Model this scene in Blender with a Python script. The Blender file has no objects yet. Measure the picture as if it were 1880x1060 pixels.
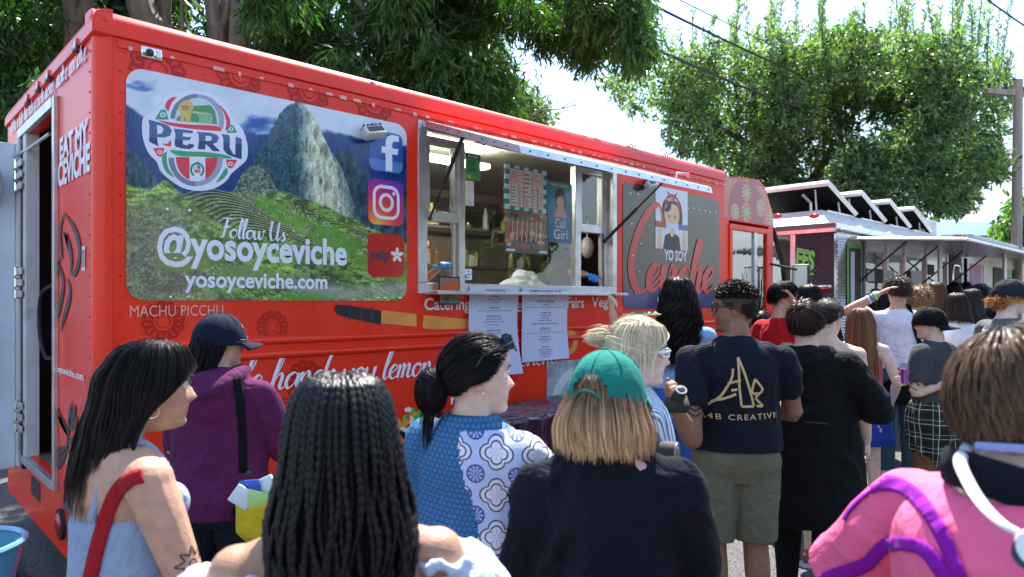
import bpy, bmesh, math, random
import numpy as np
from mathutils import Vector, Matrix, Euler
from mathutils.bvhtree import BVHTree
from mathutils.geometry import tessellate_polygon
random.seed(7); RNG = np.random.default_rng(11)
R = math.radians
SC = bpy.context.scene
COL = SC.collection

# ---------------------------------------------------------------- camera, sky, sun, exposure
CAM_Z, FOC, HOR, YAW = 1.65, 1264.0, 552.0, 46.0       # metres, px of the 1880 wide photo, horizon row, heading
cam_d = bpy.data.cameras.new('camera'); cam = bpy.data.objects.new('camera', cam_d); COL.objects.link(cam)
cam.location = (0, 0, CAM_Z)
cam.rotation_euler = (R(90), 0, R(YAW - 90))
cam_d.sensor_width = 36; cam_d.lens = FOC / 1880 * 36
cam_d.shift_y = (HOR - 530) / 1880
cam_d.clip_start = 0.05; cam_d.clip_end = 2000
cam_d.dof.use_dof = True; cam_d.dof.focus_distance = 3.6; cam_d.dof.aperture_fstop = 3.6
SC.camera = cam
SUN_AZ, SUN_EL = 32.0, 58.0
w = bpy.data.worlds.new('World'); SC.world = w; w.use_nodes = True
nt = w.node_tree; nt.nodes.clear()
sky = nt.nodes.new('ShaderNodeTexSky'); sky.sky_type = 'NISHITA'; sky.sun_disc = False
sky.sun_elevation = R(SUN_EL); sky.sun_rotation = R(90 - SUN_AZ); sky.air_density = 1.0; sky.dust_density = .35; sky.ozone_density = 1.5
# thin bright high cloud over the whole sky
tc = nt.nodes.new('ShaderNodeTexCoord'); mp = nt.nodes.new('ShaderNodeMapping'); mp.inputs['Scale'].default_value = (1.2, 1.2, 3.2)
nz = nt.nodes.new('ShaderNodeTexNoise'); nz.inputs['Scale'].default_value = 1.7; nz.inputs['Detail'].default_value = 7; nz.inputs['Roughness'].default_value = .55
cr = nt.nodes.new('ShaderNodeValToRGB'); cr.color_ramp.elements[0].position = .42; cr.color_ramp.elements[1].position = .70
mx = nt.nodes.new('ShaderNodeMixRGB'); mx.inputs['Color2'].default_value = (2.4, 2.6, 2.8, 1)
mf = nt.nodes.new('ShaderNodeMath'); mf.operation = 'MULTIPLY'; mf.inputs[1].default_value = .22
sx_ = nt.nodes.new('ShaderNodeSeparateXYZ'); hz_ = nt.nodes.new('ShaderNodeMapRange'); hz_.inputs['From Min'].default_value = .06; hz_.inputs['From Max'].default_value = .30; hz_.inputs['To Min'].default_value = .92; hz_.inputs['To Max'].default_value = .05; ad_ = nt.nodes.new('ShaderNodeMath'); ad_.operation = 'ADD'; ad_.use_clamp = True
bg = nt.nodes.new('ShaderNodeBackground'); bg.inputs['Strength'].default_value = .15
wo = nt.nodes.new('ShaderNodeOutputWorld')
L = nt.links.new
L(tc.outputs['Generated'], mp.inputs['Vector']); L(mp.outputs['Vector'], nz.inputs['Vector']); L(nz.outputs['Fac'], cr.inputs['Fac'])
L(cr.outputs['Color'], mf.inputs[0]); L(tc.outputs['Generated'], sx_.inputs[0]); L(sx_.outputs['Z'], hz_.inputs['Value']); L(hz_.outputs['Result'], ad_.inputs[0]); L(mf.outputs[0], ad_.inputs[1]); L(ad_.outputs[0], mx.inputs['Fac']); L(sky.outputs['Color'], mx.inputs['Color1'])
L(mx.outputs['Color'], bg.inputs['Color']); L(bg.outputs['Background'], wo.inputs['Surface'])
sd = bpy.data.lights.new('sun', 'SUN'); sd.energy = 4.6; sd.angle = R(.53); sd.color = (1, .95, .87)
so = bpy.data.objects.new('sun', sd); COL.objects.link(so)
_sv = Vector((math.cos(R(SUN_EL))*math.cos(R(SUN_AZ)), math.cos(R(SUN_EL))*math.sin(R(SUN_AZ)), math.sin(R(SUN_EL))))
so.rotation_euler = _sv.to_track_quat('Z', 'Y').to_euler(); so.location = _sv * 30
SC.view_settings.view_transform = 'Standard'; SC.view_settings.look = 'None'
SC.view_settings.gamma = 1; SC.view_settings.use_curve_mapping = False
SC.view_settings.exposure = 1.70

# ---------------------------------------------------------------- measured geometry (photo px -> world)
FW = Vector((math.cos(R(YAW)), math.sin(R(YAW)), 0)); RT = Vector((math.sin(R(YAW)), -math.cos(R(YAW)), 0))
def ray(px, py): return FW + RT*((px-940)/FOC) + Vector((0, 0, (HOR-py)/FOC))
def at_depth(px, py, t): return Vector((0, 0, CAM_Z)) + ray(px, py)*t
def on_y(px, py, y):
    r = ray(px, py); return Vector((0, 0, CAM_Z)) + r*(y/r.y)
def on_x(px, py, x):
    r = ray(px, py); return Vector((0, 0, CAM_Z)) + r*(x/r.x)
SIDE_Y = 3.75          # serving side of the red truck
REAR_X = 0.855         # its rear wall
def S(px, py):
    p = on_y(px, py, SIDE_Y); return (p.x, p.z)
def Q(px, py):
    p = on_x(px, py, REAR_X); return (-p.y, p.z)        # (u to the right as seen from behind, z)

# ---------------------------------------------------------------- materials
def _nodes(name):
    m = bpy.data.materials.new(name); m.use_nodes = True
    return m, m.node_tree, m.node_tree.nodes['Principled BSDF']
def mat(name, col, rough=.6, metal=0., var=.12, scale=6., bump=0., bscale=60., coat=0., spec=.5, sss=0., vcol=None, trans=0., alpha=1., emit=None, estr=0., dirt=0., stretch=None):
    m, t, b = _nodes(name); N = t.nodes; l = t.links.new
    b.inputs['Roughness'].default_value = rough; b.inputs['Metallic'].default_value = metal
    b.inputs['Coat Weight'].default_value = coat; b.inputs['Coat Roughness'].default_value = .06
    b.inputs['Specular IOR Level'].default_value = spec
    b.inputs['Transmission Weight'].default_value = trans; b.inputs['Alpha'].default_value = alpha
    if sss:
        b.inputs['Subsurface Weight'].default_value = sss; b.inputs['Subsurface Radius'].default_value = (.012, .005, .003)
        b.inputs['Subsurface Scale'].default_value = 1.0
    if emit: b.inputs['Emission Color'].default_value = (*emit, 1); b.inputs['Emission Strength'].default_value = estr
    tcn = N.new('ShaderNodeTexCoord')
    vec = tcn.outputs['Object']
    if stretch:
        mpn = N.new('ShaderNodeMapping'); mpn.inputs['Scale'].default_value = stretch; l(vec, mpn.inputs['Vector']); vec = mpn.outputs['Vector']
    base = None
    if vcol:
        a = N.new('ShaderNodeAttribute'); a.attribute_name = vcol; base = a.outputs['Color']
    n1 = N.new('ShaderNodeTexNoise'); n1.inputs['Scale'].default_value = scale; n1.inputs['Detail'].default_value = 5; l(vec, n1.inputs['Vector'])
    mr = N.new('ShaderNodeMapRange'); mr.inputs['From Min'].default_value = .3; mr.inputs['From Max'].default_value = .7
    mr.inputs['To Min'].default_value = 1-var; mr.inputs['To Max'].default_value = 1+var; l(n1.outputs['Fac'], mr.inputs['Value'])
    hs = N.new('ShaderNodeVectorMath'); hs.operation = 'SCALE'; l(mr.outputs['Result'], hs.inputs['Scale'])
    if base is not None: l(base, hs.inputs[0])
    else: hs.inputs[0].default_value = col[:3]
    out = hs.outputs[0]
    if dirt:
        n2 = N.new('ShaderNodeTexNoise'); n2.inputs['Scale'].default_value = 3.1; n2.inputs['Detail'].default_value = 9; n2.inputs['Roughness'].default_value = .7; l(vec, n2.inputs['Vector'])
        r2 = N.new('ShaderNodeMapRange'); r2.inputs['From Min'].default_value = .52; r2.inputs['From Max'].default_value = .75; r2.inputs['To Max'].default_value = dirt; l(n2.outputs['Fac'], r2.inputs['Value'])
        mm = N.new('ShaderNodeMixRGB'); mm.inputs['Color2'].default_value = (.06, .05, .04, 1); l(r2.outputs['Result'], mm.inputs['Fac']); l(out, mm.inputs['Color1']); out = mm.outputs['Color']
    l(out, b.inputs['Base Color'])
    if bump:
        n3 = N.new('ShaderNodeTexNoise'); n3.inputs['Scale'].default_value = bscale; n3.inputs['Detail'].default_value = 4; l(vec, n3.inputs['Vector'])
        bp = N.new('ShaderNodeBump'); bp.inputs['Strength'].default_value = min(1, bump); bp.inputs['Distance'].default_value = .01; l(n3.outputs['Fac'], bp.inputs['Height']); l(bp.outputs['Normal'], b.inputs['Normal'])
    return m
def cloth(name, col, bump=.8, rough=.85, var=.1, vcol=None):
    """woven cloth: soft sheen, folds in the bump at two sizes"""
    m, t, b = _nodes(name); N = t.nodes; l = t.links.new
    b.inputs['Roughness'].default_value = rough; b.inputs['Sheen Weight'].default_value = .02; b.inputs['Sheen Roughness'].default_value = .5
    b.inputs['Specular IOR Level'].default_value = .12
    tcn = N.new('ShaderNodeTexCoord')
    n1 = N.new('ShaderNodeTexNoise'); n1.inputs['Scale'].default_value = 5; n1.inputs['Detail'].default_value = 6; l(tcn.outputs['Object'], n1.inputs['Vector'])
    mr = N.new('ShaderNodeMapRange'); mr.inputs['From Min'].default_value = .3; mr.inputs['From Max'].default_value = .7; mr.inputs['To Min'].default_value = 1-var; mr.inputs['To Max'].default_value = 1+var
    l(n1.outputs['Fac'], mr.inputs['Value'])
    hs = N.new('ShaderNodeVectorMath'); hs.operation = 'SCALE'; l(mr.outputs['Result'], hs.inputs['Scale'])
    if vcol:
        a = N.new('ShaderNodeAttribute'); a.attribute_name = vcol; l(a.outputs['Color'], hs.inputs[0])
    else: hs.inputs[0].default_value = col[:3]
    l(hs.outputs[0], b.inputs['Base Color'])
    n2 = N.new('ShaderNodeTexNoise'); n2.inputs['Scale'].default_value = 9; n2.inputs['Detail'].default_value = 3; n2.inputs['Distortion'].default_value = 1.2; l(tcn.outputs['Object'], n2.inputs['Vector'])
    n3 = N.new('ShaderNodeTexNoise'); n3.inputs['Scale'].default_value = 420; n3.inputs['Detail'].default_value = 2; l(tcn.outputs['Object'], n3.inputs['Vector'])
    b1 = N.new('ShaderNodeBump'); b1.inputs['Strength'].default_value = bump; b1.inputs['Distance'].default_value = .03; l(n2.outputs['Fac'], b1.inputs['Height'])
    b2 = N.new('ShaderNodeBump'); b2.inputs['Strength'].default_value = .35; b2.inputs['Distance'].default_value = .002; l(n3.outputs['Fac'], b2.inputs['Height']); l(b1.outputs['Normal'], b2.inputs['Normal'])
    l(b2.outputs['Normal'], b.inputs['Normal'])
    return m
def img_mat(name, arr, rough=.35, coat=0., alpha=False, metal=0., bump=0.):
    """flat print computed by this script (arr: h x w x 3|4, row 0 at the bottom)"""
    h, wd = arr.shape[:2]
    im = bpy.data.images.new(name, wd, h, alpha=True)
    a = np.ones((h, wd, 4), np.float32); a[..., :arr.shape[2]] = np.clip(arr, 0, 1)
    im.pixels.foreach_set(a.ravel()); im.update(); im.pack()
    m, t, b = _nodes(name); tx = t.nodes.new('ShaderNodeTexImage'); tx.image = im; tx.interpolation = 'Linear'
    t.links.new(tx.outputs['Color'], b.inputs['Base Color'])
    if alpha: t.links.new(tx.outputs['Alpha'], b.inputs['Alpha'])
    b.inputs['Roughness'].default_value = rough; b.inputs['Coat Weight'].default_value = coat; b.inputs['Coat Roughness'].default_value = .07; b.inputs['Metallic'].default_value = metal
    return m
def glass(name, tint=(.8, .86, .85), rough=.0, mixf=.72):
    m = bpy.data.materials.new(name); m.use_nodes = True; t = m.node_tree; t.nodes.clear()
    o = t.nodes.new('ShaderNodeOutputMaterial'); tr = t.nodes.new('ShaderNodeBsdfTransparent'); tr.inputs['Color'].default_value = (*tint, 1)
    gl = t.nodes.new('ShaderNodeBsdfGlossy'); gl.inputs['Roughness'].default_value = rough + .015; gl.inputs['Color'].default_value = (.9, .95, .95, 1)
    fr = t.nodes.new('ShaderNodeFresnel'); fr.inputs['IOR'].default_value = 1.55
    ad = t.nodes.new('ShaderNodeMath'); ad.operation = 'ADD'; ad.inputs[1].default_value = 1-mixf-.2; ad.use_clamp = True
    mx = t.nodes.new('ShaderNodeMixShader')
    nz = t.nodes.new('ShaderNodeTexNoise'); nz.inputs['Scale'].default_value = 2.3; bp = t.nodes.new('ShaderNodeBump'); bp.inputs['Strength'].default_value = .12; bp.inputs['Distance'].default_value = .05
    t.links.new(nz.outputs['Fac'], bp.inputs['Height']); t.links.new(bp.outputs['Normal'], gl.inputs['Normal'])
    ge = t.nodes.new('ShaderNodeNewGeometry'); inv = t.nodes.new('ShaderNodeMath'); inv.operation = 'SUBTRACT'; inv.inputs[0].default_value = 1; t.links.new(ge.outputs['Backfacing'], inv.inputs[1]); mu = t.nodes.new('ShaderNodeMath'); mu.operation = 'MULTIPLY'; t.links.new(ad.outputs[0], mu.inputs[0]); t.links.new(inv.outputs[0], mu.inputs[1]); t.links.new(fr.outputs[0], ad.inputs[0]); t.links.new(mu.outputs[0], mx.inputs['Fac']); t.links.new(tr.outputs[0], mx.inputs[1]); t.links.new(gl.outputs[0], mx.inputs[2]); t.links.new(mx.outputs[0], o.inputs['Surface'])
    return m

# ---------------------------------------------------------------- object helpers
def add(name, me, m=None, parent=None, smooth=False, **kw):
    o = bpy.data.objects.new(name, me); COL.objects.link(o)
    if m is not None:
        if isinstance(m, (list, tuple)):
            for q in m: me.materials.append(q)
        elif not me.materials: me.materials.append(m)
    if smooth: me.polygons.foreach_set('use_smooth', [True]*len(me.polygons))
    if parent is not None: o.parent = parent
    for k, v in kw.items(): o[k] = v
    return o
def tag(o, label=None, category=None, group=None, kind=None):
    if label: o['label'] = label
    if category: o['category'] = category
    if group: o['group'] = group
    if kind: o['kind'] = kind
    return o
def empty(name, label, category, loc=(0, 0, 0), rz=0, group=None):
    o = bpy.data.objects.new(name, None); COL.objects.link(o); o.location = loc; o.rotation_euler = (0, 0, rz); o.empty_display_size = .1
    return tag(o, label, category, group)
def from_arr(name, V, F):
    me = bpy.data.meshes.new(name); me.from_pydata([tuple(v) for v in V], [], [tuple(f) for f in F]); me.update(); return me
def fast_mesh(name, V, quads):
    """V (n,3) float, quads (m,k) int, k constant"""
    me = bpy.data.meshes.new(name); V = np.asarray(V, np.float32); quads = np.asarray(quads, np.int32); k = quads.shape[1]
    me.vertices.add(len(V)); me.vertices.foreach_set('co', V.ravel())
    me.loops.add(quads.size); me.loops.foreach_set('vertex_index', quads.ravel())
    me.polygons.add(len(quads)); me.polygons.foreach_set('loop_start', np.arange(0, quads.size, k, dtype=np.int32))
    me.update(calc_edges=True); return me
def vcolor(me, name, cols):
    a = me.color_attributes.new(name, 'FLOAT_COLOR', 'POINT'); c = np.ones((len(me.vertices), 4), np.float32); c[:, :3] = cols; a.data.foreach_set('color', c.ravel())
class Bm:
    """collects shapes, then becomes one mesh object"""
    def __init__(s): s.v = []; s.f = []
    def raw(s, V, F):
        n = len(s.v); s.v += [tuple(p) for p in V]; s.f += [tuple(i+n for i in f) for f in F]; return s
    def box(s, a, b, M=None, bev=0.):
        x0, x1 = sorted((a[0], b[0])); y0, y1 = sorted((a[1], b[1])); z0, z1 = sorted((a[2], b[2]))
        if bev <= 0:
            V = [(x, y, z) for x in (x0, x1) for y in (y0, y1) for z in (z0, z1)]
            F = [(0, 1, 3, 2), (4, 6, 7, 5), (0, 4, 5, 1), (2, 3, 7, 6), (0, 2, 6, 4), (1, 5, 7, 3)]
        else:
            e = min(bev, (x1-x0)*.49, (y1-y0)*.49, (z1-z0)*.49)
            bm = bmesh.new(); bmesh.ops.create_cube(bm, size=1)
            for v in bm.verts: v.co = Vector(((x0+x1)/2+v.co.x*(x1-x0), (y0+y1)/2+v.co.y*(y1-y0), (z0+z1)/2+v.co.z*(z1-z0)))
            bmesh.ops.bevel(bm, geom=bm.edges[:], offset=e, segments=2, profile=.5, affect='EDGES')
            bm.verts.index_update(); V = [v.co.copy() for v in bm.verts]; F = [tuple(v.index for v in f.verts) for f in bm.faces]; bm.free()
        if M is not None: V = [M @ Vector(p) for p in V]
        return s.raw(V, F)
    def tube(s, pts, r, n=8, caps=True, flat=1., up=None):
        V, F = tube_arr(pts, r, n, caps, flat, up); return s.raw(V, F)
    def cyl(s, a, b, r, n=16, r2=None): return s.tube([a, b], [r, r if r2 is None else r2], n)
    def ell(s, c, r, n=12, m=8, M=None):
        V = []; F = []
        for i in range(m+1):
            ph = math.pi*i/m
            for j in range(n):
                th = 2*math.pi*j/n; p = Vector((r[0]*math.sin(ph)*math.cos(th), r[1]*math.sin(ph)*math.sin(th), r[2]*math.cos(ph)))
                if M is not None: p = M @ p
                V.append(Vector(c)+p)
        for i in range(m):
            for j in range(n): F.append((i*n+j, (i+1)*n+j, (i+1)*n+(j+1) % n, i*n+(j+1) % n))
        return s.raw(V, F)
    def prism(s, poly, z0, z1, f):
        """poly: 2-D outline; f(u, v, d) -> 3-D"""
        n = len(poly); V = [f(p[0], p[1], z0) for p in poly] + [f(p[0], p[1], z1) for p in poly]
        tri = tessellate_polygon([[Vector((p[0], p[1], 0)) for p in poly]])
        F = [tuple(t) for t in tri] + [tuple(i+n for i in reversed(t)) for t in tri] + [(i, (i+1) % n, (i+1) % n+n, i+n) for i in range(n)]
        return s.raw(V, F)
    def build(s, name, m, parent=None, smooth=False, **kw):
        me = from_arr(name, s.v, s.f)
        bm = bmesh.new(); bm.from_mesh(me); bmesh.ops.recalc_face_normals(bm, faces=bm.faces[:]); bm.to_mesh(me); bm.free()
        if smooth:
            me.polygons.foreach_set('use_smooth', [True]*len(me.polygons)); me.set_sharp_from_angle(angle=R(35))
        return add(name, me, m, parent, False, **kw)
def frames(P, up=None):
    P = np.asarray(P, float); n = len(P); T = np.gradient(P, axis=0) if n > 2 else np.repeat((P[1:]-P[:1]), n, 0)
    T /= np.linalg.norm(T, axis=1, keepdims=True)+1e-12
    u = np.array(up if up is not None else ((0, 0, 1) if abs(T[0][2]) < .9 else (1, 0, 0)), float)
    A = []; 
    for i in range(n):
        a = u-T[i]*np.dot(u, T[i]); nn = np.linalg.norm(a)
        if nn < 1e-5: a = np.cross(T[i], (0, 1, 0)); nn = np.linalg.norm(a)
        a /= nn; A.append(a)
        if up is None: u = a
    A = np.array(A); B = np.cross(T, A); return T, A, B
def tube_arr(pts, r, n=8, caps=True, flat=1., up=None):
    P = np.asarray([tuple(p) for p in pts], float); k = len(P)
    r = np.full(k, r) if np.isscalar(r) else np.asarray(r, float)
    rb = r*flat
    if r.ndim == 2: r, rb = r[:, 0], r[:, 1]
    T, A, B = frames(P, up); th = np.arange(n)*2*math.pi/n
    V = P[:, None, :] + A[:, None, :]*(np.cos(th)[None, :, None]*r[:, None, None]) + B[:, None, :]*(np.sin(th)[None, :, None]*rb[:, None, None])
    V = V.reshape(-1, 3); F = []
    for i in range(k-1):
        for j in range(n): F.append((i*n+j, i*n+(j+1) % n, (i+1)*n+(j+1) % n, (i+1)*n+j))
    if caps: F.append(tuple(reversed(range(n)))); F.append(tuple((k-1)*n+j for j in range(n)))
    return [tuple(v) for v in V], F
def smooth_curve(P, k=6, closed=False):
    """Catmull-Rom through the points"""
    P = [np.array(p, float) for p in P]; n = len(P); out = []
    if n < 3 and not closed: return P
    rng = range(n) if closed else range(n-1)
    for i in rng:
        p0 = P[(i-1) % n] if closed or i > 0 else 2*P[0]-P[1]; p1 = P[i % n]; p2 = P[(i+1) % n]
        p3 = P[(i+2) % n] if closed or i+2 < n else 2*P[-1]-P[-2]
        for j in range(k):
            t = j/k; out.append(.5*((2*p1)+(-p0+p2)*t+(2*p0-5*p1+4*p2-p3)*t*t+(-p0+3*p1-3*p2+p3)*t**3))
    if not closed: out.append(P[-1])
    return out
def rrect(x0, z0, x1, z1, r, n=6):
    P = []
    for cx, cz, a in ((x1-r, z1-r, 0), (x0+r, z1-r, 90), (x0+r, z0+r, 180), (x1-r, z0+r, 270)):
        for i in range(n+1): t = R(a+90*i/n); P.append((cx+r*math.cos(t), cz+r*math.sin(t)))
    return P
def fbm(P, freq=1., octv=4, seed=0, gain=.5):
    """value noise, vectorised; P (n,3)"""
    out = np.zeros(len(P)); amp = 1.; tot = 0
    for o in range(octv):
        q = P*freq + seed*17.3 + o*5.1; i = np.floor(q).astype(np.int64); f = q-i; f = f*f*(3-2*f)
        def h(dx, dy, dz):
            n = (i[:, 0]+dx)*374761393 + (i[:, 1]+dy)*668265263 + (i[:, 2]+dz)*2147483647
            n = (n ^ (n >> 13))*1274126177; n = n ^ (n >> 16); return (n & 0xffff)/65535.
        c = 0
        for dx in (0, 1):
            for dy in (0, 1):
                for dz in (0, 1):
                    c = c + h(dx, dy, dz)*(f[:, 0] if dx else 1-f[:, 0])*(f[:, 1] if dy else 1-f[:, 1])*(f[:, 2] if dz else 1-f[:, 2])
        out += amp*c; tot += amp; amp *= gain; freq = freq*2.03
    return out/tot
# ---------------------------------------------------------------- lettering
def text_mesh(body, bold=.0, font=None, shear=0., space=1.0):
    cu = bpy.data.curves.new('t', 'FONT'); cu.body = body; cu.size = 1; cu.offset = bold; cu.resolution_u = 3; cu.shear = shear; cu.space_character = space
    if font: cu.font = font
    o = bpy.data.objects.new('t', cu); COL.objects.link(o); dg = bpy.context.evaluated_depsgraph_get()
    me = bpy.data.meshes.new_from_object(o.evaluated_get(dg)); bpy.data.objects.remove(o); bpy.data.curves.remove(cu)
    return me
def lettering(name, body, box, f, m, parent, bold=.012, shear=0., thick=.0015, space=1.0, **kw):
    """box = (u0, z0, u1, z1) of the ink; f(u, z, d) -> 3-D with d metres out of the surface"""
    me = text_mesh(body, bold*.95+.004, None, shear, space)
    n = len(me.vertices); co = np.zeros(n*3, np.float32); me.vertices.foreach_get('co', co); co = co.reshape(-1, 3)
    mn = co.min(0); mx_ = co.max(0); u0, z0, u1, z1 = box
    U = u0+(co[:, 0]-mn[0])/(mx_[0]-mn[0]+1e-9)*(u1-u0); Z = z0+(co[:, 1]-mn[1])/(mx_[1]-mn[1]+1e-9)*(z1-z0)
    V = [f(a, b, thick) for a, b in zip(U, Z)]
    F = [tuple(p.vertices) for p in me.polygons]; bpy.data.meshes.remove(me)
    m2 = from_arr(name, V, F); return add(name, m2, m, parent, **kw)
G = {
 'a': (1.0, [[(.78,.75),(.5,1),(.15,.8),(.05,.35),(.28,0),(.62,.3),(.82,.95),(.78,.4),(.9,.05),(1.12,.25)]]),
 'c': (.82, [[(.72,.8),(.45,1),(.1,.65),(.1,.25),(.4,0),(.92,.3)]]),
 'd': (1.0, [[(.75,.75),(.5,1),(.15,.8),(.05,.35),(.28,0),(.62,.3),(.85,1.2),(1.02,2.1),(.85,1.4),(.78,.3),(.9,.0),(1.12,.25)]]),
 'e': (.82, [[(-.05,.3),(.4,.5),(.66,.8),(.42,1),(.12,.65),(.15,.2),(.45,0),(.92,.3)]]),
 'f': (.6, [[(-.05,.3),(.45,1.3),(.62,2.0),(.4,2.1),(.28,1.2),(.2,-.5),(.02,-.8),(0,-.4),(.6,.3)]]),
 'h': (.98, [[(-.05,.3),(.4,1.4),(.48,2.1),(.28,2),(.14,1),(.1,0),(.15,.45),(.45,1),(.66,.8),(.62,.2),(.8,0),(1.06,.25)]]),
 'i': (.45, [[(.1,.98),(.05,.3),(.2,0),(.5,.25)], [(.16,1.4),(.18,1.46)]]),
 'k': (.88, [[(-.05,.3),(.4,1.4),(.46,2.1),(.28,2),(.14,1),(.1,0),(.15,.5),(.55,1),(.55,.7),(.2,.5),(.6,.05),(.95,.25)]]),
 'l': (.45, [[(-.05,.3),(.35,1.3),(.43,2.1),(.25,2),(.1,1),(.1,.2),(.28,0),(.52,.25)]]),
 'm': (1.35, [[(.0,.9),(.1,.9),(.08,0),(.15,.5),(.38,1),(.5,.8),(.47,0),(.55,.5),(.82,1),(.96,.8),(.93,.2),(1.1,0),(1.42,.25)]]),
 'n': (.95, [[(0,.9),(.1,.9),(.08,0),(.15,.5),(.42,1),(.6,.8),(.57,.2),(.75,0),(1.03,.25)]]),
 'o': (.88, [[(.45,1),(.1,.75),(.05,.3),(.32,0),(.65,.3),(.65,.75),(.42,1),(.62,.82),(.95,.9)]]),
 's': (.7, [[(-.05,.2),(.3,.7),(.42,1.02),(.4,.75),(.6,.3),(.35,0),(.05,.12)]]),
 'u': (.95, [[(.03,.98),(.05,.3),(.28,0),(.58,.4),(.7,.98),(.66,.3),(.8,0),(1.04,.25)]]),
 'v': (.82, [[(.0,.9),(.12,.9),(.25,.0),(.55,.5),(.62,1),(.88,.88)]]),
 'w': (1.15, [[(0,.98),(.05,.3),(.25,0),(.5,.4),(.55,.98),(.58,.3),(.78,0),(1.02,.5),(1.0,1),(1.22,.88)]]),
 'y': (.95, [[(.03,.98),(.05,.35),(.28,.05),(.58,.4),(.72,.98),(.62,0),(.42,-.75),(.12,-.85),(.2,-.4),(1.03,.25)]]),
 ' ': (.55, []), ',': (.4, [[(.15,.1),(.12,-.05),(.02,-.3)]]), ':': (.4, [[(.15,.08),(.16,.12)], [(.17,.75),(.18,.8)]]),
 'F': (1.1, [[(.0,1.9),(.3,2.1),(1.2,2.1)], [(.65,2.1),(.5,1.0),(.3,.1),(0,.05)], [(.3,1.1),(.9,1.2)]]),
 'U': (1.3, [[(.0,1.9),(.25,2.1),(.15,.8),(.4,0),(.85,.4),(1.1,2.1)], [(1.1,2.1),(.98,.6),(1.1,0),(1.35,.25)]]),
 'W': (1.8, [[(.0,1.9),(.25,2.1),(.3,0),(.8,1.6),(.85,0),(1.4,1.5),(1.5,2.1)]]),
 'C': (1.35, [[(1.15,1.75),(.9,2.2),(.4,1.7),(.1,.7),(.35,0),(.85,.1),(1.3,.5)]]),
}
def script_text(name, body, u0, z0, xh, f, m, parent, wd=.16, slant=.28, width=None, rise=0., thick=.0015, **kw):
    """hand lettering drawn with a flat brush, x-height xh metres; fitted to `width` metres"""
    tot = sum(G[c][0] for c in body); kx = (width/tot/xh) if width else 1.
    V = []; F = []; cx = 0; lay = 0
    for c in body:
        adv, strokes = G[c]
        for st in strokes:
            P = smooth_curve([(cx+p[0]+slant*p[1]/kx*.9, p[1]) for p in st], 5); P = np.array(P)
            D = np.gradient(P, axis=0); D /= np.linalg.norm(D, axis=1, keepdims=True)+1e-9
            Nn = np.stack([-D[:, 1], D[:, 0]], 1)
            wv = wd*(.55+.6*np.clip(-D[:, 1], -.3, 1)); wv[0] *= .6; wv[-1] *= .5
            if len(st) == 2: wv[:] = wd*1.1
            b = len(V); lay += 1
            for q in range(len(P)):
                for sg in (-1, 1):
                    x = (P[q, 0]+sg*Nn[q, 0]*wv[q]/2/max(kx, .6))*xh*kx; z = (P[q, 1]+sg*Nn[q, 1]*wv[q]/2)*xh
                    V.append(f(u0+x, z0+z+x*rise, thick+(lay % 4)*.0015+q*.00004))
            for q in range(len(P)-1): F.append((b+2*q, b+2*q+1, b+2*q+3, b+2*q+2))
        cx += adv
    return add(name, from_arr(name, V, F), m, parent, **kw)
def fs(u, z, d): return (u, SIDE_Y-.004-d, z)
def fr(u, z, d): return (REAR_X-.004-d, -u, z)

# ---------------------------------------------------------------- a small painter for flat print
class Canvas:
    def __init__(s, u0, z0, u1, z1, ppm, bg=(0, 0, 0, 0)):
        s.b = (u0, z0, u1, z1); s.k = ppm; s.w = max(2, int((u1-u0)*ppm)); s.h = max(2, int((z1-z0)*ppm))
        s.a = np.zeros((s.h, s.w, 4), np.float32); s.a[:] = bg
    def uv(s, P): return [((p[0]-s.b[0])*s.k, (p[1]-s.b[1])*s.k) for p in P]
    def grid(s): 
        x = (np.arange(s.w)+.5)/s.k+s.b[0]; z = (np.arange(s.h)+.5)/s.k+s.b[1]; return np.meshgrid(x, z)
    def mask(s, poly):
        P = np.array(s.uv(poly)); x0 = int(max(0, P[:, 0].min()-1)); x1 = int(min(s.w, P[:, 0].max()+2)); y0 = int(max(0, P[:, 1].min()-1)); y1 = int(min(s.h, P[:, 1].max()+2))
        if x1 <= x0 or y1 <= y0: return None
        xs = np.arange(x0, x1, .5)+.25; ys = np.arange(y0, y1, .5)+.25; X, Y = np.meshgrid(xs, ys); ins = np.zeros(X.shape, bool); n = len(P)
        for i in range(n):
            ax, ay = P[i]; bx, by = P[(i+1) % n]
            if ay == by: continue
            c = (ay > Y) != (by > Y); ins ^= c & (X < (bx-ax)*(Y-ay)/(by-ay)+ax)
        mk = ins.reshape((y1-y0), 2, (x1-x0), 2).mean((1, 3)); return (y0, y1, x0, x1, mk)
    def fill(s, poly, col, al=1.):
        r = s.mask(poly)
        if r is None: return s
        y0, y1, x0, x1, mk = r; mk = mk*al; sub = s.a[y0:y1, x0:x1]; A = sub[..., 3]
        c = np.array(col[:3], np.float32)
        na = mk+A*(1-mk); sub[..., :3] = np.where(na[..., None] > 0, (c*mk[..., None]+sub[..., :3]*(A*(1-mk))[..., None])/np.maximum(na[..., None], 1e-6), 0); sub[..., 3] = na
        return s
    def line(s, pts, wd, col, closed=False, al=1.):
        P = np.array(pts, float)
        if closed: P = np.vstack([P, P[:1]])
        if len(P) < 2: return s
        D = np.gradient(P, axis=0); D /= np.linalg.norm(D, axis=1, keepdims=True)+1e-9; N_ = np.stack([-D[:, 1], D[:, 0]], 1)*wd/2
        for i in range(len(P)-1): s.fill([P[i]+N_[i], P[i+1]+N_[i+1], P[i+1]-N_[i+1], P[i]-N_[i]], col, al)
        return s
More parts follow.
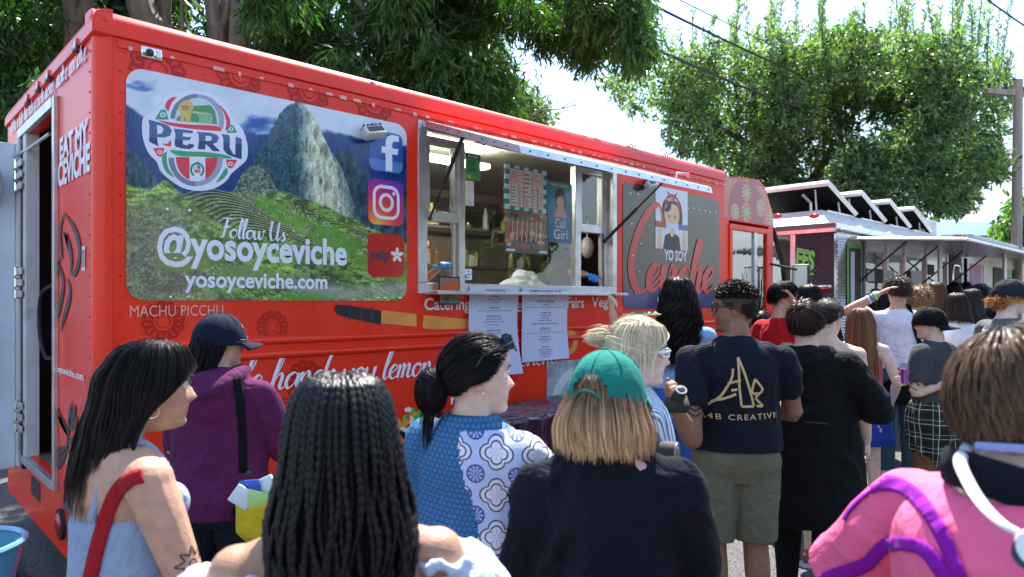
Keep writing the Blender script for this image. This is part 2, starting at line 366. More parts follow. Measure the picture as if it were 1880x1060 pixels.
def ellp(cx, cz, rx, rz, n=40, a0=0, a1=360, rot=0):
    c, s_ = math.cos(R(rot)), math.sin(R(rot)); P = []
    for i in range(n+1 if a1-a0 < 360 else n):
        t = R(a0+(a1-a0)*i/n); x, z = rx*math.cos(t), rz*math.sin(t); P.append((cx+x*c-z*s_, cz+x*s_+z*c))
    return P
def scurve(P, k=6): return [tuple(p) for p in smooth_curve(P, k, True)]
def sheet(name, poly, f, m, parent, uvbox=None, d=0., thick=.0, **kw):
    """a flat print cut to an outline, with UVs from its box"""
    n = len(poly); tri = tessellate_polygon([[Vector((p[0], p[1], 0)) for p in poly]])
    V = [f(p[0], p[1], d+thick) for p in poly]; F = [tuple(t) for t in tri]
    if thick:
        V += [f(p[0], p[1], d) for p in poly]; F += [tuple(i+n for i in t) for t in tri] + [(i, (i+1) % n, (i+1) % n+n, i+n) for i in range(n)]
    me = from_arr(name, V, F); uvl = me.uv_layers.new(name='UVMap')
    us = [p[0] for p in poly]; zs = [p[1] for p in poly]; b = uvbox or (min(us), min(zs), max(us), max(zs))
    for lp in me.loops:
        p = poly[lp.vertex_index % n]; uvl.data[lp.index].uv = ((p[0]-b[0])/(b[2]-b[0]), (p[1]-b[1])/(b[3]-b[1]))
    return add(name, me, m, parent, **kw)
def PX(pts): return [S(*p) for p in pts]

def paint_mountain(box):
    c = Canvas(*box, 520); X, Z = c.grid()
    # back to photo pixels, so that the picture's features can be laid out as they were read
    dx, dy, dz = X, SIDE_Y, Z-CAM_Z; dep = dx*FW.x+dy*FW.y; lat = dx*RT.x+dy*RT.y
    px = 940+FOC*lat/dep; py = HOR-FOC*dz/dep
    sh = px.shape
    def nz_(fx, fy, o=4, sd=0, g=.5): return fbm(np.stack([px.ravel()*fx, py.ravel()*fy, np.zeros(px.size)], 1), 1., o, sd, g).reshape(sh)
    def mixc(a, b, t): return a*(1-t[..., None])+b*t[..., None]
    def C3(*v): return np.array(v, np.float32)
    def sm(a, b, x): t = np.clip((x-a)/(b-a), 0, 1); return t*t*(3-2*t)
    n1 = nz_(.014, .03, 6, 1); n2 = nz_(.05, .05, 5, 2); n3 = nz_(.16, .07, 4, 3); n4 = nz_(.3, .3, 3, 4)
    img = np.ones(sh+(3,), np.float32)*C3(.02, .22, .58)
    cloud = sm(.34, .52, n1+.15-(py-150-(px-232)*.2)/330); img = mixc(img, C3(.80, .82, .86)+.14*(n2[..., None]-.4), np.clip(cloud, 0, 1))
    def below(pts): xs = [p[0] for p in pts]; ys = [p[1] for p in pts]; return np.interp(px, xs, ys)
    # deep blue far ridges
    r1 = below([(220, 186), (250, 205), (290, 240), (340, 260), (430, 235), (470, 248), (600, 240), (650, 252), (700, 268), (760, 270)])
    m1 = sm(-3, 4, py-r1+14*(n2-.5)); img = mixc(img, C3(.02, .17, .42)+.35*(n3[..., None]-.5)*C3(.3, .5, .8), m1)
    r2 = below([(220, 260), (260, 290), (290, 330), (330, 352), (440, 350), (600, 285), (640, 275), (690, 330), (760, 345)])
    m2 = sm(-3, 4, py-r2+16*(n2-.5)); img = mixc(img, C3(.10, .20, .28)+.5*(n3[..., None]-.45)*C3(.7, .9, .8), m2)
    # the peak
    rp = below([(440, 360), (462, 300), (480, 268), (498, 238), (512, 212), (528, 195), (545, 187), (560, 193), (574, 212), (590, 245), (606, 278), (622, 300), (640, 345), (655, 400), (680, 420), (760, 520)])
    mp_ = sm(-2, 2, py-rp+8*(n3-.5)); lit = sm(-14, 22, px-548-(py-190)*.05+22*(n2-.5))*sm(655, 600, px-(py-300)*.15)
    rid = 1-np.abs(2*nz_(.11, .035, 4, 61)-1)*1.7; rock = mixc(C3(.10, .22, .27)*np.ones(sh+(3,)), C3(.66, .67, .55)*np.ones(sh+(3,)), lit); rock = rock*(.55+.8*rid[..., None])+1.1*(nz_(.5, .3, 3, 62)[..., None]-.5)*C3(.5, .5, .42)
    img = mixc(img, rock, mp_)
    # near round hill and forest
    rh = below([(425, 360), (440, 325), (458, 306), (475, 304), (492, 318), (505, 345), (530, 372), (760, 460)])
    mh = sm(-2, 2, py-rh+6*(n4-.5)); img = mixc(img, C3(.36, .42, .36)+.8*(n4[..., None]-.5), mh*sm(640, 560, px))
    rl = below([(220, 335), (275, 350), (300, 330), (340, 360), (380, 360), (430, 352), (520, 352), (600, 380), (680, 420), (760, 455)])
    mt = sm(-3, 3, py-rl+10*(n2-.5)); g = C3(.33, .38, .22)*np.ones(sh+(3,))+.55*(n4[..., None]-.5)+.4*(n2[..., None]-.5)
    # terraces: stepped bands that bend round the slope
    s_ = (py-.36*px+26*np.sin(px*.021)+20*n2)/11.; ph = s_-np.floor(s_)
    field = mixc(C3(.30, .50, .12)*np.ones(sh+(3,)), C3(.52, .66, .22)*np.ones(sh+(3,)), n2); wall = C3(.20, .19, .13)
    ter = mixc(field, wall*np.ones(sh+(3,)), sm(.60, .76, ph)*sm(1.0, .90, ph)*(.25+.6*n1)); ter += .35*(n4[..., None]-.5)
    zone = sm(.42, .6, nz_(.011, .02, 3, 9)+.18*sm(420, 520, px))
    img = mixc(img, mixc(g, ter, zone), mt); big = nz_(.02, .045, 4, 41); fine = nz_(.5, .5, 3, 42); dk = sm(.50, .60, nz_(.07, .10, 4, 43)); img = mixc(img, img*(.45+1.1*big[..., None])+.10+.9*(fine[..., None]-.5)*.5, mt); img = mixc(img, C3(.12, .17, .08)+.3*(fine[..., None]-.5), dk*mt*.55)
    grn = sm(.5, .62, nz_(.017, .035, 3, 12))*sm(395, 420, py)*sm(440, 500, px); img = mixc(img, C3(.30, .58, .12)+.2*(n4[..., None]-.5), grn*mt*.8)
    # ruins: small light walls
    ru = sm(.56, .62, nz_(.12, .22, 2, 20))*sm(395, 410, py-(px-450)*.12)*sm(30, 10, abs(py-425-(px-560)*.22)); img = mixc(img, C3(.62, .58, .48)*np.ones(sh+(3,)), ru*.8)
    # the hazy brownish slope at left and a pale grey band low at the right
    hz = sm(520, 260, px)*sm(340, 400, py); img = mixc(img, C3(.50, .48, .40)+.5*(n4[..., None]-.5), hz*.60)
    pale = sm(10, -10, abs(py-520-18*np.sin(px*.012))-14)*sm(470, 560, px); img = mixc(img, C3(.60, .60, .58)+.2*(n4[..., None]-.5), pale*.7)
    c.a[..., :3] = np.clip(img, 0, 1)**.88; c.a[..., 3] = 1
    rr = random.Random(4)
    for P, col in (([(452, 372), (500, 366), (540, 392), (575, 412), (535, 416), (480, 398)], (.42, .66, .20)), ([(560, 428), (612, 420), (668, 446), (640, 462), (585, 450)], (.40, .62, .22)), ([(640, 478), (700, 470), (742, 492), (742, 520), (690, 505)], (.46, .66, .26)), ([(300, 455), (380, 440), (430, 470), (350, 500), (290, 490)], (.50, .58, .28)), ([(400, 500), (470, 488), (520, 512), (440, 530)], (.52, .62, .34))): c.fill(PX(scurve(P, 4)), col, .75)
    for k in range(13):
        x0, y0 = 372+k*7, 350+k*6.0; P = smooth_curve([(x0-40+k*2, y0+10), (x0, y0-2), (x0+45, y0+4), (x0+80+k*3, y0+16+k*.8)], 6); c.line(PX(P), .006, (.74, .72, .58), al=.8); c.line(PX([(p[0], p[1]+2.0) for p in P]), .007, (.16, .18, .10), al=.8)
    for k in range(10):
        x0, y0 = 560+k*15, 392+k*6; P = [(x0, y0), (x0+30, y0+5), (x0+46, y0+13)]; c.line(PX(P), .008, (.20, .24, .12), al=.8); c.line(PX([(p[0], p[1]-2.2) for p in P]), .006, (.56, .72, .32), al=.8)
    for k in range(170):
        x = rr.uniform(440, 735); y = 372+(x-440)*.27+rr.gauss(0, 13); w_, h_ = rr.uniform(2, 6), rr.uniform(1.5, 3.5); g_ = rr.uniform(.5, .78); c.fill(PX([(x, y), (x+w_, y+1), (x+w_, y+1+h_), (x, y+h_)]), (g_, g_*.95, g_*.82), .9); c.fill(PX([(x+w_, y+1), (x+w_+1.5, y), (x+w_+1.5, y+h_), (x+w_, y+1+h_)]), (.14, .13, .10), .9)
    return c
def paint_logo(box):
    """round sticker with the word PERU, built from outlines"""
    c = Canvas(*box, 900)
    def z(*P): return [S(250+p[0]/5.172, 155+p[1]/5.172) for p in P]
    W = (.90, .90, .94); RED = (.90, .18, .24); GRN = (.20, .62, .42); NAVY = (.08, .22, .42); GR = (.45, .49, .58); GRL = (.62, .64, .70)
    c.fill(scurve(z((60,330),(150,268),(220,200),(300,115),(430,66),(560,60),(720,110),(850,210),(920,330),(1005,430),(1052,580),(1045,710),(980,780),(900,850),(850,920),(740,990),(600,1015),(450,990),(330,920),(230,830),(190,740),(110,650),(58,500))), W)
    def el(cx, cy, rx, ry, a0=0, a1=360): return z(*[(cx+rx*math.cos(R(a0+(a1-a0)*i/40)), cy-ry*math.sin(R(a0+(a1-a0)*i/40))) for i in range(41)])
    def band(cx, cy, r0, r1, a0, a1, col): c.fill(el(cx, cy, r1[0], r1[1], a0, a1)+el(cx, cy, r0[0], r0[1], a1, a0), col)
    # upper ring and picture of green steps
    band(575, 330, (210, 195), (255, 235), 88, 180, GR); band(575, 350, (205, 215), (255, 250), -18, 90, GRL)
    c.fill(el(570, 330, 205, 190, 0, 180)+z((360, 350), (770, 385)), (.80, .84, .86))
    c.fill(z((375,330),(520,210),(700,200),(745,260),(765,385),(380,350)), (.30, .58, .34))
    for i in range(7):
        o = i*42; c.line([tuple(p) for p in smooth_curve(z((470+o*.3, 255+i*3), (560+o*.5, 270+i*2), (600+o*.45, 320), (590+o*.45, 382)), 6)], .006, (.72, .78, .60))
    c.fill(scurve(z((405,200),(440,165),(490,150),(530,180),(538,240),(515,250),(515,320),(500,365),(470,365),(462,320),(450,320),(445,362),(415,358),(418,290),(400,260))), (.86, .72, .38))
    c.line(z((425, 215), (500, 218)), .012, (.66, .50, .22)); c.line(z((432, 240), (495, 243)), .008, (.66, .50, .22))
    c.fill(scurve(z((205,345),(300,362),(420,378),(560,388),(760,400),(800,445),(640,438),(430,415),(300,388))), RED)
    c.fill(z((385,120),(335,175),(300,262),(268,222),(285,165),(330,130)), RED)
    c.fill(scurve(z((775,195),(840,255),(885,340),(882,400),(845,440),(850,360),(825,270))), RED)
    for cx, cy, s_, col, fl in ((245, 295, 1, GRN, 1), (900, 430, .8, GRN, -1), (215, 645, .85, RED, 1), (895, 755, .85, RED, -1)):
        up = 1 if col == GRN else -1
        c.fill(z(*[(cx+fl*p[0]*s_, cy-up*p[1]*s_) for p in ((-70, -40), (-20, 45), (10, 55), (35, 40), (58, -45), (0, -45))]), col)
        c.fill(el(cx+5*fl, cy-2*up, 27*s_, 24*s_), W); c.fill(el(cx+5*fl, cy-2*up, 13*s_, 12*s_), col)
    # PERU
    def L2(P):
        c.fill(z(*P), (.27, .38, .55)); hx = [(p[0], max(p[1], 505+(p[0]-120)*.075)) for p in P]; c.fill(z(*hx), NAVY)
    L2([(110,338),(215,365),(300,395),(335,440),(320,490),(260,510),(195,505),(200,560),(212,590),(160,570),(118,545),(122,400)])
    c.fill(z((192, 388), (235, 400), (256, 430), (240, 470), (196, 478)), W)
    L2([(352,425),(420,430),(535,445),(530,470),(440,462),(436,500),(520,505),(505,535),(438,532),(440,575),(500,585),(480,570),(505,568),(545,575),(540,600),(500,618),(430,612),(370,595),(360,570),(368,480)])
    L2([(570,455),(700,462),(765,485),(782,515),(760,555),(720,568),(775,620),(790,640),(720,635),(690,600),(655,570),(648,622),(580,618),(590,540),(588,480)])
    c.fill(z((655, 490), (705, 497), (716, 520), (700, 540), (653, 540)), W)
    L2([(805,475),(875,485),(885,520),(880,600),(915,665),(935,670),(938,498),(998,522),(996,715),(930,695),(860,668),(825,625),(822,520)])
    c.fill(scurve(z((240,565),(290,568),(310,545),(318,528),(330,570),(318,592),(280,588))), RED)
    c.fill(scurve(z((318,628),(480,640),(640,645),(800,665),(910,702),(800,706),(600,690),(400,682))), GRN)
    # lower ring, flag and crest
    band(560, 700, (205, 225), (258, 270), 180, 270, GR); band(560, 700, (205, 225), (258, 270), 270, 362, GRL)
    c.fill(z((372, 692), (502, 695), (502, 905))+el(565, 700, 192, 222, 252, 182), RED); c.fill(z((652, 920), (652, 700), (768, 702))+el(565, 700, 200, 225, 358, 296), RED)
    c.line(el(575, 815, 58, 62, -60, 240), .010, (.20, .45, .32)); c.fill(el(575, 800, 34, 40), (.70, .82, .88)); c.fill(el(575, 828, 32, 16), (.86, .42, .20)); c.fill(el(592, 790, 14, 18), (.25, .50, .32)); c.line(el(580, 752, 13, 12), .004, (.2, .4, .45))
    c.fill(scurve(z((240,690),(285,640),(285,700),(300,790),(355,885),(290,845),(252,780))), GRN); c.fill(scurve(z((858,800),(860,850),(820,900),(755,935),(800,865),(835,810))), GRN)
    return c
# ---------------------------------------------------------------- shared materials
M = {}
M['red'] = mat('red_paint', (.90, .034, .007), rough=.36, coat=.14, dirt=.12, spec=.35, var=.10, scale=1.3, bump=.35, bscale=2.6)
M['red2'] = mat('red_emboss', (.50, .010, .004), rough=.4, coat=.15, spec=.3, var=.1)
M['white'] = mat('white_vinyl', (.82, .82, .84), rough=.45, var=.04)
M['cream'] = mat('faded_vinyl', (.78, .42, .32), rough=.5)
M['black'] = mat('black_vinyl', (.018, .016, .018), rough=.4)
M['alu'] = mat('worn_aluminium', (.62, .62, .62), rough=.36, metal=.85, var=.14, scale=9, bump=.15, bscale=30, dirt=.35)
M['steel'] = mat('stainless_steel', (.45, .44, .42), rough=.3, metal=.9, var=.18, scale=3, dirt=.25)
M['dirtywhite'] = mat('dirty_white_paint', (.62, .62, .60), rough=.5, var=.1, scale=5, dirt=.55)
M['rubber'] = mat('black_rubber', (.02, .02, .02), rough=.75)
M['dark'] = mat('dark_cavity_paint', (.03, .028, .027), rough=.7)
M['chrome'] = mat('chrome', (.8, .8, .8), rough=.12, metal=1., var=.03)
M['glass'] = glass('window_glass', mixf=.72)
M['glasscab'] = glass('cab_glass', (.45, .52, .5), mixf=.50)
M['redlens'] = mat('red_lens', (.5, .01, .02), rough=.15, coat=1)
M['orange'] = mat('orange_vinyl', (.80, .30, .05), rough=.4, coat=.3)
M['paper'] = mat('white_paper', (.62, .64, .80), rough=.8, var=.03, bump=.15, bscale=9)
M['ink'] = mat('black_ink', (.05, .05, .07), rough=.8)

# ---------------------------------------------------------------- the red food truck
RTK = empty('food_truck', 'red food truck with mountain picture and open serving hatch, rear door open', 'food truck', (4.4, 5.0, 0))
def T(bm, name, m, parent=None, smooth=False, **kw):
    """build in world coordinates, then hang on the truck"""
    o = bm.build(name, m, None, smooth, **kw); o.parent = parent or RTK
    if parent is None: o.matrix_parent_inverse = (Matrix.Translation(-RTK.location))
    return o
def TP(o, parent=None):
    o.parent = parent or RTK; o.matrix_parent_inverse = Matrix.Translation(-RTK.location); return o
X0, X1, ZB, ZT = REAR_X, 6.80, 0.25, 3.06; Y0, Y1 = SIDE_Y, 6.25
HX0, HZ0 = S(773, 531); HX1, _ = S(1127, 534); HZ1 = 2.815; HZ0 = 1.735
def wall_grid(us, zs, holes, f, d0, d1):
    """a slab with rectangular holes: us/zs break lines, holes set of (i, j) cells"""
    V = []; F = []; idx = {}
    def v(i, j, k):
        if (i, j, k) not in idx: idx[(i, j, k)] = len(V); V.append(f(us[i], zs[j], d1 if k else d0))
        return idx[(i, j, k)]
    n, m_ = len(us)-1, len(zs)-1; solid = lambda i, j: 0 <= i < n and 0 <= j < m_ and (i, j) not in holes
    for i in range(n):
        for j in range(m_):
            if not solid(i, j): continue
            for k in (0, 1): F.append((v(i, j, k), v(i+1, j, k), v(i+1, j+1, k), v(i, j+1, k)))
            for (di, dj, a, b) in ((-1, 0, (i, j), (i, j+1)), (1, 0, (i+1, j), (i+1, j+1)), (0, -1, (i, j), (i+1, j)), (0, 1, (i, j+1), (i+1, j+1))):
                if not solid(i+di, j+dj): F.append((v(*a, 0), v(*b, 0), v(*b, 1), v(*a, 1)))
    b = Bm(); b.raw(V, F); return b
side = wall_grid([X0+.06, HX0, HX1, X1], [ZB, HZ0, HZ1, ZT-.10], {(1, 1)}, lambda u, z, d: (u, SIDE_Y+d, z), 0, .05)
body = T(side, 'side_panel', M['red'])
DY0, DY1, DZ0, DZ1 = 4.60, 5.42, .63, 2.74
rear = wall_grid([Y0+.06, DY0, DY1, Y1], [ZB, DZ0, DZ1, ZT-.10], {(1, 1)}, lambda u, z, d: (REAR_X+d, u, z), 0, .05)
T(rear, 'rear_panel', M['red'])
b = Bm(); b.box((X0+.05, Y1-.05, ZB), (X1, Y1, ZT-.1)); b.box((X0+.06, Y0+.06, ZB), (X1-.01, Y1-.06, ZB+.05)); T(b, 'far_side_panel', M['red'])
# rounded corner post and roof rails
b = Bm()
P = [(X0+.07-.075*math.cos(a), Y0+.07-.075*math.sin(a)) for a in [R(9*i) for i in range(11)]] + [(X0+.10, Y0+.03), (X0+.10, Y0+.10), (X0+.03, Y0+.10)]
b.prism(P, ZB, ZT-.06, lambda u, v, d: (u, v, d)); T(b, 'corner_post', M['red'], smooth=True)
b = Bm()
prof = [(0, -.13), (-.018, -.125), (-.018, -.075), (-.012, -.05), (.0, -.025), (.03, -.006), (.07, 0), (.16, .004), (.16, -.13)]
V = []; 
for x in (X0-.01, X1): V += [(x, Y0+p[0], ZT+p[1]) for p in prof]
n = len(prof); F = [(i, (i+1) % n, (i+1) % n+n, i+n) for i in range(n)] + [tuple(range(n)), tuple(range(n, 2*n))]
b.raw(V, F); T(b, 'roof_rail', M['red'], smooth=True)
b = Bm(); V = []
prof = prof[:7]+[(.07, -.13)]; n = 8; F = [(i, (i+1) % n, (i+1) % n+n, i+n) for i in range(n)] + [tuple(range(n)), tuple(range(n, 2*n))]
for y in (Y0-.012, Y1): V += [(X0+p[0], y, ZT+p[1]-.001) for p in prof]
b.raw(V, F); T(b, 'roof_rail', M['red'], smooth=True)
b = Bm(); b.ell((X0+.035, Y0+.035, ZT-.055), (.056, .056, .056), 16, 10); T(b, 'corner_cap', M['red'], smooth=True)
b = Bm(); b.box((X0+.1, Y0+.1, ZT-.06), (X1, Y1, ZT-.015)); T(b, 'roof', M['dirtywhite'])
rv = Bm(); rv.box((1.95, 5.1, ZT), (2.75, 5.7, ZT+.16), bev=.04); T(rv, 'roof_vent', M['dirtywhite'], smooth=True)
# raised flange along the roof line with chipped paint drips, rivets, belt mouldings
b = Bm(); b.box((X0+.09, Y0-.008, ZT-.175), (X1-.01, Y0+.0, ZT-.135)); T(b, 'flange', M['red'])
b = Bm()
for k in range(56):
    x = X0+.15+k*.105+random.uniform(-.03, .03)
    if random.random() < .72: b.box((x, Y0-.0100, ZT-.172-random.uniform(0, .012)), (x+random.uniform(.015, .06), Y0-.0085, ZT-.160))
T(b, 'paint_drip', M['cream'], kind='stuff')
b = Bm(); zb = [S(449, 658)[1], S(449, 614)[1]]
T(Bm().tube([(X0+.1, Y0-.001, S(449, 655)[1]), (X1, Y0-.001, S(449, 655)[1])], .022, 12), 'belt_moulding', M['red'], smooth=True)
T(Bm().tube([(X0+.1, Y0+.004, S(449, 645)[1]+.05), (X1, Y0+.004, S(449, 645)[1]+.05)], .022, 12), 'belt_moulding', M['red'], smooth=True)
T(Bm().box((X0+.1, Y0-.006, S(449, 622)[1]-.012), (X1, Y0-.0, S(449, 622)[1]+.012)), 'belt_moulding', M['red'])
T(Bm().box((X0+.1, Y0-.012, ZB), (X1, Y0-.0, ZB+.05)), 'skirt_edge', M['red'])
b = Bm()
for k in range(58):
    b.ell((X0+.2+k*.1, Y0-.002, S(449, 614)[1]+.0), (.006, .004, .006), 6, 4); b.ell((X0+.2+k*.1, Y0-.002, ZB+.10), (.006, .004, .006), 6, 4)
    if k % 2: b.ell((X0+.2+k*.1, Y0-.002, ZT-.215), (.006, .004, .006), 6, 4)
for k in range(27):
    for xx in (X0+.105, X0+.125+.0): b.ell((xx if k % 2 else X0+.105, Y0-.002, ZB+.12+k*.1), (.006, .004, .006), 6, 4)
    b.ell((REAR_X-.002, Y0+.11, ZB+.12+k*.1), (.004, .006, .006), 6, 4)
T(b, 'rivet', M['red'], smooth=True, kind='stuff')
for xs in (S(405, 600)[0], S(868, 600)[0]):
    T(Bm().box((xs-.002, Y0-.0012, ZB+.06), (xs+.002, Y0, 1.30)), 'panel_seam', M['red2'])
# rosettes pressed into the wrap
def rosette(u, z, r, f, parent=None):
    b = Bm()
    for k, (ra, rb) in enumerate(((.30, .34), (.50, .56), (.90, 1.0))):
        n = 40; V = []; 
        for i in range(n):
            t = 2*math.pi*i/n; wob = 1+(.07*math.sin(t*12) if k == 2 else 0)
            V += [f(u+r*ra*wob*math.cos(t), z+r*ra*wob*math.sin(t), .0004+k*.0001), f(u+r*rb*wob*math.cos(t), z+r*rb*wob*math.sin(t), .0004+k*.0001)]
        b.raw(V, [(2*i, 2*i+1, (2*i+3) % (2*n), (2*i+2) % (2*n)) for i in range(n)])
    for i in range(16):
        t = 2*math.pi*i/16; c, s_ = math.cos(t), math.sin(t); w_ = .012*r/.16
        b.raw([f(u+r*q*c+e*w_*s_, z+r*q*s_-e*w_*c, .0009) for q, e in ((.58, -1), (.58, 1), (.86, 1), (.86, -1))], [(0, 1, 2, 3)])
    return T(b, 'rosette', M['red2'])
for px, py, r in ((290, 128, .13), (440, 140, .12), (567, 167, .13), (687, 190, .13), (790, 212, .11), (884, 236, .12), (955, 252, .12), (1035, 272, .13), (1095, 280, .12), (1160, 290, .12), (1225, 305, .13), (500, 600, .09), (560, 700, .12), (700, 880, .16), (300, 590, .1)):
    rosette(*S(px, py), r, fs)

# big picture with rounded corners
gx0, gz1 = S(231, 121); gx1 = S(746, 240)[0]; gz0 = S(231, 552)[1]
MBOX = (gx0, gz0, gx1, gz1)
pic = sheet('mountain_picture', rrect(gx0, gz0, gx1, gz1, .085), fs, img_mat('mountain_print', paint_mountain(MBOX).a[..., :3], rough=.24, coat=.45), None, MBOX, thick=.001)
TP(pic)
a_, b_ = S(254, 352); c_, d_ = S(460, 160); a_ -= .02; c_ += .02; b_ -= .05; d_ += .05
lg = paint_logo((a_, b_, c_, d_)); q = lambda *P: [S(250+p[0]/5.172, 155+p[1]/5.172) for p in P]
lo = sheet('peru_sticker', scurve(q((60,330),(150,268),(220,200),(300,115),(430,66),(560,60),(720,110),(850,210),(920,330),(1005,430),(1052,580),(1045,710),(980,780),(900,850),(850,920),(740,990),(600,1015),(450,990),(330,920),(230,830),(190,740),(110,650),(58,500)), 5), fs, img_mat('sticker_print', lg.a[..., :3], rough=.3, coat=.3), None, (a_, b_, c_, d_), d=.0015, thick=.0015)
TP(lo)
TP(script_text('follow_us_lettering', 'Follow Us:', S(402, 436)[0], S(402, 436)[1], .050, lambda u, z, d: fs(u, z, d+.002), M['white'], None, wd=.24, slant=.12, width=S(528, 436)[0]-S(402, 436)[0]))
def txt(name, s_, p0, p1, m, bold=.02, **kw):
    u0, z0 = S(*p0); u1 = S(p1[0], p1[1])[0]; z1 = S(p0[0], p1[1])[1] if kw.pop('left', False) else S(*p1)[1]
    return TP(lettering(name, s_, (u0, z0, u1, z1), lambda u, z, d: fs(u, z, d+.002), m, None, bold, **kw))
txt('handle_lettering', '@yosoyceviche', (287, 492), (636, 438), M['white'], .03)
txt('website_lettering', 'yosoyceviche.com', (338, 538), (600, 504), M['white'], .025)
TP(lettering('machu_picchu_lettering', 'MACHU PICCHU', (*S(238, 582), S(409, 560)[0], S(238, 561)[1]), lambda u, z, d: fs(u, z, d), M['cream'], None, -.006))
# icons
def icon(px0, py0, px1, py1, col, paint, name):
    u0, z0 = S(px0, py1); u1, z1 = S(px1, py0); z1 = (S(px0, py0)[1]+S(px1, py0)[1])/2
    c = Canvas(u0, z0, u1, z1, 1000, (*col, 1)); paint(c, lambda x, y: (u0+(u1-u0)*x, z0+(z1-z0)*y), u1-u0)
    return TP(sheet(name, rrect(u0, z0, u1, z1, (u1-u0)*.17), fs, img_mat(name+'_print', c.a[..., :3], rough=.3, coat=.5), None, (u0, z0, u1, z1), d=.0015, thick=.0015))
def p_fb(c, q, w_):
    c.fill([q(0, 0), q(1, 0), q(1, .28), q(0, .28)], (.36, .52, .78))
    c.fill([q(.48, .02), q(.68, .02), q(.68, .46), q(.84, .46), q(.87, .62), q(.68, .62), q(.68, .74), q(.74, .80), q(.88, .80), q(.88, .95), q(.66, .95), q(.52, .88), q(.48, .76), q(.48, .62), q(.36, .62), q(.36, .46), q(.48, .46)], (.93, .95, .98))
def p_ig(c, q, w_):
    X, Z = c.grid(); x = (X-c.b[0])/(c.b[2]-c.b[0]); y = (Z-c.b[1])/(c.b[3]-c.b[1])
    d = np.sqrt((x-.25)**2+(y+.05)**2)[..., None]; A = np.array((1., .82, .35)); B = np.array((.95, .30, .22)); C_ = np.array((.80, .16, .50)); D = np.array((.38, .22, .75))
    t = np.clip(d/.45, 0, 1); u = np.clip((d-.45)/.35, 0, 1); v_ = np.clip((d-.8)/.4, 0, 1); c.a[..., :3] = (A*(1-t)+B*t)*(1-u)+C_*u; c.a[..., :3] = c.a[..., :3]*(1-v_)+D*v_
    rr = rrect(.16, .16, .84, .84, .2); c.line([q(*p) for p in rr], .08*w_, (.96, .94, .95), True)
    c.line([q(*p) for p in ellp(.5, .5, .17, .17)], .08*w_, (.96, .94, .95), True); c.fill([q(*p) for p in ellp(.71, .71, .045, .045)], (.96, .94, .95))
def p_ye(c, q, w_):
    for k in range(5):
        a = R(90+72*k); cx, cy = .80+.10*math.cos(a), .52+.10*math.sin(a); c.fill([q(*p) for p in ellp(cx, cy, .085, .045, rot=math.degrees(a))], (.95, .92, .92))
icon(677, 243, 738, 311, (.14, .33, .66), p_fb, 'social_icon')
icon(675, 331, 740, 411, (.8, .2, .5), p_ig, 'social_icon')
icon(674, 430, 741, 508, (.78, .07, .06), p_ye, 'social_icon')
txt('yelp_lettering', 'yelp', (677, 483), (714, 458), M['ink'], .03)
# flood lamp over the picture and side marker lamp
def lamp(px, py, w_=.15, name='flood_lamp'):
    u, z = S(px, py); b = Bm(); Mx = Matrix.Translation((u, Y0-.07, z)) @ Euler((R(-40), R(-14), 0)).to_matrix().to_4x4()
    b.box((-w_/2, -.03, -.035), (w_/2, .03, .035), Mx, bev=.008); o = T(b, name, M['dirtywhite'], smooth=True)
    T(Bm().box((-w_/2+.02, -.034, -.02), (w_/2-.02, -.0305, .02), Mx), 'lens', M['black'], None)
    T(Bm().tube([(u, Y0, z+.04), (u, Y0-.05, z+.05), (u, Y0-.07, z+.03)], .012, 8), 'bracket', M['black'])
    for q_ in range(5): T(Bm().box((-w_/4+.03*q_-.02, -.025, .036), (-w_/4+.03*q_-.012, .025, .055), Mx), 'cooling_fin', M['black'])
lamp(676, 247); lamp(1184, 341, .13)
u, z = S(277, 99); T(Bm().box((u-.05, Y0-.014, z-.028), (u+.05, Y0, z+.028), bev=.006), 'side_marker', M['chrome'], smooth=True)
T(Bm().ell((u-.008, Y0-.014, z), (.02, .008, .02)), 'marker_lens', M['black']); T(Bm().box((u+.022, Y0-.017, z-.018), (u+.042, Y0-.0145, z+.018)), 'marker_reflector', M['white'])

# lower lettering on the side
xa, za = S(386, 726); xb, zb_ = S(803, 692)
_t = 'When life hands you lemons, we make ceviche'; _ad = lambda s_: sum(G[c_][0] for c_ in s_)
_k = (S(803, 690)[0]-S(478, 690)[0])/(_ad('When life hands you lemons')-_ad('When life')); TP(script_text('slogan_lettering', _t, S(478, 690)[0]-_ad('When life')*_k, S(449, 720)[1], .088, fs, M['white'], None, wd=.21, slant=.3, width=_ad(_t)*_k))
for t_, p0, p1 in (('EAT MY', (772, 750), (862, 725)), ('CEVICHE', (782, 790), (872, 762))):
    txt('eat_my_ceviche_lettering', t_, p0, p1, M['white'], .035)
txt('catering_lettering', 'Catering', (778, 577), (862, 547), M['white'], .012, left=True)
txt('private_lettering', 'Events', (880, 574), (1030, 549), M['white'], .012)
txt('fairs_lettering', 'Fairs', (1040, 566), (1071, 546), M['white'], .012)
txt('vegan_lettering', 'Vegan', (1085, 570), (1132, 546), M['white'], .012)
# drawn pestle: black tip and orange segments
def patch(name, pts, m, d=0.): return TP(sheet(name, PX(pts), lambda u, z, e: fs(u, z, e), m, None, d=d, thick=.0008))
patch('pestle_drawing', [(616, 559), (640, 561), (699, 571), (698, 596), (650, 586), (618, 577), (613, 568)], M['black'])
patch('pestle_drawing', [(700, 570), (764, 577), (764, 600), (699, 594)], M['orange'])
patch('pestle_drawing', [(777, 579), (863, 587), (865, 612), (775, 603)], M['orange'])
for x in (640, 660, 680):
    patch('pestle_stripe', [(x, 563), (x+3, 563), (x+3, 588), (x, 587)], M['ink'], .001)
